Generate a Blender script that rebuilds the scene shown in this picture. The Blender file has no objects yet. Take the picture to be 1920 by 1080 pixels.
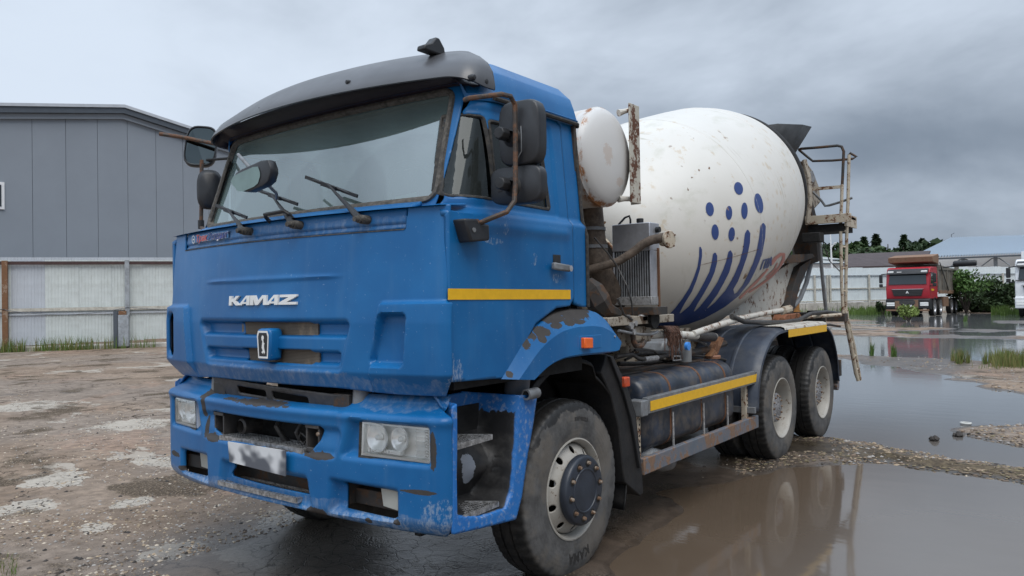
import bpy, bmesh, math, random
import numpy as np
from mathutils import Vector, Matrix
random.seed(7); rng = np.random.default_rng(7)
PI = math.pi
S = bpy.context.scene
# ---------------------------------------------------------------- camera
FPX = 1426.6
CAM = np.array([3.6605, -3.8389, 1.658])
_yw, _pt, _rl = .6498, .0141, -.0177
CF = np.array([-np.sin(_yw)*np.cos(_pt), np.cos(_yw)*np.cos(_pt), np.sin(_pt)])
CR = np.array([np.cos(_yw), np.sin(_yw), 0.]); CU = np.cross(CR, CF)
CR, CU = CR*np.cos(_rl)+CU*np.sin(_rl), CU*np.cos(_rl)-CR*np.sin(_rl)
cd = bpy.data.cameras.new('camera'); cam = bpy.data.objects.new('camera', cd); S.collection.objects.link(cam)
cd.sensor_width = 36; cd.lens = 36*FPX/1920; cd.clip_end = 3000; cd.clip_start = .05
cam.matrix_world = Matrix(((CR[0], CU[0], -CF[0], CAM[0]), (CR[1], CU[1], -CF[1], CAM[1]), (CR[2], CU[2], -CF[2], CAM[2]), (0, 0, 0, 1)))
S.camera = cam
# ---------------------------------------------------------------- node helper
class NT:
    def __init__(s, tree): s.t = tree; tree.nodes.clear()
    def n(s, ty, **kw):
        nd = s.t.nodes.new(ty)
        for k, v in kw.items(): setattr(nd, k, v)
        return nd
    def put(s, sock, v):
        if v is None: return
        if isinstance(v, bpy.types.NodeSocket): s.t.links.new(v, sock)
        elif isinstance(v, (tuple, list)) and len(v) == 3 and sock.type == 'RGBA': sock.default_value = (*v, 1)
        else: sock.default_value = v
    def math(s, op, a, b=None, c=None, clamp=False):
        nd = s.n('ShaderNodeMath', operation=op, use_clamp=clamp)
        for i, v in enumerate((a, b, c)): s.put(nd.inputs[i], v)
        return nd.outputs[0]
    def vmath(s, op, a, b=None, out=0):
        nd = s.n('ShaderNodeVectorMath', operation=op)
        s.put(nd.inputs[0], a); s.put(nd.inputs[1], b)
        return nd.outputs[out]
    def mix(s, f, a, b, mode='MIX'):
        nd = s.n('ShaderNodeMix', data_type='RGBA', blend_type=mode)
        s.put(nd.inputs[0], f); s.put(nd.inputs[6], a); s.put(nd.inputs[7], b)
        return nd.outputs[2]
    def fmix(s, f, a, b):
        nd = s.n('ShaderNodeMix', data_type='FLOAT')
        s.put(nd.inputs[0], f); s.put(nd.inputs[2], a); s.put(nd.inputs[3], b)
        return nd.outputs[0]
    def step(s, v, lo, hi, a=0., b=1.):
        nd = s.n('ShaderNodeMapRange', interpolation_type='SMOOTHSTEP'); nd.clamp = True
        s.put(nd.inputs[0], v)
        for i, q in zip((1, 2, 3, 4), (lo, hi, a, b)): s.put(nd.inputs[i], q)
        return nd.outputs[0]
    def noise(s, scale, detail=4, rough=.55, vec=None, dist=0, col=False):
        nd = s.n('ShaderNodeTexNoise'); s.put(nd.inputs['Vector'], vec)
        nd.inputs['Scale'].default_value = scale; nd.inputs['Detail'].default_value = detail
        nd.inputs['Roughness'].default_value = rough; nd.inputs['Distortion'].default_value = dist
        return nd.outputs[1 if col else 0]
    def voro(s, scale, feature='F1', vec=None, out=0, rnd=1):
        nd = s.n('ShaderNodeTexVoronoi', feature=feature); s.put(nd.inputs['Vector'], vec)
        nd.inputs['Scale'].default_value = scale; nd.inputs['Randomness'].default_value = rnd
        return nd.outputs[out]
    def scale(s, vec, xyz): return s.vmath('MULTIPLY', vec, xyz)
    def obj(s): return s.n('ShaderNodeTexCoord').outputs['Object']
    def xyz(s, v):
        nd = s.n('ShaderNodeSeparateXYZ'); s.put(nd.inputs[0], v); return nd.outputs
    def bump(s, h, strength=.3, dist=.01):
        nd = s.n('ShaderNodeBump'); s.put(nd.inputs['Height'], h)
        s.put(nd.inputs['Strength'], strength); nd.inputs['Distance'].default_value = dist
        return nd.outputs[0]
    def bsdf(s, col, rough=.5, metal=0., normal=None, **kw):
        nd = s.n('ShaderNodeBsdfPrincipled'); s.put(nd.inputs['Base Color'], col)
        s.put(nd.inputs['Roughness'], rough); s.put(nd.inputs['Metallic'], metal); s.put(nd.inputs['Normal'], normal)
        for k, v in kw.items(): s.put(nd.inputs[k], v)
        return nd.outputs[0]
    def out(s, sh, world=False):
        nd = s.n('ShaderNodeOutputWorld' if world else 'ShaderNodeOutputMaterial'); s.t.links.new(sh, nd.inputs[0])
def newmat(name):
    m = bpy.data.materials.new(name); m.use_nodes = True; return m, NT(m.node_tree)
# ---------------------------------------------------------------- world : overcast sky
W = bpy.data.worlds.new('World'); S.world = W; W.use_nodes = True
n = NT(W.node_tree)
SUN_EL, SUN_AZ = math.radians(58), math.radians(125)      # azimuth measured clockwise from +Y
sky = n.n('ShaderNodeTexSky', sky_type='NISHITA'); sky.sun_disc = False
sky.sun_elevation = SUN_EL; sky.sun_rotation = SUN_AZ
d = n.n('ShaderNodeTexCoord').outputs['Generated']
el = n.xyz(d)[2]
side = n.vmath('DOT_PRODUCT', d, (.796, .605, 0), out=1)
elc = n.math('MAXIMUM', el, 0.)
cv = n.scale(d, (1., 1., 1.9))
c1 = n.noise(1.7, 6, .5, cv, .25); c2 = n.noise(4.5, 5, .55, cv, .3)
cl = n.math('ADD', n.math('MULTIPLY', c1, .7), n.math('MULTIPLY', c2, .3))
dsd = n.math('SUBTRACT', .15, side); dsd = n.math('ADD', n.math('MAXIMUM', dsd, 0.), n.math('MULTIPLY', n.math('MINIMUM', dsd, 0.), .42))
cl = n.math('ADD', cl, n.math('MULTIPLY', dsd, n.step(elc, .0, .9, .40, 0.)))
# long dark bank low on the right-hand part of the horizon
bank = n.math('MULTIPLY', n.step(elc, .10, .19), n.step(elc, .34, .17))
bank = n.math('MULTIPLY', bank, n.step(side, .05, .65))
cl = n.math('SUBTRACT', cl, n.math('MULTIPLY', bank, .20))
band = n.mix(n.step(cl, .28, .74), (.155, .192, .245), (.53, .60, .695))
ssc = n.vmath('MULTIPLY', sky.outputs[0], (.05, .05, .05))
col = n.mix(.04, band, ssc)
gain = n.step(elc, .40, .95, 1., 3.0)
bgn = n.n('ShaderNodeBackground'); n.put(bgn.inputs[0], col); n.put(bgn.inputs[1], gain)
n.out(bgn.outputs[0], True)
sl = bpy.data.lights.new('sun', 'SUN'); sl.energy = 1.3; sl.angle = math.radians(40); sl.color = (1, .94, .86)
so = bpy.data.objects.new('sun', sl); S.collection.objects.link(so)
_sd = Vector((math.sin(SUN_AZ)*math.cos(SUN_EL), math.cos(SUN_AZ)*math.cos(SUN_EL), math.sin(SUN_EL)))
so.rotation_euler = _sd.to_track_quat('Z', 'Y').to_euler(); so.location = (20, -20, 40)
S.view_settings.view_transform = 'Standard'; S.view_settings.look = 'None'
S.view_settings.exposure = .45; S.view_settings.gamma = 1
S.view_settings.use_curve_mapping = False
# ---------------------------------------------------------------- pixel rays -> points on real planes (reference photo is 1920x1080)
def ray(px, py): return CF+CR*((px-960)/FPX)-CU*((py-540)/FPX)
def onx(px, py, x): d = ray(px, py); return CAM+d*(x-CAM[0])/d[0]
def ony(px, py, y): d = ray(px, py); return CAM+d*(y-CAM[1])/d[1]
def onz(px, py, z=0.): d = ray(px, py); return CAM+d*(z-CAM[2])/d[2]
def ond(px, py, t): return CAM+ray(px, py)*t
def YZ(pts, x=1.24): return [tuple(onx(a, b, x)[1:]) for a, b in pts]
def XZ(pts, y): return [tuple(ony(a, b, y)[[0, 2]]) for a, b in pts]
# ---------------------------------------------------------------- mesh builder
class MB:
    def __init__(s): s.v = []; s.f = []; s.m = []; s.k = 0
    def add(s, vs, fs, k=None):
        o = len(s.v); s.v += [tuple(map(float, q)) for q in vs]; s.f += [tuple(i+o for i in f) for f in fs]
        s.m += [s.k if k is None else k]*len(fs); return s
    def box(s, x0, x1, y0, y1, z0, z1, mat=None):
        vs = [(x, y, z) for x in (x0, x1) for y in (y0, y1) for z in (z0, z1)]
        if mat is not None: vs = [mat@Vector(v) for v in vs]
        return s.add(vs, [(0, 1, 3, 2), (4, 6, 7, 5), (0, 4, 5, 1), (2, 3, 7, 6), (0, 2, 6, 4), (1, 5, 7, 3)])
    def cbox(s, c, sz, rot=(0, 0, 0)):
        m = Matrix.Translation(c) @ (Matrix.Rotation(rot[2], 4, 'Z')@Matrix.Rotation(rot[1], 4, 'Y')@Matrix.Rotation(rot[0], 4, 'X'))
        return s.box(-sz[0]/2, sz[0]/2, -sz[1]/2, sz[1]/2, -sz[2]/2, sz[2]/2, m)
    def bar(s, a, b, w, h, up=(0, 0, 1)):
        a = Vector(a); b = Vector(b); d = (b-a); L = d.length; d.normalize(); u = Vector(up)
        r = d.cross(u); r = r.normalized() if r.length > 1e-4 else Vector((1, 0, 0)); u = r.cross(d)
        m = Matrix(((r[0], d[0], u[0], a[0]), (r[1], d[1], u[1], a[1]), (r[2], d[2], u[2], a[2]), (0, 0, 0, 1)))
        return s.box(-w/2, w/2, 0, L, -h/2, h/2, m)
    def tube(s, pts, r, seg=10, cap=True, closed=False):
        P = [Vector(p) for p in pts]; N = len(P); rs = r if isinstance(r, (list, tuple)) else [r]*N
        vs = []; fs = []; u = None
        for i in range(N):
            a = P[i-1] if i > 0 or closed else P[i]; b = P[(i+1) % N] if i < N-1 or closed else P[i]
            t = (b-a).normalized()
            if u is None: u = t.orthogonal().normalized()
            u = (u-t*u.dot(t)); u = u.normalized() if u.length > 1e-6 else t.orthogonal().normalized()
            w = t.cross(u)
            for k in range(seg):
                q = 2*PI*k/seg; vs.append(P[i]+(u*math.cos(q)+w*math.sin(q))*rs[i])
        for i in range(N if closed else N-1):
            j = (i+1) % N
            for k in range(seg):
                l = (k+1) % seg; fs.append((i*seg+k, i*seg+l, j*seg+l, j*seg+k))
        if cap and not closed: fs += [tuple(range(seg))[::-1], tuple(range((N-1)*seg, N*seg))]
        return s.add(vs, fs)
    def lathe(s, prof, axis='X', c=(0, 0, 0), seg=48, a0=0., a1=2*PI, mat=None):
        """prof: (position along axis, radius)"""
        full = abs(a1-a0-2*PI) < 1e-6; n_ = seg if full else seg+1; vs = []; fs = []
        for h, r in prof:
            for k in range(n_):
                q = a0+(a1-a0)*k/seg; a, b = r*math.cos(q), r*math.sin(q)
                p = {'X': (h, a, b), 'Y': (a, h, b), 'Z': (a, b, h)}[axis]
                p = Vector(p); p = (mat@p) if mat is not None else p+Vector(c); vs.append(p)
        for i in range(len(prof)-1):
            for k in range(seg if full else seg):
                l = (k+1) % n_; fs.append((i*n_+k, (i+1)*n_+k, (i+1)*n_+l, i*n_+l))
        return s.add(vs, fs)
    def prism(s, poly, d0, d1, axis='X'):
        """poly in the plane across axis; extruded d0..d1 along it (2-D coords: X->(y,z) Y->(x,z) Z->(x,y))"""
        N = len(poly)
        f = {'X': lambda a, b, d: (d, a, b), 'Y': lambda a, b, d: (a, d, b), 'Z': lambda a, b, d: (a, b, d)}[axis]
        vs = [f(a, b, d0) for a, b in poly]+[f(a, b, d1) for a, b in poly]
        fs = [tuple(range(N)), tuple(range(N, 2*N))[::-1]]+[(i, i+N, (i+1) % N+N, (i+1) % N) for i in range(N)]
        return s.add(vs, fs)
    def grid(s, P, nu, nv, cu=False):
        """P: list of nu*nv points, row-major (u fastest)"""
        fs = []
        for j in range(nv-1):
            for i in range(nu if cu else nu-1):
                k = (i+1) % nu; fs.append((j*nu+i, j*nu+k, (j+1)*nu+k, (j+1)*nu+i))
        return s.add(P, fs)
def mesh_of(name, v, f):
    me = bpy.data.meshes.new(name); me.from_pydata(v, [], f); return me
def obj(name, mb, mats, parent=None, smooth=35, bevel=0, fix=True, loc=None, solid=0):
    me = mesh_of(name, mb.v, mb.f)
    mats = mats if isinstance(mats, (list, tuple)) else [mats]
    for m in mats: me.materials.append(m)
    if len(mats) > 1: me.polygons.foreach_set('material_index', mb.m)
    if fix:
        bm = bmesh.new(); bm.from_mesh(me); bmesh.ops.recalc_face_normals(bm, faces=bm.faces); bm.to_mesh(me); bm.free()
    o = bpy.data.objects.new(name, me); S.collection.objects.link(o)
    if smooth:
        me.polygons.foreach_set('use_smooth', [True]*len(me.polygons)); me.set_sharp_from_angle(angle=math.radians(smooth))
    if solid: q = o.modifiers.new('s', 'SOLIDIFY'); q.thickness = solid; q.offset = 0
    if bevel: q = o.modifiers.new('b', 'BEVEL'); q.width = bevel; q.segments = 2; q.limit_method = 'ANGLE'; q.harden_normals = False
    if parent is not None: o.parent = parent
    if loc is not None: o.location = loc
    return o
def thing(name, label, cat, loc=(0, 0, 0), rz=0., group=None):
    o = bpy.data.objects.new(name, None); S.collection.objects.link(o); o.empty_display_size = .2
    o.location = loc; o.rotation_euler = (0, 0, rz); return tag(o, label, cat, group)
def tag(o, label=None, cat=None, group=None, kind=None):
    if label: o['label'] = label
    if cat: o['category'] = cat
    if group: o['group'] = group
    if kind: o['kind'] = kind
    return o
def copy_tree(o, parent=None):
    c = o.copy(); S.collection.objects.link(c)
    if parent is not None: c.parent = parent
    for ch in list(o.children): copy_tree(ch, c)
    return c
# ---------------------------------------------------------------- signed distances (positive inside)
def sd_poly(P, poly, r=0.):
    """P (N,2); poly list; positive inside; r rounds corners (polygon is shrunk by r then grown)"""
    poly = np.asarray(poly, float); N = len(poly)
    if r: poly = shrink(poly, r)
    d = np.full(len(P), 1e9); ins = np.zeros(len(P), bool)
    for i in range(N):
        a = poly[i]; b = poly[(i+1) % N]; e = b-a; w = P-a
        t = np.clip((w@e)/(e@e+1e-12), 0, 1); q = w-t[:, None]*e; d = np.minimum(d, (q*q).sum(1))
        c = ((a[1] <= P[:, 1]) & (b[1] > P[:, 1])) | ((b[1] <= P[:, 1]) & (a[1] > P[:, 1]))
        xi = a[0]+(P[:, 1]-a[1])*e[0]/(e[1] if abs(e[1]) > 1e-12 else 1e-12); ins ^= c & (P[:, 0] < xi)
    return np.where(ins, 1, -1)*np.sqrt(d)+r
def shrink(poly, r):
    N = len(poly); A = 0
    for i in range(N): a, b = poly[i], poly[(i+1) % N]; A += a[0]*b[1]-b[0]*a[1]
    sg = 1 if A > 0 else -1; out = []
    for i in range(N):
        p0, p1, p2 = poly[i-1], poly[i], poly[(i+1) % N]
        e1 = (p1-p0)/np.linalg.norm(p1-p0); e2 = (p2-p1)/np.linalg.norm(p2-p1)
        n1 = sg*np.array([-e1[1], e1[0]]); n2 = sg*np.array([-e2[1], e2[0]])
        b = n1+n2; k = r/max(.25, (1+n1@n2)); out.append(p1+b*k)
    return np.array(out)
def sstep(x, a, b): t = np.clip((x-a)/(b-a), 0, 1); return t*t*(3-2*t)
def field(name, mapf, a0, a1, b0, b1, step, keep, mats, parent=None, thick=0., smooth=40, matf=None, bev=None):
    """regular grid in (a,b) with its vertices snapped to the zero line of keep(P) (positive = kept), mapped to 3-D by mapf(a,b)->(N,3)"""
    na = int((a1-a0)/step)+2; nb = int((b1-b0)/step)+2
    A, B = np.meshgrid(np.linspace(a0, a1, na), np.linspace(b0, b1, nb)); P = np.stack([A.ravel(), B.ravel()], 1)
    fa = np.arange(na-1); fb = np.arange(nb-1); FA, FB = np.meshgrid(fa, fb); i0 = (FB*na+FA).ravel()
    Fq = np.stack([i0, i0+1, i0+na+1, i0+na], 1)
    if keep is not None:
        h = 1e-4
        for it in range(2):
            D = keep(P); m = np.abs(D) < step*.72
            if m.any():
                Q = P[m]; gx = (keep(Q+[h, 0])-keep(Q-[h, 0]))/(2*h); gy = (keep(Q+[0, h])-keep(Q-[0, h]))/(2*h)
                g2 = np.maximum(gx*gx+gy*gy, .25); P[m] = Q-np.stack([gx, gy], 1)*(D[m]/g2)[:, None]
        D = keep(P); Fq = Fq[(D[Fq].min(1) > -step*.12) & (D[Fq].mean(1) > step*.05)]
    V = mapf(P[:, 0], P[:, 1])
    used = np.unique(Fq); rm = np.full(len(V), -1); rm[used] = np.arange(len(used)); V = V[used]; Fq = rm[Fq]
    me = bpy.data.meshes.new(name); me.from_pydata(V.tolist(), [], Fq.tolist())
    mats = mats if isinstance(mats, (list, tuple)) else [mats]
    for m in mats: me.materials.append(m)
    o = bpy.data.objects.new(name, me); S.collection.objects.link(o)
    me.polygons.foreach_set('use_smooth', [True]*len(me.polygons)); me.set_sharp_from_angle(angle=math.radians(smooth))
    if thick:
        q = o.modifiers.new('s', 'SOLIDIFY'); q.thickness = abs(thick); q.offset = -1 if thick > 0 else 1
    if parent is not None: o.parent = parent
    return o
def rrect(x0, x1, y0, y1): return [(x0, y0), (x1, y0), (x1, y1), (x0, y1)]
def perim(a, Wd, y0, k, r):
    """front of a vehicle seen from above: bowed front, round corner, straight side. a = signed distance along it. returns x,y"""
    xs = Wd-r
    for _ in range(12):
        ph = math.atan(2*k*xs); xs = Wd-r+r*math.sin(ph)
    ys = y0+k*xs*xs; cy = ys+r*math.cos(ph); La = r*(PI/2-ph)
    s = np.sign(a); q = np.abs(a)
    x = np.where(q < xs, q, 0.); y = y0+k*x*x
    t = ph+np.clip((q-xs)/max(r, 1e-6), 0, PI/2-ph)
    x2 = Wd-r+r*np.sin(t); y2 = cy-r*np.cos(t); m = q >= xs
    x = np.where(m, x2, x); y = np.where(m, y2, y)
    m = q > xs+La; x = np.where(m, Wd, x); y = np.where(m, cy+(q-xs-La), y)
    # outward normal
    nx = np.where(q < xs, np.sin(np.arctan(2*k*q)), np.where(q > xs+La, 1., np.sin(t))); ny = -np.sqrt(np.maximum(0, 1-nx*nx))
    return s*x, y, s*nx, ny

def part_empty(name, parent, loc=(0, 0, 0)):
    o = bpy.data.objects.new(name, None); S.collection.objects.link(o); o.parent = parent; o.location = loc; o.empty_display_size = .1; return o
DR = dict(y=2.187, z=1.977, sl=.282)
# ================================================================ materials
def spots(n, P, lst, wob=.5, sc=14):
    """union of wobbly ellipsoid blotches: lst of (cx,cy,cz,rx,ry,rz) -> 0..1"""
    nz = n.math('ADD', n.math('MULTIPLY', n.math('SUBTRACT', n.noise(sc, 5, .6, P), .5), wob*2), n.math('MULTIPLY', n.math('SUBTRACT', n.noise(sc*3.7, 5, .7, P), .5), wob*1.5))
    acc = None
    for c in lst:
        v = n.vmath('SUBTRACT', P, tuple(c[:3])); v = n.vmath('DIVIDE', v, tuple(c[3:6]))
        q = n.math('ADD', n.math('SUBTRACT', 1., n.vmath('LENGTH', v, out=1)), nz)
        acc = q if acc is None else n.math('MAXIMUM', acc, q)
    return n.step(acc, -.02, .03)
def simple(name, col, rough=.5, metal=0., var=.12, sc=6, bump=0., dirt=0., dcol=(.12, .095, .07), **kw):
    m, n = newmat(name); P = n.obj()
    a = n.noise(sc, 5, .6, P)
    c = n.mix(n.step(a, .3, .7), tuple(q*(1-var) for q in col), tuple(min(1, q*(1+var)) for q in col))
    if dirt: c = n.mix(n.math('MULTIPLY', n.step(n.noise(sc*2.3, 6, .65, P), .42, .68), dirt), c, dcol)
    r = n.fmix(n.noise(sc*3, 3, .5, P), rough*.8, min(1, rough*1.2))
    b = n.bump(n.noise(sc*12, 4, .6, P), bump, .004) if bump else None
    n.out(n.bsdf(c, r, metal, b, **kw)); return m
def paint(name, peel=[], scuff=[], dusty=[], wob=.5):
    m, n = newmat(name); P = n.obj()
    big = n.noise(1.8, 4, .55, P)
    st = n.noise(9, 5, .6, n.scale(P, (1, 1, .12)))
    c = n.mix(n.step(big, .35, .65), (.003, .100, .285), (.007, .132, .350))
    c = n.mix(n.math('MULTIPLY', n.step(st, .50, .72), .22), c, (.06, .17, .34))
    fine = n.noise(70, 3, .5, P)
    c = n.mix(n.math('MULTIPLY', n.step(fine, .68, .74), .5), c, (.22, .33, .5))
    if dusty:
        dq = spots(n, P, dusty, .45, 5)
        dq = n.math('MULTIPLY', dq, n.step(n.noise(30, 6, .7, n.scale(P, (1, 1, .3))), .40, .72, .05, .42))
        c = n.mix(dq, c, (.30, .34, .40))
    rg = n.fmix(n.noise(5, 4, .6, P), .3, .5)
    if scuff:
        c = n.mix(n.math('MULTIPLY', n.math('MULTIPLY', spots(n, P, scuff, .8, 20), n.step(n.noise(60, 4, .7, n.scale(P, (1, 1, .5))), .44, .62)), .55), c, (.32, .38, .46))
    if peel:
        pk = spots(n, P, peel, wob, 11)
        dk = n.mix(n.noise(20, 4, .6, P), (.032, .029, .027), (.065, .057, .052))
        c = n.mix(pk, c, dk); rg = n.fmix(pk, rg, .72)
    b = n.bump(n.noise(2.6, 3, .5, P), .10, .02)
    n.out(n.bsdf(c, rg, 0., b, **{'Specular IOR Level': .38, 'Coat Weight': .06, 'Coat Roughness': .12})); return m
M = {}
M['blue'] = paint('blue_paint', scuff=[(1.245, onx(925, 452, 1.245)[1], onx(925, 452, 1.245)[2], .08, .07, .016), (1.245, onx(947, 428, 1.245)[1], onx(947, 428, 1.245)[2], .05, .022, .03), (1.245, onx(1003, 487, 1.245)[1], onx(1003, 487, 1.245)[2], .05, .018, .035), (1.245, onx(1046, 522, 1.245)[1], onx(1046, 522, 1.245)[2], .05, .05, .03), (1.245, -1.12, 1.30, .05, .05, .08)], dusty=[(0, -1.3, 1.22, 1.4, .5, .08)])
M['cowl_blue'] = paint('cowl_paint', dusty=[(0, -1.25, 2.04, 1.2, .3, .05)])
M['bumper_blue'] = paint('bumper_paint', peel=[(-.02, -1.36, 1.125, .34, .12, .035), (-.34, -1.36, 1.12, .12, .1, .02), (-.615, -1.36, 1.06, .018, .2, .09), (-.585, -1.36, .92, .022, .2, .07), (-.50, -1.36, .868, .09, .2, .022), (.50, -1.36, .868, .10, .2, .018), (-.62, -1.33, 1.14, .05, .2, .05),
        (1.0, -1.3, 1.115, .02, .05, .012), (.83, -1.3, 1.117, .015, .05, .01), (1.17, -1.2, .95, .022, .08, .09), (.97, -1.3, .585, .03, .08, .022), (.80, -1.3, .575, .02, .08, .014), (.46, -1.34, .55, .10, .15, .05),
        (1.10, -1.24, .745, .10, .1, .011), (-.98, -1.3, .615, .06, .2, .015), (.2, -1.37, .888, .3, .1, .02), (-1.1, -1.3, .69, .10, .2, .018)],
        scuff=[(1.2, -1.2, .62, .1, .1, .09), (.5, -1.35, .56, .8, .2, .035), (-.6, -1.35, .59, .6, .2, .035), (.9, -1.3, .585, .2, .1, .04)], dusty=[(0, -1.3, .58, 1.5, .5, .07), (.95, -1.2, 1.17, .3, .3, .06)])
M['fender_blue'] = paint('fender_paint', peel=[(1.22, -.08, 1.575, .16, .20, .05), (1.25, -.42, 1.475, .1, .06, .03), (1.24, -.28, 1.545, .1, .10, .032), (1.29, -.17, 1.52, .06, .06, .022), (1.29, -.29, 1.505, .06, .05, .02), (1.29, -.44, 1.44, .05, .03, .025), (1.22, -.55, 1.40, .05, .035, .07), (1.22, -.50, 1.45, .05, .04, .04), (1.26, -.06, 1.515, .06, .07, .015), (1.24, -.71, 1.265, .05, .02, .02)], wob=.55)
def stepbox():
    m, n = newmat('step_box_paint'); P = n.obj(); q = n.xyz(P)
    deep = n.step(n.math('ADD', q[0], n.math('MULTIPLY', n.noise(9, 4, .6, P), .03)), 1.238, 1.25)      # outer rim blue, recess black by depth
    top = n.step(n.math('ADD', q[2], n.math('MULTIPLY', n.noise(5, 5, .65, P), .30)), 1.20, 1.215)
    k = n.math('MAXIMUM', deep, top)
    blue = n.mix(n.noise(6, 5, .6, P), (.010, .11, .38), (.02, .17, .48))
    blue = n.mix(n.math('MULTIPLY', n.step(n.noise(30, 5, .7, P), .5, .7), .6), blue, (.32, .36, .42))
    blk = n.mix(n.step(n.noise(5, 6, .65, P), .4, .7), (.008, .008, .009), (.05, .048, .046))
    sp = spots(n, P, [(1.0, -.84, .79, .2, .035, .075), (1.0, -.83, .73, .2, .025, .03)], .5, 20)
    blk = n.mix(sp, blk, (.28, .31, .36))
    n.out(n.bsdf(n.mix(k, blk, blue), n.fmix(k, .55, .45), 0., n.bump(n.noise(40, 4, .6, P), .15, .004))); return m
M['stepbox'] = stepbox()
M['black_plastic'] = simple('black_plastic', (.018, .019, .021), .5, var=.3, bump=.15, sc=8)
M['grey_plastic'] = simple('grey_plastic', (.045, .043, .043), .6, var=.3, bump=.3, sc=9, dirt=.5, dcol=(.09, .08, .07))
M['mirror_plastic'] = simple('mirror_plastic', (.022, .024, .028), .45, var=.2, bump=.1)
M['liner'] = simple('wheel_arch_plastic', (.012, .012, .013), .65, var=.4, bump=.4, sc=7, dirt=.3, dcol=(.035, .03, .026))
M['visor'] = simple('visor_plastic', (.068, .070, .076), .36, var=.12, sc=3, bump=.05, **{'Specular IOR Level': .6})
M['visor_under'] = simple('visor_liner', (.022, .016, .022), .38, var=.3, sc=3)
M['rubber'] = simple('rubber_seal', (.022, .021, .020), .7, var=.3, sc=20, dirt=.5, dcol=(.10, .085, .065))
M['seal_dusty'] = simple('dusty_rubber', (.06, .055, .048), .8, var=.4, sc=20, bump=.3, dirt=.7, dcol=(.15, .135, .115))
M['dark_void'] = simple('near_black', (.008, .008, .008), .8, var=.5, sc=9, bump=.3)  # near-black for cavity backings, drawn holes and some dark parts
M['hose'] = simple('hydraulic_hose', (.035, .033, .032), .5, var=.4, sc=14, bump=.2, dirt=.5, dcol=(.09, .08, .07))
M['hose_brown'] = simple('dusty_hose', (.085, .062, .046), .75, var=.35, sc=18, bump=.4, dirt=.5, dcol=(.16, .13, .10))
M['grey_steel'] = simple('grey_painted_steel', (.17, .18, .19), .45, var=.2, sc=8, dirt=.4, dcol=(.08, .06, .045), bump=.2)
M['silver'] = simple('aluminium', (.46, .47, .50), .38, .55, var=.1, sc=10, dirt=.15, dcol=(.2, .18, .16))
M['alu_dull'] = simple('dull_aluminium', (.36, .36, .36), .5, .4, var=.25, sc=30, dirt=.5, dcol=(.07, .06, .05), bump=.3)
M['yellow'] = simple('yellow_reflective_tape', (.76, .43, .012), .35, var=.05, sc=30)
M['orange_lens'] = simple('orange_lens', (.85, .13, .01), .25, var=.1, **{'Coat Weight': .6})
M['white_plate'] = None
M['dark_glass'] = None
def rusty(name, base, rust=.5, sc=5, rough=.5, r1=(.20, .085, .035), r2=(.07, .035, .02)):
    m, n = newmat(name); P = n.obj()
    a = n.noise(sc, 7, .68, P); b = n.noise(sc*5, 5, .6, P)
    f = n.math('ADD', n.math('MULTIPLY', a, .75), n.math('MULTIPLY', b, .25))
    k = n.step(f, .64-rust*.28, .67-rust*.28)
    rc = n.mix(n.noise(sc*4, 5, .6, P), r2, r1)
    halo = n.step(f, .54-rust*.28, .66-rust*.28)
    c = n.mix(n.math('MULTIPLY', halo, .45), n.mix(n.noise(sc*2, 4, .6, P), tuple(q*.82 for q in base), base), tuple(.5*(x+y) for x, y in zip(base, r1)))
    c = n.mix(k, c, rc)
    n.out(n.bsdf(c, n.fmix(k, rough, .85), 0., n.bump(n.math('ADD', b, k), .35, .003))); return m
M['rust_white'] = rusty('rusty_white_paint', (.62, .60, .54), .30, 9)
M['rust_cream'] = rusty('rusty_cream_paint', (.52, .46, .36), .36, 12)
M['rust_post'] = rusty('rusty_post', (.55, .53, .45), .44, 9, r1=(.16, .06, .03), r2=(.06, .03, .018))
M['rust_brown'] = rusty('rusty_steel', (.16, .13, .11), .75, 8, .7)
M['rust_tube'] = rusty('rusty_tube', (.05, .042, .036), .5, 16, .6, r1=(.19, .10, .06))
M['dark_chassis'] = rusty('chassis_steel', (.035, .034, .033), .45, 6, .7, r1=(.10, .055, .03), r2=(.05, .03, .02))
M['cream_machine'] = rusty('dirty_cream_casting', (.36, .32, .26), .42, 12, .6, r1=(.10, .06, .035), r2=(.05, .035, .025))
M['beam'] = rusty('scraped_blue_grey_beam', (.13, .15, .18), .45, 5, .6, r1=(.27, .16, .10), r2=(.12, .08, .055))
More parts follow.
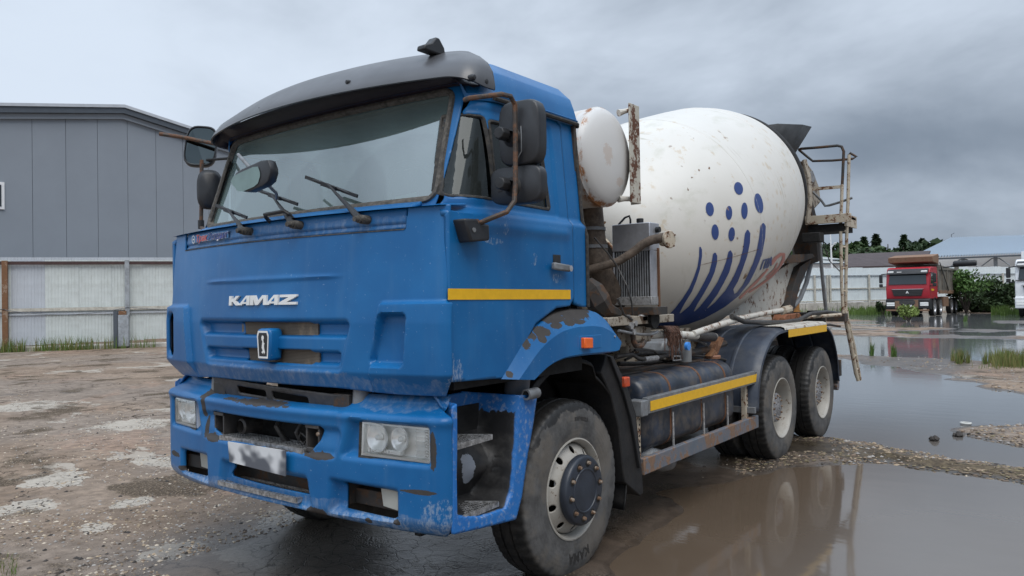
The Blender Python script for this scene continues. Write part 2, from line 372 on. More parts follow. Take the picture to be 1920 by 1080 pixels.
def drum_mat():
    m, n = newmat('drum_paint'); P = n.obj(); q = n.xyz(P)
    base = n.mix(n.noise(1.6, 5, .6, P), (.60, .585, .54), (.70, .685, .645))
    # faint welding rings (distance along the drum's axis)
    s = n.math('ADD', n.math('MULTIPLY', q[1], math.cos(DR['sl'])), n.math('MULTIPLY', q[2], math.sin(DR['sl'])))
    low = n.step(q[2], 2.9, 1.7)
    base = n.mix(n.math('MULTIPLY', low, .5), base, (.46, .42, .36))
    th = n.math('ARCTAN2', q[0], n.math('SUBTRACT', q[2], n.math('ADD', 1.38, n.math('MULTIPLY', q[1], .29)))); cx_ = n.n('ShaderNodeCombineXYZ'); n.put(cx_.inputs[0], n.math('MULTIPLY', s, 16.)); n.put(cx_.inputs[1], n.math('MULTIPLY', th, 1.7)); arc = n.noise(1., 5, .6, cx_.outputs[0]); arcm = n.math('MULTIPLY', n.step(arc, .58, .70), n.step(n.noise(1.2, 3, .5, P), .46, .6)); base = n.mix(n.math('MULTIPLY', arcm, .55), base, (.33, .30, .22))                 # the lower half is tinted darker and browner
    pc = n.noise(7, 6, .68, P); reg = n.noise(1.1, 3, .5, P)
    ptc = n.voro(9, vec=n.vmath('ADD', P, n.scale(n.noise(12, 3, .6, P, col=True), (.08, .08, .08))))
    r = n.math('MULTIPLY', n.step(ptc, .14, .10), n.step(n.noise(.75, 4, .6, P), .50, .58))
    r2 = n.math('MULTIPLY', n.step(pc, .655, .68), n.step(n.noise(2.3, 2, .5, P), .5, .6))
    k = n.math('MAXIMUM', r, r2)
    halo = n.math('MAXIMUM', n.math('MULTIPLY', n.step(ptc, .36, .1), n.step(reg, .50, .60)), n.step(pc, .60, .68))
    c = n.mix(n.math('MULTIPLY', halo, .40), base, (.47, .33, .16))
    c = n.mix(k, c, n.mix(n.noise(40, 4, .6, P), (.05, .035, .025), (.25, .12, .05)))
    gr = n.math('MULTIPLY', n.step(n.noise(3.5, 6, .65, n.scale(P, (1, .5, 1))), .56, .72), .35)
    c = n.mix(gr, c, (.42, .42, .33))
    n.out(n.bsdf(c, .42, 0., n.bump(n.noise(2.2, 3, .5, P), .25, .02), **{'Specular IOR Level': .4})); return m
def decal(name, col, wear=.35):
    m, n = newmat(name); P = n.obj()
    k = n.step(n.noise(11, 6, .68, P), .70-wear*.12, .73-wear*.12)
    c = n.mix(k, n.mix(n.noise(3, 3, .5, P), tuple(q*.85 for q in col), tuple(q*1.1 for q in col)), (.33, .20, .11))
    n.out(n.bsdf(c, .45)); return m
M['navy'] = decal('navy_stripe', (.030, .060, .20)); M['red_decal'] = decal('faded_red_stripe', (.50, .19, .15), .8)
def tyre_mat():
    m, n = newmat('tyre_rubber'); P = n.obj(); q = n.xyz(P)
    rr = n.math('POWER', n.math('ADD', n.math('MULTIPLY', q[1], q[1]), n.math('MULTIPLY', q[2], q[2])), .5)
    a = n.noise(9, 6, .65, P); side = n.step(rr, .515, .49)
    c = n.mix(n.step(a, .3, .7), (.050, .049, .048), (.110, .108, .106))
    c = n.mix(n.math('MULTIPLY', n.step(n.noise(4, 4, .6, P), .45, .6), .55), c, (.145, .125, .102))
    c = n.mix(side, n.mix(n.step(n.noise(14, 5, .6, P), .4, .6), (.007, .007, .007), (.022, .020, .018)), c)
    wet = n.math('MULTIPLY', n.step(n.math('ADD', rr, n.math('MULTIPLY', n.math('SUBTRACT', n.noise(5, 6, .65, P), .5), .26)), .478, .488), n.step(q[2], .22, .34))
    c = n.mix(wet, c, (.018, .017, .016))
    n.out(n.bsdf(c, n.fmix(wet, .8, .5), 0., n.bump(n.math('ADD', n.noise(60, 4, .6, P), n.math('MULTIPLY', n.math('SINE', n.math('MULTIPLY', rr, 260.)), .12)), .3, .004))); return m
M['tyre'] = tyre_mat()
M['rim'] = rusty('rim_paint', (.40, .38, .34), .18, 12, .5, r1=(.15, .10, .06), r2=(.06, .05, .04))
M['hub_blue'] = simple('hub_cover_plastic', (.024, .030, .042), .4, var=.25, bump=.1, sc=8)
M['hub_grey'] = simple('dusty_hub', (.24, .24, .25), .6, var=.3, sc=20, bump=.3, dirt=.5, dcol=(.12, .10, .08))
M['bolt'] = rusty('rusty_bolt', (.30, .25, .2), .6, 30, .5, r1=(.20, .12, .07))
M['fender_navy'] = simple('navy_plastic_mudguard', (.032, .042, .062), .45, var=.25, sc=4, bump=.1, dirt=.4, dcol=(.10, .10, .10))
M['tank_navy'] = simple('fuel_tank_paint', (.020, .028, .044), .34, var=.5, sc=5, bump=.1, dirt=.6, dcol=(.115, .095, .075))
M['tank_white'] = None
def water_tank_mat():
    m, n = newmat('water_tank_paint'); P = n.obj(); q = n.xyz(P)
    c = n.mix(n.noise(2, 4, .6, P), (.56, .55, .53), (.64, .635, .62))
    edge = n.math('MULTIPLY', n.step(q[0], .93, .98), n.step(q[0], 1.055, 1.035))
    st = n.noise(10, 6, .7, n.scale(P, (1, .6, .3)))
    k = n.math('MULTIPLY', n.step(st, .47, .56), edge)
    h = n.math('MULTIPLY', n.step(st, .38, .56), n.step(q[0], 1.05, .95))
    c = n.mix(n.math('MULTIPLY', h, .4), c, (.50, .36, .20))
    c = n.mix(k, c, (.30, .12, .035))
    sp = spots(n, P, [(1.08, .62, 2.62, .2, .05, .07), (1.1, .8, 2.45, .1, .05, .03)], .9, 26)
    c = n.mix(n.math('MULTIPLY', sp, .35), c, (.45, .30, .2))
    n.out(n.bsdf(c, .35)); return m
M['tank_white'] = water_tank_mat()
def glass(name, tint, dust=.2, dcol=(.42, .48, .48), ior=1.9, trans=True):
    m, n = newmat(name); P = n.obj()
    gl = n.n('ShaderNodeBsdfGlossy'); n.put(gl.inputs[0], (.9, .97, 1.)); gl.inputs['Roughness'].default_value = .03
    if trans:
        tr = n.n('ShaderNodeBsdfTransparent'); n.put(tr.inputs[0], tint)
    else:
        tr = n.n('ShaderNodeBsdfDiffuse'); n.put(tr.inputs[0], tint)
    df = n.n('ShaderNodeBsdfDiffuse'); n.put(df.inputs[0], dcol)
    fr = n.n('ShaderNodeFresnel'); fr.inputs[0].default_value = ior
    dq = n.math('MULTIPLY', n.noise(1.3, 3, .5, n.scale(P, (1, 1, .5))), dust*2)  # on the windscreen the dust film also stands for reflected sky
    if name.startswith('windscreen'):
        for wx, wz in ((.77, 2.07), (.22, 2.08), (-.28, 2.08)):          # arcs wiped clean
            rd = n.vmath('LENGTH', n.vmath('SUBTRACT', n.scale(P, (1, 0, 1)), (wx, 0., wz)), out=1); dq = n.math('MULTIPLY', dq, n.step(n.math('ADD', rd, n.math('MULTIPLY', n.noise(4, 4, .6, P), .05)), .50, .525, .72, 1.))
    a = n.n('ShaderNodeMixShader'); n.put(a.inputs[0], dq); n.t.links.new(tr.outputs[0], a.inputs[1]); n.t.links.new(df.outputs[0], a.inputs[2])
    b = n.n('ShaderNodeMixShader'); n.put(b.inputs[0], fr.outputs[0]); n.t.links.new(a.outputs[0], b.inputs[1]); n.t.links.new(gl.outputs[0], b.inputs[2])
    n.out(b.outputs[0]); return m
M['windscreen'] = glass('windscreen_glass', (.50, .60, .58), .30, (.46, .62, .60), ior=2.75)  # teal dust film also stands for sky reflected in the glass
M['side_glass'] = glass('side_window_glass', (.10, .115, .11), .16, (.13, .15, .145), 1.42)
M['far_glass'] = glass('dark_window_glass', (.015, .02, .025), .1, (.1, .12, .14), 1.6, False)
M['mirror_glass'], n = newmat('mirror_glass'); n.out(n.bsdf((.13, .155, .16), .03, 1.))
M['lens'] = glass('headlamp_lens', (1., 1., 1.), .02, (.7, .7, .66), 1.4)
M['chrome'], n = newmat('chrome_reflector'); n.out(n.bsdf((.95, .95, .93), .22, .35))
M['lamp_white'] = simple('lamp_housing', (.93, .93, .90), .3, .1, var=.03)
M['white_letter'] = simple('white_lettering', (.74, .74, .72), .4, var=.05)
M['white_paint'] = simple('white_paint', (.74, .75, .76), .35, var=.04)
M['mesh_brown'] = None
def radiator_mesh():
    m, n = newmat('radiator_mesh'); P = n.obj()
    q = n.xyz(n.scale(P, (1, 1, 1)))
    gx = n.math('ABSOLUTE', n.math('SINE', n.math('MULTIPLY', q[0], 330.))); gz = n.math('ABSOLUTE', n.math('SINE', n.math('MULTIPLY', q[2], 420.)))
    g = n.math('MULTIPLY', n.step(gx, .2, .8), n.step(gz, .2, .8))
    c = n.mix(g, (.20, .165, .125), (.075, .062, .05)); c = n.mix(n.step(n.noise(6, 4, .6, P), .5, .7), c, (.32, .25, .18))
    n.out(n.bsdf(c, .8, 0., n.bump(g, .6, .004))); return m
M['mesh_brown'] = radiator_mesh()
M['plate_blur'], n = newmat('number_plate'); _P = n.obj()
n.out(n.bsdf(n.mix(n.step(n.noise(9, 1, .4, n.scale(_P, (1, 1, 1.3))), .38, .62), (.10, .11, .13), (.66, .67, .68)), .4))
M['interior'] = simple('cab_interior', (.05, .052, .055), .8, var=.3)
M['interior_light'] = simple('cab_lining', (.06, .065, .065), .9, var=.1)
M['paper'] = simple('green_paper', (.35, .62, .42), .7, var=.05)
M['straw'] = simple('twine', (.09, .045, .03), .9, var=.4, sc=40)
M['cap_blue'] = simple('blue_cap', (.05, .25, .7), .4)
M['bottle'] = simple('cloudy_bottle', (.16, .165, .165), .5)
# ================================================================ ground, puddles, gravel
_lat = np.random.default_rng(11).random((257, 257))
def vnoise(x, y, sc, seed=0):
    x = np.asarray(x)/sc+seed*17.3; y = np.asarray(y)/sc+seed*31.7; xi = np.floor(x).astype(int); yi = np.floor(y).astype(int); fx = x-xi; fy = y-yi
    fx = fx*fx*(3-2*fx); fy = fy*fy*(3-2*fy); g = lambda i, j: _lat[i % 256, j % 256]
    return (g(xi, yi)*(1-fx)+g(xi+1, yi)*fx)*(1-fy)+(g(xi, yi+1)*(1-fx)+g(xi+1, yi+1)*fx)*fy
def fbm(x, y, sc, o=4, seed=0, g=.5):
    s = 0; a = 1; t = 0
    for k in range(o): s = s+a*vnoise(x, y, sc/2**k, seed+k*3); t += a; a *= g
    return s/t
GP = lambda L: np.array([tuple(onz(a, b)[:2]) for a, b in L])
pud1 = np.vstack([GP([(1180, 985), (1240, 935), (1330, 905), (1440, 878), (1540, 866), (1600, 872), (1700, 886), (1810, 898), (1920, 910)]), GP([(2400, 960), (2700, 1300), (1900, 1700), (1300, 1500), (1130, 1250), (1120, 1060)])])
pud2 = GP([(1330, 800), (1420, 812), (1500, 822), (1570, 826), (1640, 832), (1730, 846), (1820, 862), (1920, 878), (2350, 930), (2350, 740), (1920, 738), (1860, 730), (1800, 712), (1740, 700), (1680, 690), (1620, 678), (1560, 672), (1480, 674), (1400, 680), (1340, 700)])
isl = GP([(1790, 812), (1840, 800), (1890, 790), (1960, 786), (2350, 800), (2350, 868), (1960, 850), (1880, 838), (1830, 826)])
pud3 = GP([(1380, 640), (1480, 632), (1580, 629), (1700, 632), (1800, 634), (1920, 637), (2300, 645), (2300, 700), (1920, 684), (1860, 680), (1800, 676), (1740, 672), (1660, 669), (1600, 665), (1480, 664), (1380, 668)])
farz = GP([(1300, 588), (2500, 592), (2500, 634), (1900, 632), (1600, 627), (1300, 630)])
farw = GP([(1560, 586), (1640, 587), (1760, 587), (1900, 589), (2300, 594), (2300, 603), (1920, 601), (1800, 603), (1740, 606), (1640, 602), (1560, 598)])
strp = [GP(q) for q in ([(1690, 611), (1800, 609), (1880, 608), (1990, 610), (1990, 616), (1880, 619), (1760, 615), (1690, 614)], [(1665, 620), (1740, 619), (1810, 621), (1822, 625), (1740, 627), (1668, 623)], [(1850, 622), (1980, 620), (1980, 630), (1800, 630)])]
def puddle_sd(x, y):
    P = np.stack([x, y], 1); d = sd_poly(P, pud1); d = np.maximum(d, np.minimum(sd_poly(P, pud2), -sd_poly(P, isl))); d = np.maximum(d, sd_poly(P, pud3)); d = np.maximum(d, sd_poly(P, farw))
    for s in strp: d = np.maximum(d, sd_poly(P, s))
    z = sd_poly(P, farz); nz = fbm(x*.55, y, 3.2, 3, 5)-.60; d = np.maximum(d, np.minimum(z, nz*5))
    return d
def ground_h(x, y):
    sd = puddle_sd(x, y); dist = np.hypot(x-CAM[0], y-CAM[1])
    near = np.clip(1-dist/40, 0, 1)
    w = (fbm(x, y, .9, 4, 2)-.5)*(.55+.5*np.clip(dist/15, 0, 2)); s = sstep(sd+w, -.30, .42)
    relief = (fbm(x, y, 1.6, 5, 9, .55)-.5)*.05*near+(fbm(x, y, .25, 3, 21)-.5)*.012*near
    dry = .030+relief+.018*np.exp(-np.clip(np.abs(sd)-.05, 0, 9)*3)*near*(y > -1)
    dry = np.maximum(dry, .006)
    tr = .004*np.clip(1-np.abs(x-1.05)/.25, 0, 1)
    return dry*(1-s)-.045*s+(fbm(x, y, .35, 3, 33)-.5)*.016*s*near-tr
M['mud'] = None
def ground_mat():
    m, n = newmat('yard_ground'); P = n.n('ShaderNodeNewGeometry').outputs['Position']; q = n.xyz(P)
    big = n.noise(.16, 4, .6, P); mid = n.noise(.75, 6, .62, P, .4); fine = n.noise(9, 6, .68, P)
    base = n.mix(n.step(mid, .38, .62), (.225, .165, .120), (.315, .240, .180))
    base = n.mix(n.math('MULTIPLY', n.step(big, .42, .58), .55), base, (.265, .230, .200))
    base = n.mix(n.math('MULTIPLY', n.step(n.noise(.42, 5, .6, n.scale(P, (1, 1, 1)), .5), .54, .64), .5), base, (.36, .24, .175))
    base = n.mix(n.step(fine, .36, .66), n.mix(.45, base, (.08, .062, .048)), base)
    grit = n.voro(38, vec=n.vmath('ADD', P, n.scale(n.noise(20, 3, .6, P, col=True), (.03, .03, .03)))); base = n.mix(n.math('MULTIPLY', n.step(grit, .22, .10), n.step(n.noise(1.1, 4, .6, P), .42, .60)), base, (.07, .055, .045))
    c2 = n.voro(1.6, 'DISTANCE_TO_EDGE', n.vmath('ADD', P, n.scale(n.noise(1.8, 6, .7, P, col=True), (.7, .7, .0)))); base = n.mix(n.math('MULTIPLY', n.step(c2, .022, .004), n.step(n.noise(.5, 3, .5, P), .46, .55)), base, (.05, .038, .03))
    cc = None
    # worn pale concrete showing through, with hard chipped edges
    cw = n.noise(.75, 8, .68, n.scale(P, (.7, 1.2, 1)), .5); con = n.math('MULTIPLY', n.step(cw, .585, .60), .75)
    cc = n.mix(n.noise(5, 5, .6, P), (.33, .295, .25), (.46, .415, .355)); cc = n.mix(n.step(n.noise(30, 5, .7, P), .55, .7), cc, (.24, .20, .16))
    base = n.mix(con, base, cc)
    cpx = [(430, 893, .30, .5), (650, 880, .35, .25), (560, 975, .22, .35), (330, 1040, .25, .25), (700, 960, .3, .3), (60, 955, .30, .25), (110, 905, .35, .3), (330, 870, .5, .3), (250, 950, .15, .2), (250, 800, .5, .5), (60, 765, .8, .6), (480, 1050, .3, .2), (640, 1020, .25, .3), (180, 1000, .15, .12)]
    cs = spots(n, P, [(*onz(a, b)[:2], 0., r1*.95, r2*.95, 9.) for a, b, r1, r2 in cpx], 1.0, 3.2); base = n.mix(cs, base, cc)
    ck = n.voro(11, 'DISTANCE_TO_EDGE', n.vmath('ADD', P, n.scale(n.noise(7, 4, .6, P, col=True), (.1, .1, .1)))); base = n.mix(n.math('MULTIPLY', n.math('MULTIPLY', cs, n.step(ck, .045, .015)), n.step(n.noise(2.5, 3, .5, P), .42, .55)), base, (.045, .036, .03))
    # gravel patches
    gv = n.step(n.noise(.85, 5, .6, n.vmath('ADD', P, (13., 4., 0.)), .3), .54, .62)
    cell = n.voro(55, vec=P, out=1); gcol = n.mix(n.xyz(cell)[0], (.14, .105, .07), (.44, .345, .245))
    ed = n.voro(55, vec=P); gcol = n.mix(n.step(ed, .30, .62), gcol, (.06, .045, .032))
    base = n.mix(n.math('MULTIPLY', gv, .85), base, gcol)
    # cracked slab in front of the bumper
    crk = n.voro(7.5, 'DISTANCE_TO_EDGE', n.vmath('ADD', P, n.scale(n.noise(6, 4, .6, P, col=True), (.12, .12, .12))))
    cm = n.step(n.math('ADD', n.vmath('LENGTH', n.vmath('SUBTRACT', n.scale(P, (1, 1, 0)), (*[float(v) for v in onz(760, 1010)[:2]], 0.)), out=1), n.math('MULTIPLY', n.noise(1.6, 4, .6, P), 1.6)), 2.0, 1.7)
    cl_ = n.math('MULTIPLY', n.step(crk, .035, .012), cm)
    slab = n.mix(n.noise(3, 6, .6, P), (.20, .185, .165), (.36, .335, .295)); base = n.mix(n.math('MULTIPLY', cm, .6), base, slab)
    base = n.mix(cl_, base, (.02, .016, .013))
    rid = spots(n, P, [(*onz(a, b)[:2], 0., .55, .34, 9.) for a, b in ((1500, 842), (1560, 848), (1640, 857), (1720, 868), (1800, 880), (1880, 892), (1960, 902))], .5, 3.)
    base = n.mix(n.math('MULTIPLY', rid, .75), base, n.mix(n.step(n.noise(14, 5, .7, P), .4, .65), (.035, .028, .018), (.15, .12, .07)))
    # wet rim : whatever lies low is soaked
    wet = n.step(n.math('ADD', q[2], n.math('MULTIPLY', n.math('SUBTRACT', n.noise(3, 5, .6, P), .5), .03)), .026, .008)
    bx = n.math('MULTIPLY', n.step(q[0], -1.9, -1.0), n.step(q[0], 2.1, 1.2)); by = n.step(n.math('ADD', q[1], n.math('MULTIPLY', n.noise(1.4, 5, .6, P), 1.4)), -1.35, -.5)  # mask under the truck: painted shade on top of damp mud
    wet = n.math('MAXIMUM', wet, n.math('MULTIPLY', n.math('MULTIPLY', bx, by), .9))  # wet also carries the painted shade under the truck
    wet_shade_col = n.mix(.72, base, (.016, .0125, .010)); base2 = n.mix(wet, base, wet_shade_col)
    rough = n.fmix(wet, .88, .32)
    damp = n.math('MULTIPLY', n.step(n.noise(.9, 5, .6, P, .3), .48, .62), n.step(q[0], -1., 2.5)); rough = n.math('SUBTRACT', rough, n.math('MULTIPLY', damp, .25))
    h = n.math('ADD', n.math('ADD', n.math('MULTIPLY', fine, .7), n.math('MULTIPLY', n.noise(3, 6, .7, P), 1.2)), n.math('MULTIPLY', n.math('MULTIPLY', n.step(ed, .6, .1), gv), .8)); h = n.math('SUBTRACT', h, cl_); h = n.math('ADD', h, n.math('MULTIPLY', con, .4))
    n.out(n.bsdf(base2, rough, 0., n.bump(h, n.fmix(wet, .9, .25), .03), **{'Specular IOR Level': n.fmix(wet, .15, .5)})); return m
M['ground'] = ground_mat()
ang0 = math.atan2(CF[1], CF[0]); da = math.radians(40)
aa = np.concatenate([np.linspace(ang0-da, ang0+da, 640, endpoint=False), np.linspace(ang0+da, ang0-da+2*PI, 160, endpoint=False)])
rr_ = [0.]; r = .5
while r < 900: rr_.append(r); r *= 1.0125 if r < 90 else 1.12
rr_ = np.array(rr_); X = CAM[0]+np.outer(rr_, np.cos(aa)); Y = CAM[1]+np.outer(rr_, np.sin(aa)); Zg = ground_h(X.ravel(), Y.ravel())
V = np.stack([X.ravel(), Y.ravel(), Zg], 1); nA_ = len(aa); nR = len(rr_)
i = np.arange(nR-1)[:, None]*nA_; j = np.arange(nA_)[None]; k = (np.arange(nA_)+1) % nA_; k = k[None]
Fg = np.stack([i+j, i+k, i+nA_+k, i+nA_+j], 2).reshape(-1, 4)[:, ::-1]
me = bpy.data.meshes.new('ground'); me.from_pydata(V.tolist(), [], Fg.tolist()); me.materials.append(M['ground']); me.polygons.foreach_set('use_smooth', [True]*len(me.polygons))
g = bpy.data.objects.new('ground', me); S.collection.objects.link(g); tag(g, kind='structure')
m, n = newmat('muddy_water'); P = n.n('ShaderNodeNewGeometry').outputs['Position']; q_ = n.xyz(P)
wc = n.mix(n.noise(.7, 4, .6, P), (.088, .064, .044), (.135, .100, .072)); wc = n.mix(n.math('MULTIPLY', n.step(q_[0], 1.6, 2.8), .5), wc, (.16, .155, .15)); wc = n.mix(n.step(q_[1], 3.5, 9.), wc, (.13, .135, .138))  # greyer to the right and far off: sky reflection put into the colour
wb = n.bump(n.noise(2.2, 3, .5, n.scale(P, (1, 2.4, 1))), .06, .02)
speck = n.math('MULTIPLY', n.step(n.noise(24, 4, .7, P), .70, .74), n.step(n.noise(1.3, 3, .6, P), .5, .6)); wc = n.mix(speck, wc, (.16, .13, .10))
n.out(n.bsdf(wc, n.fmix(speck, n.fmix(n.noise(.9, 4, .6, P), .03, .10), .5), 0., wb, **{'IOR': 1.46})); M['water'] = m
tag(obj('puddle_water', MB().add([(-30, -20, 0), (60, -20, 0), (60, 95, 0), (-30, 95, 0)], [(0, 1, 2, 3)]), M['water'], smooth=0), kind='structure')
# loose stones and chips (too many to count)
def h1(x, y): return ground_h(np.array([x]), np.array([y]))[0]
def scatter(name, N, gen, smin, smax, mats, flat=.55, seed=1, elong=1.):
    rg = np.random.default_rng(seed); XY = gen(rg, N); N = len(XY); hz = ground_h(XY[:, 0], XY[:, 1])
    base = np.array([(1, 0, 0), (0, 1, 0), (-1, 0, 0), (0, -1, 0), (.15, .1, 1), (.1, -.1, -1)]); F = np.array([(0, 1, 4), (1, 2, 4), (2, 3, 4), (3, 0, 4), (1, 0, 5), (2, 1, 5), (3, 2, 5), (0, 3, 5)])
    s = smin+(smax-smin)*rg.random(N)**2.6; Vv = base[None]*(1+.5*(rg.random((N, 6, 3))-.5))*s[:, None, None]; Vv[:, :, 0] *= 1+(elong-1)*rg.random(N)[:, None]*1.; Vv[:, :, 2] *= flat
    t = rg.random(N)*2*PI; c, s_ = np.cos(t)[:, None], np.sin(t)[:, None]; x = Vv[:, :, 0]*c-Vv[:, :, 1]*s_; y = Vv[:, :, 0]*s_+Vv[:, :, 1]*c
    Vv[:, :, 0] = x+XY[:, 0:1]; Vv[:, :, 1] = y+XY[:, 1:2]; Vv[:, :, 2] += hz[:, None]+s[:, None]*flat*.25
    me = bpy.data.meshes.new(name); me.from_pydata(Vv.reshape(-1, 3).tolist(), [], (F[None]+6*np.arange(N)[:, None, None]).reshape(-1, 3).tolist())
    for m in mats: me.materials.append(m)
    me.polygons.foreach_set('material_index', np.repeat(rg.integers(0, len(mats), N), 8)); o = bpy.data.objects.new(name, me); S.collection.objects.link(o); return tag(o, kind='stuff')
def vis_pts(rg, N, px0, px1, py0, py1, cond=None, pw=1.):
    u = px0+(px1-px0)*rg.random(N); v = py0+(py1-py0)*rg.random(N)**pw; D = CF[None]+np.outer((u-960)/FPX, CR)-np.outer((v-540)/FPX, CU); t = -CAM[2]/D[:, 2]; P = (CAM[None]+D*t[:, None])[:, :2]
    if cond is not None: P = P[cond(P[:, 0], P[:, 1], rg)]
    return P
st = [simple('stone_tan', (.33, .255, .175), .85, var=.4), simple('stone_brown', (.17, .125, .09), .85, var=.4), simple('stone_grey', (.30, .28, .26), .85, var=.3), simple('stone_pale', (.50, .43, .34), .85, var=.2), simple('stone_dark', (.04, .034, .03), .8, var=.3)]
drysd = lambda x, y: (puddle_sd(x, y) < -.12) & ~((x > -1.0) & (y > -1.45))
def grav(x, y, rg):
    f = fbm(x, y, 1.5, 4, 41); return drysd(x, y) & (rg.random(len(x)) < sstep(f, .50, .66))
scatter('gravel', 30000, lambda rg, N: vis_pts(rg, N, -200, 1150, 690, 1150, grav), .003, .017, st[:4], seed=2)
scatter('scattered_stones', 1700, lambda rg, N: vis_pts(rg, N, -200, 1100, 660, 1150, lambda x, y, r: drysd(x, y)), .004, .022, [st[1], st[4], st[4]], seed=3, flat=.5)
def ridge(x, y, rg): sd = puddle_sd(x, y); return (sd < .03) & (sd > -.35)
scatter('gravel_ridge', 9000, lambda rg, N: vis_pts(rg, N, 1380, 2050, 815, 915, ridge), .004, .022, [st[1], st[1], st[4], st[0], simple('stone_olive', (.17, .14, .08), .85, var=.3)], seed=4, elong=2.6, flat=.4)
scatter('far_gravel', 4500, lambda rg, N: vis_pts(rg, N, 1560, 2050, 668, 870, lambda x, y, r: puddle_sd(x, y) < -.05), .008, .03, [st[0], st[2], st[1]], seed=5)
scatter('puddle_debris', 260, lambda rg, N: vis_pts(rg, N, 1230, 1950, 860, 1075, lambda x, y, r: (puddle_sd(x, y) < .55)), .006, .02, [st[4], st[1], st[3]], seed=6)
# a few lone bits of rubbish
p = onz(1811, 796); rr0 = obj('plastic_ring', MB().tube([(p[0]+.055*math.cos(t), p[1]+.05*math.sin(t), .018) for t in np.linspace(0, 2*PI, 25)[:-1]], .012, 6, closed=True), simple('white_plastic', (.55, .55, .52), .5)); tag(rr0, 'small white plastic ring lying in the wet yard beyond the gravel ridge', 'ring')
for k, (px, py, lb) in enumerate(((1798, 818, 'dark clod of earth at the edge of the sandy patch, upper of two'), (1753, 826, 'dark flat clod of earth in the shallow water, nearer the truck'))):
    p = onz(px, py); mb = MB()
    for j in range(7):
        a = j*2*PI/7; mb.cbox((p[0]+.04*math.cos(a)*random.random(), p[1]+.05*math.sin(a), .01+.02*random.random()), (.05, .04, .035), (random.random(), random.random(), random.random()))
    tag(obj('earth_clod', mb, st[4], bevel=.004), lb, 'clod of earth')
# ================================================================ background
# ---- materials
M['sheet'] = simple('galvanised_sheet', (.60, .645, .635), .45, .1, var=.08, sc=1.2, dirt=.55, dcol=(.46, .49, .47))
M['sheet2'] = simple('galvanised_sheet_grey', (.50, .535, .58), .45, .1, var=.06, sc=1.2, dirt=.3, dcol=(.38, .40, .43))
M['sheet_w'] = simple('pale_blue_sheet', (.66, .72, .74), .5, .0, var=.05, sc=1)
M['panel_grey'] = simple('sandwich_panel', (.245, .275, .315), .5, .0, var=.035, sc=.5)
M['trim_grey'] = simple('dark_grey_trim', (.085, .10, .12), .4, .1, var=.05)
M['concrete'] = simple('old_concrete', (.46, .44, .40), .85, var=.2, sc=1.5, dirt=.5, dcol=(.16, .15, .12), bump=.3)
M['rail_brown'] = simple('brown_rail', (.055, .028, .026), .6, var=.2)
M['rail_white'] = simple('pale_rail', (.50, .48, .42), .6, var=.15, dirt=.3)
M['rust_pole'] = rusty('rusty_pole', (.30, .22, .16), .75, 3, .7, r1=(.24, .12, .06), r2=(.12, .06, .03))
M['post_grey'] = simple('grey_post', (.30, .33, .36), .6, var=.2, dirt=.3)
def corr_sheet(L, H, pitch=.11, amp=.012):
    n_ = int(L/pitch); P_ = []; xs = []
    for k in range(n_):
        for a, d in ((0, 0), (.45, 0), (.58, amp), (.87, amp)): xs.append(((k+a)*pitch, d))
    xs.append((L, 0)); mb = MB()
    for z in (0, H): P_ += [(x, -d, z) for x, d in xs]
    mb.grid(P_, len(xs), 2); return mb
def frame_line(A, B):
    A = np.array(A, float)[:2]; B = np.array(B, float)[:2]; d = (B-A)/np.linalg.norm(B-A); return A, d, math.atan2(d[1], d[0])
def onplane(px, py, A, d):
    n_ = np.array([d[1], -d[0], 0]); r = ray(px, py); t = ((np.array([A[0], A[1], 0])-CAM)@n_)/(r@n_); X = CAM+r*t; return (X[:2]-A)@d, X[2]
# ---- left fence
A, d, rz = frame_line(onz(0, 662), onz(320, 651))
lf = thing('corrugated_fence', 'pale corrugated metal fence on concrete footing below the grey hall', 'fence', (A[0], A[1], 0), rz)
off = .08
s0 = -11.88; LFN = 30; LL = LFN*1.11; lowm = corr_sheet(1.12, 1.28); upm = corr_sheet(1.12, 1.92)
def mk(name, mb, mat): o = obj(name, mb, mat, lf, smooth=0, fix=False); return o
lo_ = [mk('lower_sheet', lowm, M['sheet']), None]; up_ = [mk('upper_sheet', upm, M['sheet']), None]
for arr in (lo_, up_): c = arr[0].copy(); c.data = arr[0].data.copy(); c.data.materials.clear(); c.data.materials.append(M['sheet2']); S.collection.objects.link(c); arr[1] = c
used = {0: False}
for k in range(LFN):
    s = s0+k*1.11; g2 = 1 if k in (3, 8, 11, 17, 24, 31) else 0
    for arr, z0, dy in ((lo_, .17+.025*max(0, min(k-8, 9)), 0), (up_, 1.50, .02+.015*(k % 3))):
        src = arr[g2]
        if k in (0, 3) : o = src
        else: o = src.copy(); S.collection.objects.link(o); o.parent = lf
        o.location = (s, off+dy, z0)
for arr in (lo_, up_):
    for o in arr: o.parent = lf
top = corr_sheet(LL, .12); obj('top_flashing', top, M['sheet2'], lf, smooth=0, fix=False, loc=(s0, off+.10, 3.40))
obj('upper_rail', MB().box(s0, s0+LL, -.02, .05, 3.24, 3.36), M['rail_brown'], lf)
obj('middle_rail', MB().box(s0, s0+LL, -.03, .05, 1.50, 1.62), M['rail_white'], lf)
obj('lower_rail', MB().box(s0, s0+LL, .02, .06, 1.36, 1.43), M['sheet2'], lf)
obj('footing', MB().box(s0, s0+LL, -.05, .35, -.2, .20), M['concrete'], lf, bevel=.04)
obj('post', MB().box(.10, .28, -.12, -.02, .1, 3.38), M['rust_pole'], lf)
s1 = onplane(238, 560, A, d)[0]
obj('post', MB().box(s1-.05, s1+.10, -.12, -.02, 1.30, 3.40), M['post_grey'], lf)
obj('post_base', MB().box(s1-.28, s1+.08, -.25, -.02, .1, 1.30), M['post_grey'], lf, bevel=.01)
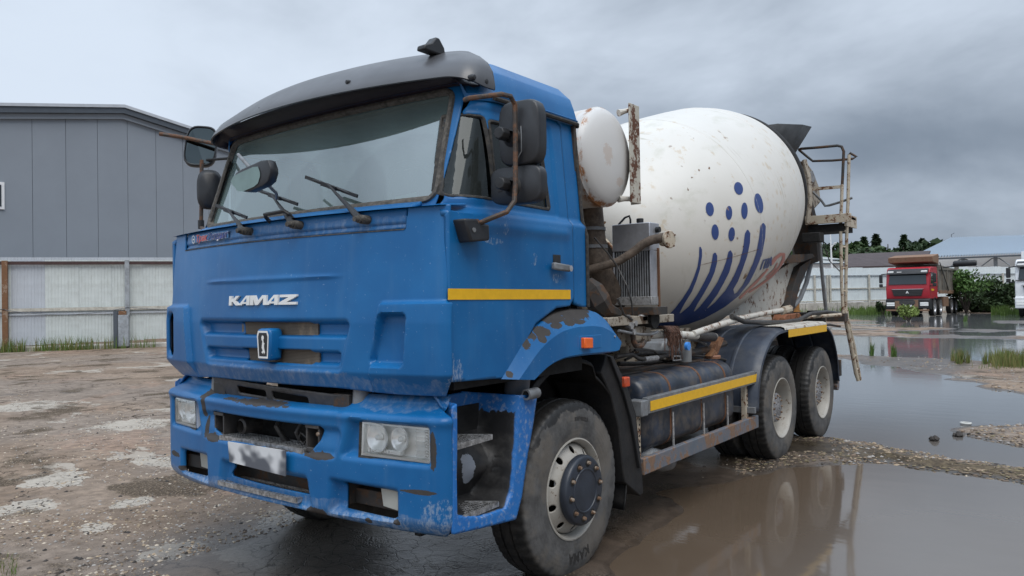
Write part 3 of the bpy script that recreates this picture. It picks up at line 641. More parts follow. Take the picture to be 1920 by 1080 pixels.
obj('post_channel', MB().box(s1-.45, s1-.30, -.2, -.05, .1, 1.45), M['trim_grey'], lf); obj('rust_patch', MB().box(s1-.26, s1-.0, -.24, -.12, 1.31, 1.46), M['rust_pole'], lf)
for s in (-10.8, -6.7, -2.6, 6.3, 9.5, 12.7, 16, 20.2): obj('post', MB().box(s, s+.15, -.12, -.02, .1, 3.38), M['post_grey'], lf)
mb = MB(); 
def sag(a, b, z, dip): return [(a+(b-a)*t, -.14, z-dip*4*t*(1-t)) for t in np.linspace(0, 1, 14)]
obj('cable', MB().tube(sag(-2.5, .2, 1.60, .05), .012, 5), M['black_plastic'] if 'black_plastic' in M else M['trim_grey'], lf); obj('cable', MB().tube(sag(.2, s1, 1.58, .22), .012, 5), M['trim_grey'], lf); obj('cable', MB().tube(sag(s1, s1+5, 1.60, .15), .012, 5), M['trim_grey'], lf)
# ---- grey hall
wd_ = ray(2216, 540); wd_[2] = 0; wd_ /= np.linalg.norm(wd_); P0 = CAM+ray(63, 540)*33; A2 = P0[:2]; d2 = wd_[:2]; rz2 = math.atan2(d2[1], d2[0])
hall = thing('industrial_hall', 'large grey hall of smooth metal panels with a low gable roof', 'building', (A2[0], A2[1], 0), rz2)
RS, RZ, SLP = 3.73, 10.75, .165
def topz(s): return RZ-abs(s-RS)*SLP
hw = 11.0; k0 = int(-hw/1.33)
for k in range(-6, 12):
    a = k*1.33; b = a+1.33-.018
    if a < RS-hw or b > RS+hw: continue
    pts = [(a, 0), (b, 0), (b, topz(b))]+([(RS, RZ)] if a < RS < b else [])+[(a, topz(a))]
    obj('wall_panel', MB().prism(pts, -.0, .10, 'Y'), M['panel_grey'], hall, smooth=0)
obj('wall_core', MB().prism([(RS-hw, 0), (RS+hw, 0), (RS+hw, topz(RS+hw)), (RS, RZ), (RS-hw, topz(RS-hw))], .03, 40, 'Y'), M['trim_grey'], hall, smooth=0)
for sg_ in (-1, 1):
    q = [(RS, RZ+.30), (RS+sg_*(hw+.5), RZ+.30-(hw+.5)*SLP), (RS+sg_*(hw+.5), RZ-.06-(hw+.5)*SLP), (RS, RZ-.06)]
    obj('verge_trim', MB().prism(q, -.30, -.12, 'Y'), M['trim_grey'], hall, smooth=0)
    q2 = [(a, z+.04) for a, z in q[:2]]+[(q[1][0], q[1][1]-.08), (RS, RZ+.2)]
    obj('roof', MB().prism(q2, -.36, 40.3, 'Y'), M['sheet2'], hall, smooth=0)
    obj('verge_lower_trim', MB().prism([(RS, RZ-.07), (RS+sg_*(hw+.2), RZ-.07-(hw+.2)*SLP), (RS+sg_*(hw+.2), RZ-.30-(hw+.2)*SLP), (RS, RZ-.30)], -.14, -.01, 'Y'), M['panel_grey'], hall, smooth=0)
wz0, wz1 = 5.81, 6.97; wf = obj('window', MB().box(-2.7, -1.07, -.06, -.004, wz0, wz1), M['white_paint'] if 'white_paint' in M else M['sheet'], hall, bevel=.01)
for a, b in ((-2.6, -1.95), (-1.87, -1.19)): obj('pane', MB().box(a, b, -.075, -.062, wz0+.12, wz1-.12), M['far_glass'], wf, smooth=0)
# ---- far fence across the yard
A3, d3, rz3 = frame_line(ond(1380, 583, 58), ond(1990, 586, 66)); A3 = A3-d3*23
ff = thing('yard_fence', 'long white corrugated fence on a concrete wall behind the red tipper', 'fence', (A3[0], A3[1], 0), rz3)
sA = onplane(1380, 583, A3, d3)[0]; sB = onplane(2010, 583, A3, d3)[0]; LF = sB+22
ss = corr_sheet(1.14, 2.70, .19, .02); s_o = obj('sheet', ss, M['sheet_w'], ff, smooth=0, fix=False); s_o.location = (0, .06, .92); k = 1
while k*1.15 < LF: o = s_o.copy(); S.collection.objects.link(o); o.parent = ff; o.location = (k*1.15, .06, .92+.02*((k*7) % 3)); k += 1
for z in (1.02, 2.0, 3.02): obj('rail', MB().box(0, LF, -.04, .02, z-.04, z+.04), M['rail_white'] if z < 2.5 else M['post_grey'], ff)
for s in [onplane(px, 560, A3, d3)[0] for px in (1440, 1484, 1527, 1551, 1556, 1629, 1706, 1790, 1880, 1975)]+[1.5, 5, 8.5, 12, 15.5, 19, sB+3, sB+6.5, sB+10, sB+14, sB+18]:
    obj('post', MB().box(s-.07, s+.07, -.12, -.02, 0, 3.1), M['rail_white'], ff)
k = 0; s = 0
while s < LF:
    L = 2.9; obj('concrete_block', MB().box(s, min(LF, s+L-.05), -.16, .40, -.2, .90), M['concrete'], ff, bevel=.02); s += L
# ---- shed with the ribbed blue-white roof
E0, E1 = ond(1708, 483, 95), ond(1925, 474.5, 102); R0, R1 = ond(1783, 446.5, 103), ond(1925, 441, 109)
E1 = E0+(E1-E0)*1.8; R1 = R0+(R1-R0)*2.1; mb = MB(); P_ = []; NR = 150
for k in range(NR+1):
    t = k/NR; a = E0*(1-t)+E1*t; b = R0*(1-t)+R1*t; u = .17*(1 if k % 2 else -1); P_ += [tuple(a+np.array([0, 0, u])), tuple(b+np.array([0, 0, u]))]
mb.grid(P_, 2, NR+1); shed = thing('open_shed', 'open shed with a ribbed pale blue metal roof beyond the fence', 'shed', tuple([E0[0], E0[1], 0]))
def rel(o, root): o.location = tuple(-np.array(root.location)); return o
rel(obj('roof', mb, simple('pale_blue_roofing', (.44, .52, .60), .4, .1, var=.05), shed, smooth=0, fix=False), shed)
ex = (E1-E0)/np.linalg.norm(E1-E0); bk = np.array([-ex[1], ex[0], 0])
for t in (.02, .28, .44, .62, .8, .98):
    p = E0+(E1-E0)*t+bk*1.2; rel(obj('column', MB().box(p[0]-.22, p[0]+.22, p[1]-.2, p[1]+.2, 0, p[2]-.15), M['post_grey'] if t != .62 else M['trim_grey'], shed), shed)
    rel(obj('brace', MB().tube([p+np.array([-1.6, 0, -1.5]), p+np.array([-.4, 0, -.5]), p+np.array([.4, 0, -.5]), p+np.array([1.6, 0, -1.5])], .08, 6), M['post_grey'], shed), shed)
a = E0+bk*7; b = E1+bk*7; rel(obj('back_wall', MB().add([(a[0], a[1], 0), (b[0], b[1], 0), (b[0], b[1], b[2]+.8), (a[0], a[1], a[2]+.8)], [(0, 1, 2, 3)]), M['white_paint'], shed, smooth=0), shed)
rel(obj('eave_beam', MB().bar(E0+np.array([0, .1, -.28]), E1+np.array([0, .1, -.28]), .2, .22), M['trim_grey'], shed), shed)
# small aerial on the shed's gable
p = ond(1784, 446, 103); ae = obj('roof_aerial', MB().tube([p, p+np.array([0, 0, .45]), p+np.array([.35, 0, .65])], .04, 5), M['trim_grey']); ae.data.transform(Matrix.Identity(4))
tag(ae, 'small bent aerial on the left end of the ribbed shed roof', 'aerial')
# ---- long low building with a brown roof
B0, B1, T0, T1 = ond(1578, 500.5, 84), ond(1730, 496, 88), ond(1592, 476, 92), ond(1745, 470, 96); B0 = B0-(B1-B0)*.04; 
bb = thing('low_warehouse', 'long low building with a plain brown roof behind the fence', 'building', (B0[0], B0[1], 0))
mb = MB(); P_ = [B0, B1, T1, T0]; mb.add([tuple(p) for p in P_]+[tuple(p-np.array([0, 0, .18])) for p in P_], [(0, 1, 2, 3), (7, 6, 5, 4), (0, 1, 5, 4), (1, 2, 6, 5), (2, 3, 7, 6), (3, 0, 4, 7)])
rel(obj('roof', mb, simple('brown_roofing', (.060, .044, .045), .75, var=.15, sc=1), bb, smooth=0), bb)
dz = np.array([0, .3, 0]); mb = MB(); mb.add([(B0+dz)[0:3]*[1, 1, 0], (B1+dz)*[1, 1, 0], B1+dz-[0, 0, .1], B0+dz-[0, 0, .1]], [(0, 1, 2, 3)]); rel(obj('wall', mb, M['white_paint'], bb, smooth=0), bb)
rel(obj('fascia_board', MB().bar(B0+[0, -.02, -.28], B1+[0, -.02, -.28], .05, .14), M['white_paint'], bb), bb)
# ---- white sheds left of the ladder
for k, (x0, x1, y0, y1, D, lb) in enumerate(((1470, 1577, 494, 520, 78, 'white flat-roofed cabin behind the fence, nearer of two'), (1490, 1570, 487, 500, 86, 'white cabin with a low dark-edged roof behind the fence, farther of two'))):
    a = ond(x0, y0, D); b = ond(x1, y0+1, D+2); t = thing('site_cabin', lb, 'cabin', (a[0], a[1], 0), math.atan2(b[1]-a[1], b[0]-a[0]), 'white cabins behind the fence'); L = np.hypot(b[0]-a[0], b[1]-a[1])
    obj('wall', MB().box(0, L, 0, 3, 0, a[2]), M['white_paint'], t, smooth=0); obj('roof', MB().prism([(-.2, a[2]+.0), (L+.2, a[2]+.0), (L+.2, a[2]+.10), (L*.5, a[2]+.38), (-.2, a[2]+.16)], -.3, 3.3, 'Y'), M['sheet_w'], t, smooth=0)
    obj('eave_edge', MB().box(-.2, L+.2, -.34, -.30, a[2]-.1, a[2]+.02), M['trim_grey'], t, smooth=0)
# lamp pole
p = ond(1560.5, 505, 74); p[2] = 0; zt_ = ond(1559, 436, 74)[2]
lpz = thing('lamp_pole', 'thin white pole with a short bracket in front of the far trees', 'pole', tuple(p)); obj('pole', MB().tube([(0, 0, 0), (-.02, 0, 3.5), (-.1, 0, zt_)], [.13, .11, .05], 8), M['white_paint'], lpz)
zb2 = ond(1562, 459, 74)[2]; obj('bracket', MB().tube([(-.1, 0, zb2-.35), (.15, 0, zb2), (.35, 0, zb2+.18)], .07, 6), M['white_paint'], lpz); obj('lamp_head', MB().box(.22, .45, -.1, .1, zb2+.12, zb2+.22), M['white_paint'], lpz)
# ---- trees
def leafmat(name, c):
    m, n = newmat(name); P = n.n('ShaderNodeNewGeometry').outputs['Position']; a = n.noise(.8, 3, .6, P); b = n.noise(6, 2, .5, P)
    col = n.mix(a, tuple(q*.6 for q in c), tuple(min(1, q*1.45) for q in c)); col = n.mix(n.math('MULTIPLY', b, .3), col, (.10, .12, .03))
    n.out(n.bsdf(col, .6, **{'Specular IOR Level': .25})); return m
ML = [leafmat('leaf_dark', (.022, .046, .022)), leafmat('leaf_mid', (.036, .070, .026)), leafmat('leaf_pine', (.018, .036, .022))]
M['bark'] = simple('bark', (.07, .055, .045), .9, var=.3)
def crown_mesh(kind, H, Wd, N, leaf, seed, mat):
    rg = np.random.default_rng(seed); mb = MB(); C0 = []
    if kind == 'con':
        for k in range(N):
            h = rg.random()**.8; r = Wd*(1-h)**.85*(.75+.25*math.sin(h*34+seed))*(.35+.65*rg.random()**.5); a = rg.random()*2*PI; C0.append((r*math.cos(a), r*math.sin(a), H*(.12+.88*h)-.25*r*.6))
    else:
        bl = [(rg.normal()*Wd*.36, rg.normal()*Wd*.36, H*(.38+.50*rg.random()), Wd*(.26+.26*rg.random())) for _ in range(13)]
        for k in range(N):
            b = bl[rg.integers(len(bl))]; v = rg.normal(size=3); v /= np.linalg.norm(v); r = b[3]*(.6+.45*rg.random()); C0.append((b[0]+v[0]*r, b[1]+v[1]*r, b[2]+v[2]*r*.85))
    C0 = np.array(C0); N = len(C0); a = rg.normal(size=(N, 3)); a /= np.linalg.norm(a, axis=1)[:, None]; b = np.cross(a, rg.normal(size=(N, 3))); b /= np.linalg.norm(b, axis=1)[:, None]; s = leaf*(.6+.8*rg.random((N, 1)))
    V = np.stack([C0-a*s, C0+b*s*.6, C0+a*s, C0-b*s*.6], 1).reshape(-1, 3); F = np.arange(4*N).reshape(-1, 4)
    me = bpy.data.meshes.new('crown'); me.from_pydata(V.tolist(), [], F.tolist()); me.materials.append(mat); return me
protos = [('dec', crown_mesh('dec', 11, 4.2, 2600, .50, 3, ML[1])), ('dec', crown_mesh('dec', 10, 4.8, 2600, .50, 5, ML[0])), ('con', crown_mesh('con', 13, 3.0, 2200, .42, 8, ML[2])), ('dec', crown_mesh('dec', 12, 3.6, 2600, .46, 12, ML[1])), ('con', crown_mesh('con', 12, 2.5, 2000, .38, 15, ML[0]))]
tmb = MB().tube([(0, 0, 0), (.05, 0, 5), (0, 0, 10)], [.25, .18, .05], 6); tme = mesh_of('trunk', tmb.v, tmb.f); tme.materials.append(M['bark'])
def tree(px, toppy, D, pi, lb, wscale=1.):
    kind, me = protos[pi]; p = ond(px, 547, D); z = ond(px, toppy, D)[2]; H = [11.8, 10.8, 13, 12.6, 12][pi]; s = z/H
    t = thing('pine_tree' if kind == 'con' else 'broadleaf_tree', lb, 'tree', (p[0], p[1], 0), random.random()*6, 'trees of the wood beyond the yard'); t.scale = (s*wscale, s*wscale, s)
    for nm, m_ in (('crown', me), ('trunk', tme)): o = bpy.data.objects.new(nm, m_); S.collection.objects.link(o); o.parent = t
special = [(1622, 446, 150, 4, 'pointed dark conifer, leftmost of the spires right of the mixer ladder'), (1645, 441, 152, 2, 'tallest pointed spruce on the skyline right of the mixer ladder'), (1667, 449, 148, 1, 'rounded broadleaf tree just right of the tallest spruce'), (1697, 442, 150, 4, 'ragged double-topped pine above the brown roof'), (1731, 449, 152, 2, 'short pine near the left end of the ribbed shed roof'), (1602, 445, 146, 3, 'broad leafy tree just right of the mixer ladder')]
for a in special: tree(*a, 1.45)
rt_ = random.Random(5)
ORD = ['first', 'second', 'third', 'fourth', 'fifth', 'sixth', 'seventh', 'eighth', 'ninth', 'tenth']
def where(px, cnt):
    for lim, nm in ((1560, 'tree glimpsed between the drum and the lamp pole'), (1588, 'tree between the lamp pole and the mixer ladder'), (1645, 'tree from the mixer ladder towards the tallest spruce'), (1697, 'tree from the tallest spruce towards the double-topped pine'), (1900, 'tree from the double-topped pine towards the shed')):
        if px < lim: cnt[nm] = cnt.get(nm, -1)+1; return ORD[cnt[nm]]+' '+nm
cn, cn2 = {}, {}
px = 1500
while px < 1800: tree(px, rt_.uniform(452, 462), rt_.uniform(132, 148), rt_.choice([0, 1, 3, 0, 3]), 'skyline broadleaf, '+where(px, cn), 1.25); px += 14
px = 1496
while px < 1800: tree(px, rt_.uniform(463, 470), rt_.uniform(120, 128), rt_.choice([0, 1, 3]), 'low front-row broadleaf, '+where(px, cn2), 1.35); px += 19
# a low far wood closes the horizon on either side
rg = np.random.default_rng(31); NW = 26000; az = rg.uniform(math.radians(-105), math.radians(75), NW); R_w = rg.uniform(168, 185, NW); hh = 7.5+2.2*np.sin(az*37)+1.6*np.sin(az*91+1)+1.2*np.sin(az*213)
zc = hh*rg.random(NW)**.6; cx_ = CAM[0]+R_w*np.sin(az); cy_ = CAM[1]+R_w*np.cos(az); C0 = np.stack([cx_, cy_, zc], 1); a_ = rg.normal(size=(NW, 3)); a_ /= np.linalg.norm(a_, axis=1)[:, None]; b_ = np.cross(a_, rg.normal(size=(NW, 3))); b_ /= np.linalg.norm(b_, axis=1)[:, None]; s_ = rg.uniform(.7, 1.5, (NW, 1))
me = bpy.data.meshes.new('far_wood'); me.from_pydata(np.stack([C0-a_*s_, C0+b_*s_*.7, C0+a_*s_, C0-b_*s_*.7], 1).reshape(-1, 3).tolist(), [], np.arange(4*NW).reshape(-1, 4).tolist()); me.materials.append(ML[0]); o = bpy.data.objects.new('far_wood', me); S.collection.objects.link(o); tag(o, kind='stuff')
# ---- grass, weeds, bushes
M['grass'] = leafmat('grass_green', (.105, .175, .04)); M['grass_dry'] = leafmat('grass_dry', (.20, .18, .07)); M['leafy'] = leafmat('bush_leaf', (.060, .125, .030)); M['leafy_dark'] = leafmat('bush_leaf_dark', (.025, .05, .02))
M['clump'] = leafmat('clump_leaf', (.19, .25, .07))
def blades(name, pts, hmin, hmax, w, mats, seed=1, lean=.35):
    rg = np.random.default_rng(seed); P = np.array(pts); N = len(P); h = hmin+(hmax-hmin)*rg.random(N); a = rg.random(N)*2*PI; l = lean*h*rg.random(N); ww = w*(.6+.8*rg.random(N)); t = rg.random(N)*PI
    cx, cy = np.cos(t)*ww, np.sin(t)*ww; dx, dy = np.cos(a)*l, np.sin(a)*l
    V = np.stack([np.stack([P[:, 0]-cx, P[:, 1]-cy, P[:, 2]], 1), np.stack([P[:, 0]+cx, P[:, 1]+cy, P[:, 2]], 1), np.stack([P[:, 0]+cx*.7+dx*.35, P[:, 1]+cy*.7+dy*.35, P[:, 2]+h*.6], 1), np.stack([P[:, 0]-cx*.7+dx*.35, P[:, 1]-cy*.7+dy*.35, P[:, 2]+h*.6], 1), np.stack([P[:, 0]+dx, P[:, 1]+dy, P[:, 2]+h], 1)], 1).reshape(-1, 3)
    b = 5*np.arange(N); F = [tuple(q) for q in np.stack([b, b+1, b+2, b+3], 1).tolist()]+[tuple(q) for q in np.stack([b+3, b+2, b+4], 1).tolist()]
    me = bpy.data.meshes.new(name); me.from_pydata(V.tolist(), [], F)
    for m in mats: me.materials.append(m)
    mi = rg.integers(0, len(mats), N); me.polygons.foreach_set('material_index', np.concatenate([mi, mi])); o = bpy.data.objects.new(name, me); S.collection.objects.link(o); return tag(o, kind='stuff')
rg = np.random.default_rng(4); pts = []
for k in range(2600):
    s = rg.uniform(-2.5, 5.5); dens = 1. if s < .9 else .8 if 1.3 < s < 3.2 else .35
    if rg.random() < dens: w = rg.uniform(-.55, -.1); pts.append((A[0]+d[0]*s+d[1]*w*1, A[1]+d[1]*s-d[0]*w*-1, .02))
pts = [(A[0]+d[0]*s+d[1]*w, A[1]+d[1]*s-d[0]*w, .02) for s, w in [((x), rg.uniform(.08, .55)) for x in rg.choice([rg.uniform(-2.5, .9), 0], 1)]]+[]
for k in range(2400):
    s = rg.uniform(-2.5, 5.2); dens = 1. if s < .85 else .75 if 1.2 < s < 3.1 else .28
    if rg.random() < dens: w = rg.uniform(.06, .5); pts.append((A[0]+d[0]*s+d[1]*w, A[1]+d[1]*s-d[0]*w, .02))
blades('fence_grass', pts, .06, .62, .010, [M['grass'], M['grass'], M['grass_dry']], 6)
def weed(px, py0, py1, lb, mat, dens=60, wid=.10):
    p = onz(px, py0); h = (py0-py1)/FPX*np.dot(p-CAM, CF); mb = MB().tube([(0, 0, 0), (.02, 0, h*.5), (.0, .02, h)], [.012, .009, .004], 5); t = thing('weed', lb, 'weed', (p[0], p[1], 0)); obj('stem', mb, M['bark'], t); mb = MB(); r_ = random.Random(px)
    for k in range(dens):
        z = h*(.15+.85*r_.random()); a = r_.random()*6.28; L = wid*(1.15-z/h)*(.5+r_.random()); c = Vector((0, 0, z)); e = Vector((math.cos(a)*L, math.sin(a)*L, L*.6)); u = Vector((-math.sin(a), math.cos(a), 0))*L*.18; mb.add([c, c+e*.5+u, c+e, c+e*.5-u], [(0, 1, 2, 3)])
    obj('leaves', mb, mat, t, smooth=0)
weed(123, 655, 618, 'thin dark weed left of the tall one at the left fence', M['grass_dry'], 50, .12); weed(152, 653, 608, 'tallest dark weed stalk by the middle of the left fence', M['leafy_dark'], 80, .15); weed(240, 652, 612, 'yellowish bushy weed in front of the grey fence post', M['grass_dry'], 140, .28); weed(139, 654, 637, 'short weed between the two dark stalks at the left fence', M['leafy_dark'], 40, .15)
def bush(px, py0, px0, px1, py1, D, N, leaf, lb, mats, seed, blobs=9, depth=1.):
    rg = np.random.default_rng(seed); c = ond(px, py0, D); Hh = (py0-py1)/FPX*D; Ww = (px1-px0)/FPX*D/2; t = thing('bush', lb, 'bush', (c[0], c[1], 0)); B = [(rg.uniform(-.75, .75)*Ww, rg.uniform(-.5, .5)*depth, Hh*rg.uniform(.2, .82), Hh*rg.uniform(.10, .26)) for _ in range(blobs)]
    V = []; F = []; mi = []
    for k in range(N):
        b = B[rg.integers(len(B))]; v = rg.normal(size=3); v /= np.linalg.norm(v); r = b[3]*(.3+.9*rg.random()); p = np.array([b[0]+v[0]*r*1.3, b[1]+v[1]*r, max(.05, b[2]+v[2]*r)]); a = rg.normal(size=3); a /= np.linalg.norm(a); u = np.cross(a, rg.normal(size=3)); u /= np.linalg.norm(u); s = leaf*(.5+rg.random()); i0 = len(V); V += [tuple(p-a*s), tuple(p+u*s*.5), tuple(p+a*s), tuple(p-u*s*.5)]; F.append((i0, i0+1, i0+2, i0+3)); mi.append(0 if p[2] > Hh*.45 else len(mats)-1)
    me = bpy.data.meshes.new('foliage'); me.from_pydata(V, [], F); [me.materials.append(m) for m in mats]; me.polygons.foreach_set('material_index', mi); o = bpy.data.objects.new('foliage', me); S.collection.objects.link(o); o.parent = t
    mb = MB(); [mb.tube([(0, 0, 0), (b[0]*.5, b[1]*.5, b[2]*.6), (b[0], b[1], b[2])], [.05, .035, .015], 5) for b in B]; obj('branches', mb, M['bark'], t)
    return t
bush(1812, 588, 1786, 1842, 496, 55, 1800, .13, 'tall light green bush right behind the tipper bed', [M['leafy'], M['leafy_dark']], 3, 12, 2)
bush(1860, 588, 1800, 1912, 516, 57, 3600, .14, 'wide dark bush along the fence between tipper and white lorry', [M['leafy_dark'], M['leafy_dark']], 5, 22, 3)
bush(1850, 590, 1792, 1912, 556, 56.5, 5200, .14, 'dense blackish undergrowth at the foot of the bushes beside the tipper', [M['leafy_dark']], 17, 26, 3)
bush(1655, 560, 1643, 1668, 532, 56.5, 260, .12, 'sparse twiggy shrub beside the left edge of the red tipper', [M['leafy_dark']], 8, 5, .5)
bush(1704, 607, 1690, 1722, 578, 42, 1100, .085, 'low yellow-green clump growing in the puddle before the red tipper', [M['clump'], M['clump']], 9, 7, .8)
rg = np.random.default_rng(9)
def tuft(px0, px1, py, N, sp=.5):
    out = []
    cs_ = [(rg.uniform(px0, px1), rg.normal()*sp, rg.uniform(.03, .10)*(px1-px0)+1) for _ in range(max(2, N//60))]
    for k in range(N): c_ = cs_[int(rg.integers(len(cs_)))]; p = onz(c_[0]+rg.normal()*c_[2], py+c_[1]+rg.normal()*sp*.4); out.append((p[0], p[1], 0.)) 
    return out
blades('far_fence_grass', tuft(1490, 1670, 587, 2600, 1.6)+tuft(1860, 1910, 590, 500, 1), .12, .75, .03, [M['grass'], M['grass']], 3)
blades('puddle_edge_grass', tuft(1780, 1795, 681, 110, 2)+tuft(1796, 1812, 682, 260, 1.5)+tuft(1845, 1860, 683, 130, 2)+tuft(1866, 1930, 686, 900, 3)+tuft(1852, 1990, 687, 1100, 4)+tuft(1808, 1822, 683, 60, 1.5), .06, .40, .006, [M['grass'], M['grass_dry'], M['grass_dry']], 2)
blades('puddle_tufts', tuft(1630, 1636, 668, 60, .8)+tuft(1670, 1680, 670, 90, 1)+tuft(1808, 1814, 603, 60, 1.), .12, .40, .008, [M['grass'], M['leafy']], 4)
blades('corner_grass', [(p[0], p[1], .02) for p in [onz(rg.uniform(-60, 34), rg.uniform(1050, 1120)) for _ in range(260)]], .02, .075, .0022, [M['grass'], M['grass_dry']], 7, .7)
# ---- heavy lorries in the background
def lorry(name, lb, cat, loc, rz, sc, paint_m, dark, tipper=True):
    t = thing(name, lb, cat, loc, rz); t.scale = (sc, sc, sc)
    gl = M['far_glass']; dk = M['black_plastic']; br = rusty(name+'_dirt', (.23, .13, .08), .35, 3, .8, r1=(.3, .2, .12))
    prof = [(-.02, 1.18), (-.06, 1.75), (0, 2.0), (.16, 2.72), (.30, 3.0), (.55, 3.10), (2.1, 3.12), (2.2, 3.0), (2.2, 1.1), (.0, 1.1)]
    cab = obj('cab', MB().prism(prof, -1.24, 1.24, 'X'), paint_m, t, bevel=.05)
    obj('windscreen', MB().add([(-1.08, -.075+.03, 2.02), (1.08, -.045, 2.02), (1.02, .115, 2.70), (-1.02, .115, 2.70)], [(0, 1, 2, 3)]), gl, cab, smooth=0, solid=.02)
    obj('sun_shield', MB().prism([(-.10, 2.66), (.02, 2.86), (.30, 3.0), (.32, 2.9), (.14, 2.7)], -1.15, 1.15, 'X'), dk, cab, bevel=.02)
    for x in (-.95, .95): obj('roof_lamp', MB().cbox((x, -.0, 2.80), (.34, .10, .10), (.3, 0, 0)), M['lamp_white'], cab, bevel=.02)
    obj('roof_plate', MB().cbox((-.45, -.02, 2.80), (.26, .08, .06)), M['white_letter'], cab)
    obj('grille', MB().prism([(-.88, 1.68), (.88, 1.68), (.78, 1.30), (-.78, 1.30)], -.10, -.03, 'Y'), dk, cab, bevel=.01)
    for z in (1.38, 1.47, 1.56): obj('grille_bar', MB().box(-.80, .80, -.115, -.10, z-.012, z+.012), M['grey_plastic'], cab)
    obj('grille_trim', MB().prism([(-.95, 1.74), (.95, 1.74), (.80, 1.70), (-.80, 1.70)], -.11, -.04, 'Y'), M['silver'], cab)
    if tipper: obj('emblem', MB().add([(-.10, -.12, 1.46), (-.02, -.12, 1.60), (.0, -.12, 1.62), (.02, -.12, 1.60), (.10, -.12, 1.46), (.03, -.12, 1.46), (0, -.12, 1.52), (-.03, -.12, 1.46)], [(0, 1, 2, 6, 7), (6, 2, 3, 4, 5)]), M['white_letter'], cab, smooth=0)
    for s in (-1, 1):
        obj('side_window', MB().prism([(.30, 2.05), (1.25, 2.05), (1.25, 2.68), (.42, 2.68)], s*1.238, s*1.252, 'X'), gl, cab, smooth=0)
        m_ = obj('mirror', MB().box(min(s*1.42, s*1.62), max(s*1.42, s*1.62), -.12, .02, 2.12, 2.66), dk, t, bevel=.04); obj('lower_mirror', MB().box(min(s*1.42, s*1.62), max(s*1.42, s*1.62), -.12, .02, 1.86, 2.08), dk, m_, bevel=.03); obj('mirror_arm', MB().tube([(s*1.2, .15, 2.72), (s*1.5, -.05, 2.68)], .03, 6), dk, m_); obj('mirror_arm', MB().tube([(s*1.2, .15, 1.9), (s*1.5, -.05, 1.88)], .03, 6), dk, m_)
        obj('headlight', MB().box(min(s*.72, s*1.18), max(s*.72, s*1.18), -.20, -.12, .80, .90), M['lamp_white'], t, bevel=.01); obj('headlight', MB().box(min(s*.72, s*1.18), max(s*.72, s*1.18), -.20, -.12, .68, .78), M['lamp_white'], t, bevel=.01)
        obj('side_step', MB().box(min(s*1.0, s*1.23), max(s*1.0, s*1.23), .15, .55, .45, 1.1), dk, t, bevel=.03)
        obj('wheel_arch', MB().lathe([(s*.9, .62), (s*1.24, .66), (s*1.25, .60), (s*.9, .56)], 'X', (0, 1.4, .55), 20, 0, PI*1.0, None), dk, t)
    obj('bumper', MB().prism([(-.18, .50), (-.18, 1.08), (-.02, 1.14), (.4, 1.14), (.4, .50)], -1.24, 1.24, 'X'), dk if tipper else paint_m, t, bevel=.04)
    if tipper:
        obj('bumper_beam', MB().box(-1.22, 1.22, -.26, -.14, .36, .46), br, t, bevel=.02); obj('mud_patch', MB().box(-.70, -.36, -.195, -.17, .52, 1.0), br, t, bevel=.01); obj('mud_patch', MB().box(.38, .62, -.195, -.17, .52, 1.05), br, t, bevel=.01)
        obj('door_lettering', MB().box(1.252, 1.256, .35, 1.1, 1.60, 1.72), M['yellow'], cab)
    obj('number_plate', MB().box(-.27, .27, -.21, -.185, .62, .74), M['white_letter'], t); obj('radiator_slats', MB().box(-.45, .45, -.20, -.18, .80, 1.0), M['grey_plastic'], t)
    wy = (1.4, 3.1, 6.6, 8.0) if tipper else (1.4, 5.4)
    for y in wy:
        for s in (-1, 1):
            w = part_empty('wheel', t, (s*1.08, y, .54)); obj('tyre', MB().lathe([(-.15, .30), (-.16, .42), (-.14, .53), (.14, .53), (.16, .42), (.15, .30)], 'X', seg=28), M['tyre'], w); obj('rim', MB().lathe([(s*.14, .30), (s*.15, .31), (s*.05, .26), (s*.04, .15), (s*.12, .13), (s*.13, 0)], 'X', seg=24), M['silver'], w)
    obj('chassis', MB().box(-.45, .45, .5, 8.6 if tipper else 6, .72, 1.0), M['dark_chassis'], t)
    if tipper:
        bd = simple('tipper_bed_steel', (.14, .13, .11), .7, var=.3, sc=1.5, dirt=.4, dcol=(.22, .17, .12))
        bed = obj('tipper_bed', MB().prism([(2.45, 1.5), (2.45, 3.3), (8.7, 3.0), (9.0, 1.5)], -1.25, 1.25, 'X'), bd, t, bevel=.03)
        obj('headboard', MB().prism([(.85, 3.42), (.78, 3.75), (2.5, 3.95), (2.5, 3.3)], -1.28, 1.28, 'X'), br, bed, bevel=.02)
        obj('top_rail', MB().box(1.25, 1.32, 2.5, 8.9, 2.95, 3.10), bd, bed)
        for y in (3.4, 4.8, 6.2, 7.6): obj('rib', MB().box(1.25, 1.33, y, y+.12, 1.55, 2.95), bd, bed)
        obj('lower_skirt', MB().box(1.20, 1.30, 2.6, 8.8, 1.40, 1.62), br, bed); obj('rear_post', MB().box(1.05, 1.3, 8.7, 8.9, 3.0, 3.3), bd, bed)
        obj('tank_box', MB().box(.75, 1.22, 4.0, 5.6, .55, 1.2), br, t, bevel=.02); obj('ram_strut', MB().tube([(1.34, 2.5, 3.4), (1.34, 5.0, 1.6)], .03, 6), dk, bed)
        obj('rolled_cover', MB().tube([(1.9, 3.6, 3.30), (2.0, 3.6, 3.30), (3.1, 3.6, 3.32), (3.2, 3.6, 3.32)], [.15, .2, .2, .15], 12), dk, bed); obj('cover_arm', MB().tube([(1.2, 3.6, 3.1), (2.2, 3.6, 3.14)], .04, 6), dk, bed)
    else:
        obj('box_body', MB().box(-1.27, 1.27, 2.6, 9.5, 1.1, 3.6), paint_m, t, bevel=.02)
        obj('cab_trim', MB().box(-1.2, 1.2, -.10, -.05, 1.95, 2.0), dk, cab)
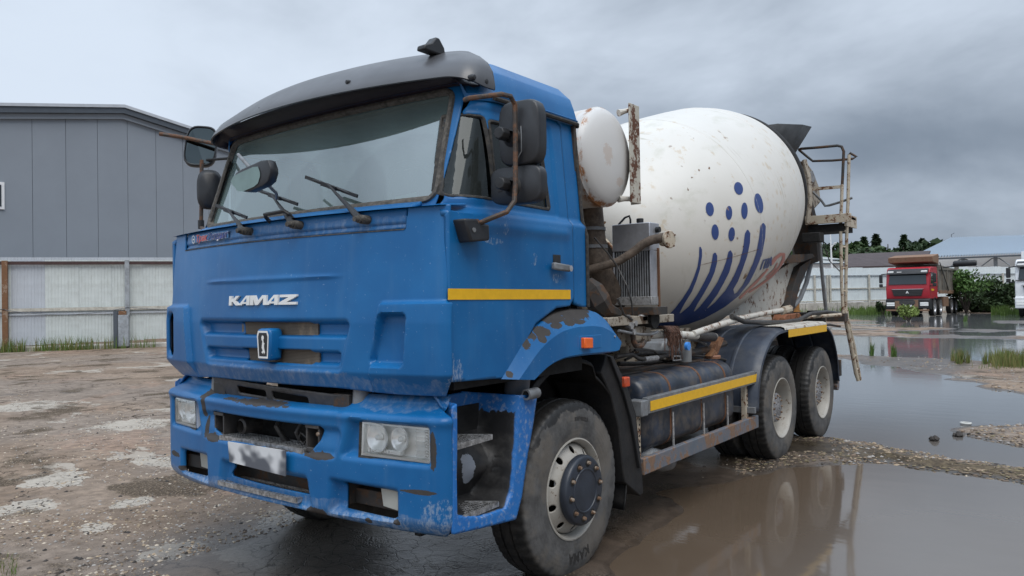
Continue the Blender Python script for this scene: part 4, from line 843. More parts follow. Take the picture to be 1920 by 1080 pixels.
    return t
# ================================================================ mixer truck : cab
TR = thing('mixer_truck', 'big blue concrete mixer truck with white drum parked in the foreground', 'truck')
def solve_a(Wd, y0, k, r, yt):
    """perimeter coordinate at which y reaches yt on the side"""
    a = np.linspace(.3, 3.2, 1500); x, y, _, _ = perim(a, Wd, y0, k, r); return a[np.searchsorted(y, yt)]
def fr(px, py, y0, k):
    d = ray(px, py); a = k*d[0]**2; b = 2*k*CAM[0]*d[0]-d[1]; c = y0+k*CAM[0]**2-CAM[1]
    D = math.sqrt(b*b-4*a*c); t = min(t for t in ((-b-D)/2/a, (-b+D)/2/a) if t > 0); return CAM+d*t
def FX(pts, y0, k, dx=0.): return [(fr(a, b, y0, k)[0]+dx, fr(a, b, y0, k)[2]) for a, b in pts]
def rows(fn):
    """evaluate a per-b-row mapping: fn(a_array, b) -> (N,3)"""
    def g(A, B):
        out = np.zeros((len(A), 3)); key = np.round(B, 4)
        for b in np.unique(key):
            m = key == b; out[m] = fn(A[m], float(b))
        return out
    return g
FY0, FK = -1.33, .10
# ---- front panel
g_top, g_bot = 1.565, 1.300
grille = [(-.60, g_bot), (.615, g_bot), (.69, g_top), (-.70, g_top)]
slot1 = [(-.655, 1.478), (.655, 1.478), (.68, 1.552), (-.69, 1.552)]
slot2 = [(-.60, 1.335), (.60, 1.335), (.62, 1.400), (-.62, 1.400)]
open1 = FX([(444, 604), (577, 605), (578, 629), (446, 627)], FY0, FK); open2 = FX([(450, 652), (580, 656), (581, 684), (453, 675)], FY0, FK)
rec_r = [(.80, 1.335), (1.02, 1.335), (1.045, 1.60), (.885, 1.60)]; rec_l = [(-x, z) for x, z in rec_r][::-1]
pill = [(-1.185, 1.33), (-1.075, 1.33), (-1.075, 1.60), (-1.185, 1.60)]
defl_r = [(.775, 1.1), (1.6, 1.1), (1.6, 1.655), (.872, 1.655)]; defl_l = [(-x, z) for x, z in defl_r][::-1]
def fascia_disp(A, B):
    P = np.stack([A, B], 1); d = np.zeros(len(A))
    g = sd_poly(P, grille, .03); d += .012*sstep(g, -.012, .014)
    for s in (slot1, slot2): d += .040*sstep(sd_poly(P, s, .02), -.008, .014)
    for q in (defl_l, defl_r): d -= .030*sstep(sd_poly(P, q, .03), -.004, .016)
    for q in (rec_r,): d += .055*sstep(sd_poly(P, q, .03), -.004, .022)
    d += .02*sstep(sd_poly(P, pill, .04), -.02, .01)
    lip = np.clip(1.300-B, 0, .2); d += lip*np.where(np.abs(A) > .8, .75, .45)
    ww = 1-np.clip(np.abs((A-.0)/.66), 0, 1); d -= .008*np.exp(-((B-1.79)/(.008+.006*ww))**2)*sstep(ww, 0, .25)
    return d
def fascia_map(a, z):
    W_ = 1.245-.006*max(0, z-1.7); y0 = FY0+.035*max(0, z-1.55)/.45
    x, y, nx, ny = perim(a, W_, y0, FK, .065); d = fascia_disp(a, np.full(len(a), z))
    return np.stack([x-nx*d, y-ny*d, np.full(len(a), z)], 1)
aE = solve_a(1.245, FY0, FK, .065, -1.160)
def fascia_keep(P):
    q = np.abs(P[:, 0]); top = np.where(q > 1.005, 2.115, 2.008)
    top = 2.008+.107*sstep(q, .998, 1.012)
    k = np.minimum.reduce([top-P[:, 1], P[:, 1]-(1.215-.02*sstep(q, .5, 1.)), aE+.012*(P[:, 1] < 1.65)-q])
    k = np.minimum(k, P[:, 1]-(1.19+.22*(P[:, 0] < 0)*sstep(q, 1.12, 1.33)))
    for s in (open1, open2): k = np.minimum(k, -sd_poly(P, s, .004))
    return np.minimum(k, -sd_poly(P, pill, .05))
front = field('front_panel', rows(fascia_map), -aE-.02, aE+.02, 1.18, 2.13, .0072, fascia_keep, M['blue'], TR, thick=.012)
for k_, s in enumerate((open1, open2)):
    x0, x1 = s[0][0]-.03, s[1][0]+.03; z0, z1 = min(q[1] for q in s)-.02, max(q[1] for q in s)+.02
    obj('radiator_screen', MB().box(x0, x1, -1.272, -1.262, z0, z1), M['mesh_brown'], front)
obj('vent_backing', MB().box(-1.235, -1.07, -1.155, -1.13, 1.28, 1.65), M['dark_void'], front)
obj('vent_side_backing', MB().box(-1.224, -1.214, -1.175, -.95, 1.28, 1.65), M['dark_void'], front)
obj('backing_panel', MB().box(-1.15, 1.15, -1.12, -1.10, 1.24, 2.05), M['dark_void'], front, smooth=0)
# ---- lettering and badge
def KAMAZ_polys():
    # drawn on a 6.2 x 1 strip, y up
    L = []
    L.append([(0, 0), (.28, 0), (.28, .36), (.42, .36), (.72, 0), (1.10, 0), (.66, .52), (1.06, 1), (.70, 1), (.42, .62), (.28, .62), (.28, 1), (0, 1)])
    L.append([(1.02, 0), (1.34, 0), (1.40, .14), (1.78, .14), (1.78, 0), (2.06, 0), (2.06, 1), (1.72, 1)])
    L.append([(2.14, 0), (2.42, 0), (2.42, .62), (2.62, 0), (2.86, 0), (3.32, .72), (3.32, 0), (3.58, 0), (3.58, 1), (3.22, 1), (2.78, .34), (2.56, 1), (2.14, 1)])
    L.append([(3.52, 0), (3.84, 0), (3.90, .14), (4.28, .14), (4.28, 0), (4.56, 0), (4.56, 1), (4.22, 1)])
    L.append([(4.64, 0), (6.02, 0), (6.02, .26), (5.26, .26), (6.02, .80), (6.02, 1), (4.72, 1), (4.72, .74), (5.42, .74), (4.64, .20)])
    return L
def on_front(x, z, off): return (x, FY0+.035*max(0, z-1.55)/.45+FK*x*x-off, z)
X0, X1, Z0, Z1 = -.312, .312, 1.648, 1.702
for poly in KAMAZ_polys():
    mb = MB(); N = len(poly)
    f = lambda q, o: on_front(X0+(X1-X0)*q[0]/6.02, Z0+(Z1-Z0)*q[1]+.000*q[0], o)
    mb.add([f(q, .012) for q in poly]+[f(q, -.004) for q in poly], [tuple(range(N))]+[(i, (i+1) % N, (i+1) % N+N, i+N) for i in range(N)])
    obj('letter', mb, M['white_letter'], front, smooth=0)
# triangular holes of the two A letters are shown by a small blue inlay
for ox in (1.62, 4.12):
    mb = MB(); mb.add([on_front(X0+(X1-X0)*q[0]/6.02, Z0+(Z1-Z0)*q[1], .0135) for q in ((ox-.10, .36), (ox+.16, .36), (ox+.16, .74))], [(0, 1, 2)])
    obj('letter_gap', mb, M['blue'], front, smooth=0)
bc = (fr(506, 640, FY0, FK)[0], 1.432)
bp = [(-.050, -.085), (.050, -.085), (.062, .06), (.05, .088), (-.05, .088), (-.062, .06)]
badge = obj('badge', MB().prism([(bc[0]+a, bc[1]+b) for a, b in bp], -1.285, -1.372, 'Y'), M['bumper_blue'], front, bevel=.014)
def ringpoly(s, w, y, dy=.004):
    mb = MB(); N = len(bp); o_ = [(bc[0]+a*s, y, bc[1]+b*s) for a, b in bp]; i_ = [(bc[0]+a*(s-w), y, bc[1]+b*(s-w*.7)) for a, b in bp]
    mb.add(o_+i_, [(i, (i+1) % N, (i+1) % N+N, i+N) for i in range(N)]); return mb
obj('badge_ring', ringpoly(.86, .17, -1.374), M['white_letter'], badge, smooth=0)
obj('badge_face', MB().add([(bc[0]+a*.68, -1.3735, bc[1]+b*.72) for a, b in bp], [tuple(range(6))]), M['black_plastic'], badge, smooth=0)
horse = [(-.004, .052), (.012, .048), (.014, .036), (.008, .028), (.012, .010), (.020, .012), (.014, -.004), (.016, -.022), (.024, -.040), (.012, -.052), (.010, -.040), (-.002, -.048), (-.012, -.040), (0, -.030), (-.010, -.016), (-.006, .004), (-.002, .018), (-.010, .028), (-.012, .040)]
obj('badge_horse', MB().add([(bc[0]+a*.9, -1.3755, bc[1]+b) for a, b in horse], [tuple(range(len(horse)))]), M['white_letter'], badge, smooth=0)
# ---- cowl strip with the wipers on it
def cowl_map(a, z):
    t = (z-2.018)/(2.165-2.018); tt = np.full(len(a), t)
    y0 = -1.290+.02*t+.06*sstep(tt, .72, 1.)*1.6; x = a
    y = y0+.10*x*x+.013*np.exp(-((tt-.1)/.08)**2)
    return np.stack([x, y, 2.018+t*.125+.012*sstep(tt, .7, 1)], 1)
cowl = field('cowl_panel', rows(cowl_map), -.998, .998, 2.018, 2.165, .010, None, M['cowl_blue'], TR, thick=.02)
mb = MB(); P_ = []
for i in range(41):
    x = -1.0+.05*i; y = -1.296+.10*x*x
    P_ += [(x, y+.02, 2.0045), (x, y-.002, 2.0045), (x, y-.002, 2.0095), (x, y+.02, 2.0095)]
mb.grid(P_, 4, 41); obj('cowl_seal', mb, M['seal_dusty'], cowl)
# ---- greenhouse : pillars, header, side
def Wg(z): return 1.212-.08*(z-2.15)
def Yg(z): return -1.080+.326*(z-2.165)
GK, GR = .06, .20
def green_map(a, z):
    x, y, nx, ny = perim(a, Wg(z), Yg(z), GK, GR); return np.stack([x, y, np.full(len(a), z)], 1)
def door_front(z): return -1.010+.36*(z-2.15)
ws = [(-1.045, 2.165), (1.045, 2.165), (1.009, 2.775), (-1.009, 2.775)]
zz = np.linspace(2.0, 3.0, 60); aD = np.array([solve_a(Wg(z), Yg(z), GK, GR, door_front(z)-.009) for z in zz])
def pil_keep(P): return np.minimum(-sd_poly(P, ws, .07), np.interp(P[:, 1], zz, aD)-np.abs(P[:, 0]))
pil = field('windscreen_surround', rows(green_map), -1.32, 1.32, 2.10, 2.86, .010, pil_keep, M['blue'], TR, thick=.006)
# ledge joining front panel ears, cowl and pillars
def ledge_map(a, z):      # z here runs 0..1 from ear edge to pillar foot
    x, y, _, _ = perim(a, 1.243, FY0+.020+.13*z, FK, .065); xa, ya, _, _ = perim(a*.985, Wg(2.15), Yg(2.15), GK, GR)
    return np.stack([x*(1-z)+xa*z, y*(1-z)*1+ya*z, np.full(len(a), 2.112+.03*z)], 1)
field('belt_ledge', rows(ledge_map), -1.225, 1.225, 0, 1, .03, None, M['cowl_blue'], TR)
# rubber seal and glass
def strip_along(poly, r, w_in, w_out, n_arc, depth, mapf, name, mat, parent):
    c = np.array(shrink(np.array(poly, float), r)); N = len(c); A = 0
    for i in range(N): A += c[i][0]*c[(i+1) % N][1]-c[(i+1) % N][0]*c[i][1]
    pts = []
    for i in range(N):
        p0, p1, p2 = c[i-1], c[i], c[(i+1) % N]
        def nrm(e): e = e/np.linalg.norm(e); return np.array([e[1], -e[0]])*(1 if A > 0 else -1)
        n1, n2 = nrm(p1-p0), nrm(p2-p1); a1 = math.atan2(n1[1], n1[0]); a2 = math.atan2(n2[1], n2[0]); da = (a2-a1+PI) % (2*PI)-PI
        for k in range(n_arc+1): q = a1+da*k/n_arc; pts.append((p1, np.array([math.cos(q), math.sin(q)])))
    # densify the straight runs
    full = []
    for i in range(len(pts)):
        full.append(pts[i]); (c1, m1), (c2, m2) = pts[i], pts[(i+1) % len(pts)]; d = np.linalg.norm((c2+m2*r)-(c1+m1*r)); k = int(d/.06)
        for j in range(1, k+1): t = j/(k+1); full.append((c1*(1-t)+c2*t, (m1*(1-t)+m2*t)))
    V = []
    for off, dep in ((w_out, 0), (w_out*.4, -depth), (-w_in*.5, -depth), (-w_in, depth)):
        q = np.array([cc+mm*(r+off) for cc, mm in full]); V.append(mapf(q[:, 0], q[:, 1], dep))
    mb = MB(); P = np.concatenate(V); mb.grid(P.tolist(), len(full), 4, cu=True); return obj(name, mb, mat, parent, smooth=60)
def gmap(a, z, dep):
    out = np.zeros((len(a), 3))
    for i, (aa, zz_) in enumerate(zip(a, z)):
        x, y, nx, ny = perim(np.array([aa]), Wg(zz_), Yg(zz_), GK, GR); out[i] = (x[0]-nx[0]*dep, y[0]-ny[0]*dep, zz_)
    return out
strip_along(ws, .07, .028, .012, 6, .014, gmap, 'windscreen_seal', M['seal_dusty'], pil)
def glass_map(a, z):
    x, y, nx, ny = perim(a, Wg(z), Yg(z)+.018, GK, GR); return np.stack([x, y, np.full(len(a), z)], 1)
wsg = field('windscreen', rows(glass_map), -1.03, 1.03, 2.18, 2.765, .03, lambda P: sd_poly(P, [(-1.03, 2.18), (1.03, 2.18), (.995, 2.76), (-.995, 2.76)], .06), M['windscreen'], TR)
obj('headliner', MB().box(-1.10, 1.10, -.80, .05, 2.735, 2.76), M['interior'], TR, smooth=0)
# cabin interior: floor box, back wall, seats, steering wheel, dashboard
mb = MB(); mb.box(-1.12, 1.12, -.98, -.70, 1.95, 2.165); mb.box(-1.10, -.2, -.98, -.80, 2.165, 2.20)
obj('dashboard', mb, M['interior'], TR, bevel=.03)
obj('cab_back_wall', MB().box(-1.15, 1.15, .02, .05, 1.4, 2.78), M['interior_light'], TR, smooth=0)
obj('cab_floor', MB().box(-1.15, 1.15, -1.0, .05, 1.36, 1.40), M['interior'], TR, smooth=0)
for sx in (-.62, .62):
    mb = MB(); mb.box(sx-.26, sx+.26, -.55, -.02, 1.55, 1.75); mb.box(sx-.25, sx+.25, -.16, -.03, 1.72, 2.32); mb.box(sx-.14, sx+.14, -.15, -.06, 2.36, 2.55)
    obj('seat', mb, M['interior'], TR, bevel=.04)
mb = MB(); mt = Matrix.Translation((.60, -.68, 2.22)) @ Matrix.Rotation(math.radians(-62), 4, 'X')
mb.tube([mt@Vector((.24*math.cos(t), .24*math.sin(t), 0)) for t in np.linspace(0, 2*PI, 33)[:-1]], .016, 8, closed=True)
mb.bar(mt@Vector((-.23, 0, 0)), mt@Vector((.23, 0, 0)), .04, .02); mb.bar(mt@Vector((0, 0, 0)), mt@Vector((0, -.2, 0)), .04, .02)
obj('steering_wheel', mb, M['black_plastic'], TR)
obj('paper_note', MB().add([tuple(fr(a, b, -1.04, .06)) for a, b in ((741, 369), (781, 360), (784, 372), (742, 374))], [(0, 1, 2, 3)]), M['paper'], TR, smooth=0)
# ---- doors
def door_x(y, z, sgn=1):
    z = np.asarray(z, float); t = sstep(z, 2.078, 2.128)
    low = 1.245-.010*sstep(z, 2.03, 2.06)*0; wg = 1.212-.08*np.maximum(z-2.15, 0); cy = Yg(np.maximum(z, 2.165))+GK*1.0+GR*.985
    c = np.clip(cy-y, 0, GR*.999); up = wg-GR+np.sqrt(GR**2-c**2)
    return low*(1-t)+up*t
beltY = [(840, 398), (1052, 425)]
door_poly = [(-1.148, 1.268), (-.735, 1.250), (-.60, 1.37), (-.45, 1.52), (-.25, 1.60), (-.105, 1.61), (-.058, 1.66), (-.058, 2.68), (-.13, 2.715), (-.80, 2.70), (-.845, 2.62), (-1.02, 2.12), (-1.148, 2.10)]
vent = YZ([(887, 203), (917, 216), (926, 376), (858, 364)], 1.185); mainw = YZ([(929, 222), (1023, 243), (1034, 394), (935, 376)], 1.21)
def door_keep(P): return np.minimum.reduce([sd_poly(P, door_poly, .012), -sd_poly(P, vent, .025), -sd_poly(P, mainw, .02)])
def door_disp(y, z):
    d = .022*sstep(z, 2.00, 2.045)*sstep(z, 2.10, 2.055)*0
    d = d - .012*np.exp(-((z-2.03)/.035)**2)*sstep(y, -1.15, -1.05)*sstep(y, -.06, -.15)
    P = np.stack([y, z], 1); fr_ = [(-1.09, 2.12), (-.16, 2.12), (-.17, 2.66), (-.90, 2.66)]
    d = d+.010*sstep(sd_poly(P, fr_, .03), -.008, .010)
    return d
def make_door(sgn):
    f = lambda y, z: np.stack([sgn*(door_x(y, z)-door_disp(y, z)), y, z], 1)
    d = field('door', f, -1.16, -.05, 1.24, 2.73, .0105, door_keep, M['blue'], TR, thick=.03*sgn)
    g = lambda y, z: np.stack([sgn*(door_x(y, z)-.024), y, z], 1)
    field('vent_window', g, -1.12, -.77, 2.12, 2.66, .02, lambda P: sd_poly(P, vent, .02), M['side_glass'], d)
    field('door_window', g, -.80, -.25, 2.12, 2.66, .02, lambda P: sd_poly(P, mainw, .02), M['side_glass'], d)
    mp = lambda a, b, dep: np.stack([sgn*(door_x(a, b)-.012-dep*.6), a, b], 1)
    strip_along(vent, .025, .012, .006, 4, .012, mp, 'window_seal', M['rubber'], d)
    strip_along(mainw, .02, .014, .006, 4, .012, mp, 'window_seal', M['rubber'], d)
    return d
doorL = make_door(1); doorR = make_door(-1)
tp = YZ([(840, 541), (1069, 543.5), (1069, 561), (840, 562)], 1.246)
obj('reflective_stripe', MB().prism(tp, 1.2455, 1.2495, 'X'), M['yellow'], doorL, smooth=0)
# door handle
h0 = onx(1035, 500, 1.26); hx = 1.262
mb = MB(); mb.bar((hx+.012, h0[1]-.01, h0[2]+.004), (hx+.012, h0[1]+.155, h0[2]-.008), .028, .040)
obj('handle', mb, M['grey_steel'], doorL, bevel=.008)
obj('handle_recess', MB().cbox((1.246, h0[1]+.07, h0[2]+.045), (.006, .075, .05)), M['black_plastic'], doorL, bevel=.002)
mb = MB(); mb.lathe([(1.262, .0), (1.292, .018), (1.294, .0)], 'X', (0, h0[1]+.15, h0[2]-.008), 16); obj('lock_barrel', mb, M['silver'], doorL)
# panel behind the door + cab rear corner
def rear_keep(P): return sd_poly(P, [(-.048, 1.62), (.012, 1.605), (.085, 1.60), (.085, 2.2), (.06, 2.74), (-.12, 2.74), (-.12, 2.725), (-.048, 2.69)])
for sgn in (1, -1):
    g = lambda y, z: np.stack([sgn*door_x(y, z), y, z], 1)
    q = field('rear_side_panel', g, -.13, .09, 1.59, 2.75, .012, rear_keep, M['blue'], TR, thick=.03*sgn)
    mb = MB(); mb.tube([(sgn*(float(door_x(0., z))+.004), .088, z) for z in np.linspace(1.60, 2.72, 14)], .012, 8); obj('rear_edge_seal', mb, M['rubber'], q)
obj('cab_rear_wall', MB().box(-1.19, 1.19, .06, .085, 1.22, 2.74), M['dark_chassis'], TR, smooth=0)
obj('cab_underside', MB().box(-1.20, 1.20, -1.08, .085, 1.22, 1.30), M['dark_void'], TR, smooth=0)
# ---- roof
mb = MB(); P_ = []; nA = 121
prof = [(2.700, 1.178, 0), (2.735, 1.195, .0), (2.742, 1.185, .0), (2.80, 1.172, .03), (2.868, 1.150, .06), (2.880, 1.138, .07), (2.945, 1.075, .12), (2.968, 1.03, .16), (2.985, .93, .24), (2.998, .6, .45), (3.0, .2, .6)]
for z, w, ins in prof:
    y0 = -.905+ins; r = min(.2, w*.4); yr = .10-ins*.25; ae = solve_a(w, y0, .06, r, yr); x, y, _, _ = perim(np.linspace(-ae, ae, nA), w, y0, .06, r)
    P_ += [(a, b, max(z, 2.792+z*.001) if (abs(a) < 1.08 and b < -.6) else z) for a, b in zip(x, y)]
mb.grid(P_, nA, len(prof), cu=True); k = (len(prof)-1)*nA; mb.f.append(tuple(range(k, k+nA))); mb.m.append(0)
roof = obj('roof', mb, M['blue'], TR, smooth=30)
for sgn in (1, -1): obj('gutter_seal', MB().tube([(sgn*1.196, y, 2.712) for y in (-.72, -.4, .0, .09)]+[(sgn*1.185, .105, 2.70)], .013, 8), M['rubber'], roof)
# ---- sun visor
mb = MB(); P_ = []; nA = 161
vp = [(2.800, 1.190, -1.120, .16), (2.802, 1.196, -1.128, .16), (2.825, 1.196, -1.118, .16), (2.885, 1.182, -1.062, .15), (2.95, 1.150, -.992, .14), (3.003, 1.10, -.915, .12), (3.037, 1.05, -.835, .10), (3.052, 1.0, -.76, .08), (3.058, .95, -.70, .06)]
for j, (z, w, y0, kk) in enumerate(vp):
    r = .10; ae = solve_a(w, y0, kk, r, -.715); a = np.linspace(-ae, ae, nA); x, y, _, _ = perim(a, w, y0, kk, r)
    s = sstep(np.abs(a), w-.15, w+.10); dz = -.045*s*(1 if j < 3 else .6 if j == 3 else .2); cr = -.050*(x/1.15)**2*sstep(np.full(len(x), z), 2.86, 3.0)
    P_ += [(q, b, z+e+c) for q, b, e, c in zip(x, y, dz, cr)]
mb.grid(P_, nA, len(vp)); vis = obj('sun_visor', mb, M['visor'], TR, smooth=50, solid=.006)
# liner from lip up to the header
mb = MB(); P_ = []
for z, w, y0, kk in ((2.80, 1.185, -1.112, .16), (2.835, 1.15, -1.02, .10), (2.815, 1.13, -.93, .06), (2.785, 1.12, -.885, .06)):
    ae = solve_a(w, y0, kk, .15, -.76); x, y, _, _ = perim(np.linspace(-ae, ae, 61), w, y0, kk, .15); P_ += [(q, b, z-(.04 if abs(q) > 1.08 else 0)) for q, b in zip(x, y)]
mb.grid(P_, 61, 4); obj('visor_liner', mb, M['visor_under'], vis, smooth=60)
for px, py in ((488, 205), (652, 154)):
    p = fr(px, py, -1.09, .15); obj('bolt_cap', MB().lathe([(-.012, .0), (-.010, .010), (0, .0145), (.03, .0145)], 'Y', tuple(p), 14), M['black_plastic'], vis)
for px, py in ((887, 145), (910, 153)):
    p = onx(px, py, 1.19); obj('bolt_cap', MB().lathe([(.014, 0), (.012, .012), (0, .017), (-.03, .017)], 'X', tuple(p), 14), M['black_plastic'], vis)
tp0 = onx(848, 82, .80)
mb = MB(); mb.lathe([(0, .10), (.012, .098), (.016, .05), (.05, .035), (.066, .012), (.068, 0)], 'Z', (0, 0, 0), 20, mat=Matrix.Translation((.86, -.80, 3.035)) @ Matrix.Diagonal((.42, 1, 1, 1)))
mb2 = MB(); mb2.prism([(-.92, 2.985), (-.915, 3.012), (-.86, 3.035), (-.825, 3.075), (-.80, 3.075), (-.76, 3.03), (-.75, 2.985)], .83, .89, 'X')
obj('roof_marker_lamp', mb2, M['black_plastic'], vis, bevel=.008)
# ---- wipers
for arm0, arm1, b0, b1 in (((674, 410), (620, 346), (573, 332), (670, 368)), ((548, 420), (515, 366), (482, 356), (558, 383)), ((455, 432), (433, 394), (405, 385), (463, 408))):
    y_ = -1.30; base = fr(*arm0, -1.33, .1); elb = fr(arm0[0]+(arm1[0]-arm0[0])*.45, arm0[1]+(arm1[1]-arm0[1])*.42, -1.25, .1); tip = fr(*arm1, -1.175, .06)
    w = obj('wiper', MB().tube([base, base*.72+elb*.28, elb, elb*.5+tip*.5+np.array([0, -.012, 0]), tip+np.array([0, -.02, 0])], [.019, .019, .012, .008, .006], 8), M['black_plastic'], TR)
    p0 = fr(*b0, -1.155, .06); p1 = fr(*b1, -1.155, .06); mid = (p0+p1)/2+np.array([0, -.02, .008])
    mb = MB(); mb.bar(p0, p1, .010, .018); mb.tube([p0*.85+p1*.15, mid, p0*.15+p1*.85], .007, 6); mb.bar(p0*.62+p1*.38+np.array([0, -.018, 0]), p0*.35+p1*.65+np.array([0, -.018, 0]), .02, .02)
    obj('wiper_blade', mb, M['black_plastic'], w)
    piv = base+np.array([.01, .0, -.004]); obj('wiper_pivot', MB().lathe([(-.045, 0), (-.043, .014), (-.02, .014), (-.018, .020), (-.004, .018), (-.002, .023), (.05, .023)], 'Y', tuple(piv), 14), M['seal_dusty'], w)
# grab handle on the cowl
g0 = fr(507, 408, -1.27, .1); g1 = fr(549, 401, -1.27, .1); dn = np.array([0, .01, -.035])
obj('grab_handle', MB().tube([g0+dn, g0+np.array([0, -.03, 0]), g0+np.array([.012, -.045, .012]), g1+np.array([-.012, -.045, .012]), g1+np.array([0, -.03, 0]), g1+dn], .011, 8), M['black_plastic'], TR)
# company sticker on the cowl
def text_mesh(s, size, mat, name, parent, mp, extr=0., shear=0., bold=0.):
    cu = bpy.data.curves.new(name, 'FONT'); cu.body = s; cu.size = size; cu.shear = shear; cu.offset = bold; cu.extrude = extr; cu.fill_mode = 'FRONT' if extr == 0 else 'BOTH'
    o = bpy.data.objects.new(name, cu); S.collection.objects.link(o); dg = bpy.context.evaluated_depsgraph_get()
    me = bpy.data.meshes.new_from_object(o.evaluated_get(dg)); bpy.data.objects.remove(o)
    if me.vertices: 
        co = np.zeros(len(me.vertices)*3); me.vertices.foreach_get('co', co); co = co.reshape(-1, 3); Wt = co[:, 0].max()
        me.vertices.foreach_set('co', np.array([mp(*c, Wt) for c in co], float).ravel())
    me.materials.clear(); me.materials.append(mat); q = bpy.data.objects.new(name, me); S.collection.objects.link(q); q.parent = parent; return q
def cow(x, z, off=.004): return (x, -1.290+.10*x*x-off+.0, z)
M['txt_red'] = simple('red_print', (.60, .02, .025), .4); M['txt_blue'] = simple('blue_print', (.02, .035, .22), .4)
sx0 = fr(359, 452, -1.294, .1)[0]; sx1 = fr(428, 440, -1.294, .1)[0]; wd = sx1-sx0
st = obj('sticker', MB().add([cow(sx0+wd*i/12, z, .003) for z in (2.040, 2.098) for i in range(13)], [(i, i+1, i+14, i+13) for i in range(12)]), M['white_letter'], cowl)
# white outline only under the words: keep the backing slim
for v in st.data.vertices: v.co.z = 2.046 if v.co.z < 2.07 else 2.092
st.data.materials.clear(); st.data.materials.append(M['cowl_blue'])
c0 = (sx0+.035, 2.069)
obj('sticker_emblem', MB().add([cow(c0[0]+r*math.cos(t), c0[1]+r*1.0*math.sin(t), .005) for r in (.026, .020) for t in np.linspace(0, 2*PI, 25)[:-1]], [(i, (i+1) % 24, (i+1) % 24+24, i+24) for i in range(24)]), M['white_letter'], cowl, smooth=0)
obj('sticker_emblem_bar', MB().add([cow(c0[0]-.012, 2.065, .005), cow(c0[0]+.012, 2.065, .005), cow(c0[0]+.014, 2.073, .005), cow(c0[0]-.010, 2.073, .005)], [(0, 1, 2, 3)]), M['white_letter'], cowl, smooth=0)
t0 = sx0+.075; wt = wd-.075
for off, bold, m1_, m2_ in ((.0048, .0026, M['white_letter'], M['white_letter']), (.0062, .0008, M['txt_red'], M['txt_blue'])):
    text_mesh('Трак', .062, m1_, 'sticker_word', cowl, lambda x, y, z, Wt, off=off: cow(t0+x/Wt*wt*.40, 2.050+y*.92, off), shear=.25, bold=bold)
    text_mesh('Холдинг', .062, m2_, 'sticker_word', cowl, lambda x, y, z, Wt, off=off: cow(t0+wt*.40+x/Wt*wt*.60, 2.050+y*.92, off), shear=.25, bold=bold)
# ---- mirrors
def mirror(name, c, sy, sz, dep, sgn, face, parent, rz=0., extra=None):
    """housing: rounded shell, back towards -Y (front); mirror face towards +Y"""
    mb = MB(); P_ = []; n_ = 40
    for t, dd in ((.93, -dep), (.975, -dep*.92), (1., -dep*.7), (1., 0), (.93, .004), (.90, -.01)):
        for k in range(n_):
            a = 2*PI*k/n_; ca, sa = math.cos(a), math.sin(a); ex = 4.5
            r = (abs(ca)**ex+abs(sa)**ex)**(-1/ex); P_.append((sy/2*r*ca*t, dd, sz/2*r*sa*t))
    mb.grid(P_, n_, 6, cu=True); mb.f.append(tuple(range(n_))); mb.m.append(0)
    h = obj(name, mb, M['mirror_plastic'], parent, smooth=50, loc=c); h.rotation_euler = (0, 0, rz)
    g = MB(); g.add([(p[0], p[1]+.002, p[2]) for p in P_[-n_:]], [tuple(range(n_))[::-1]]); obj('mirror_face', g, M['mirror_glass'], h, smooth=0)
    if extra: extra(h)
    return h
# left-hand-drive side (right in the picture): arm tube + two housings, backs to the front
MX = 1.43
arm = [onx(872, 187, 1.22), onx(880, 184, 1.27), onx(905, 181, 1.36), onx(945, 178, MX), onx(962, 182, MX), onx(970, 198, MX), onx(971, 250, MX), onx(971, 345, MX), onx(969, 378, MX), onx(955, 398, MX), onx(925, 410, 1.37), onx(905, 416, 1.33), onx(893, 420, 1.29)]
arm = [a+np.array([0, -.02, 0]) if 2 < i < 11 else a for i, a in enumerate(arm)]
marm = obj('mirror_arm', MB().tube(arm, .0125, 10), M['rust_tube'], TR)
rzm = math.radians(4)
def clampx(cy, cz, yb):
    def e(h):
        obj('clamp', MB().lathe([(-.035, 0), (-.033, .030), (-.01, .034), (.02, .034)], 'Y', (cy, yb-.06, cz), 8), M['black_plastic'], h, bevel=.004)
        obj('ball_socket', MB().lathe([(-.02, .030), (0, .050), (.012, .052)], 'Y', (cy+.018, yb, cz-.01), 20), M['liner'], h)
    return e
def place(px0, px1, py0, py1, yy):
    a = ony(px0, (py0+py1)/2, yy); b = ony(px1, (py0+py1)/2, yy); t = ony((px0+px1)/2, py0, yy); u = ony((px0+px1)/2, py1, yy); return ((a[0]+b[0])/2, yy, (t[2]+u[2])/2), b[0]-a[0], t[2]-u[2]
c, sy, sz = place(950, 1023, 192, 313, -.76); mm = mirror('mirror', c, sy*1.0, sz, .07, 1, None, TR, rzm, clampx(-.055, -.01, -.07))
mb = MB(); q = [(.02, -.075, .0), (.035, -.10, .02), (.04, -.105, -.03), (.03, -.09, -.10), (-.03, -.08, -.17)]; mb.tube(q, .003, 6); obj('cable', mb, M['grey_steel'], mm)
c, sy, sz = place(932, 1025, 313, 384, -.76); mm2 = mirror('mirror', c, sy*.98, sz, .06, 1, None, TR, rzm, clampx(-.03, .0, -.06))
obj('mounting_hole', MB().box(-.10, -.075, -.062, -.055, -.03, .0), M['liner'], mm2, bevel=.003)
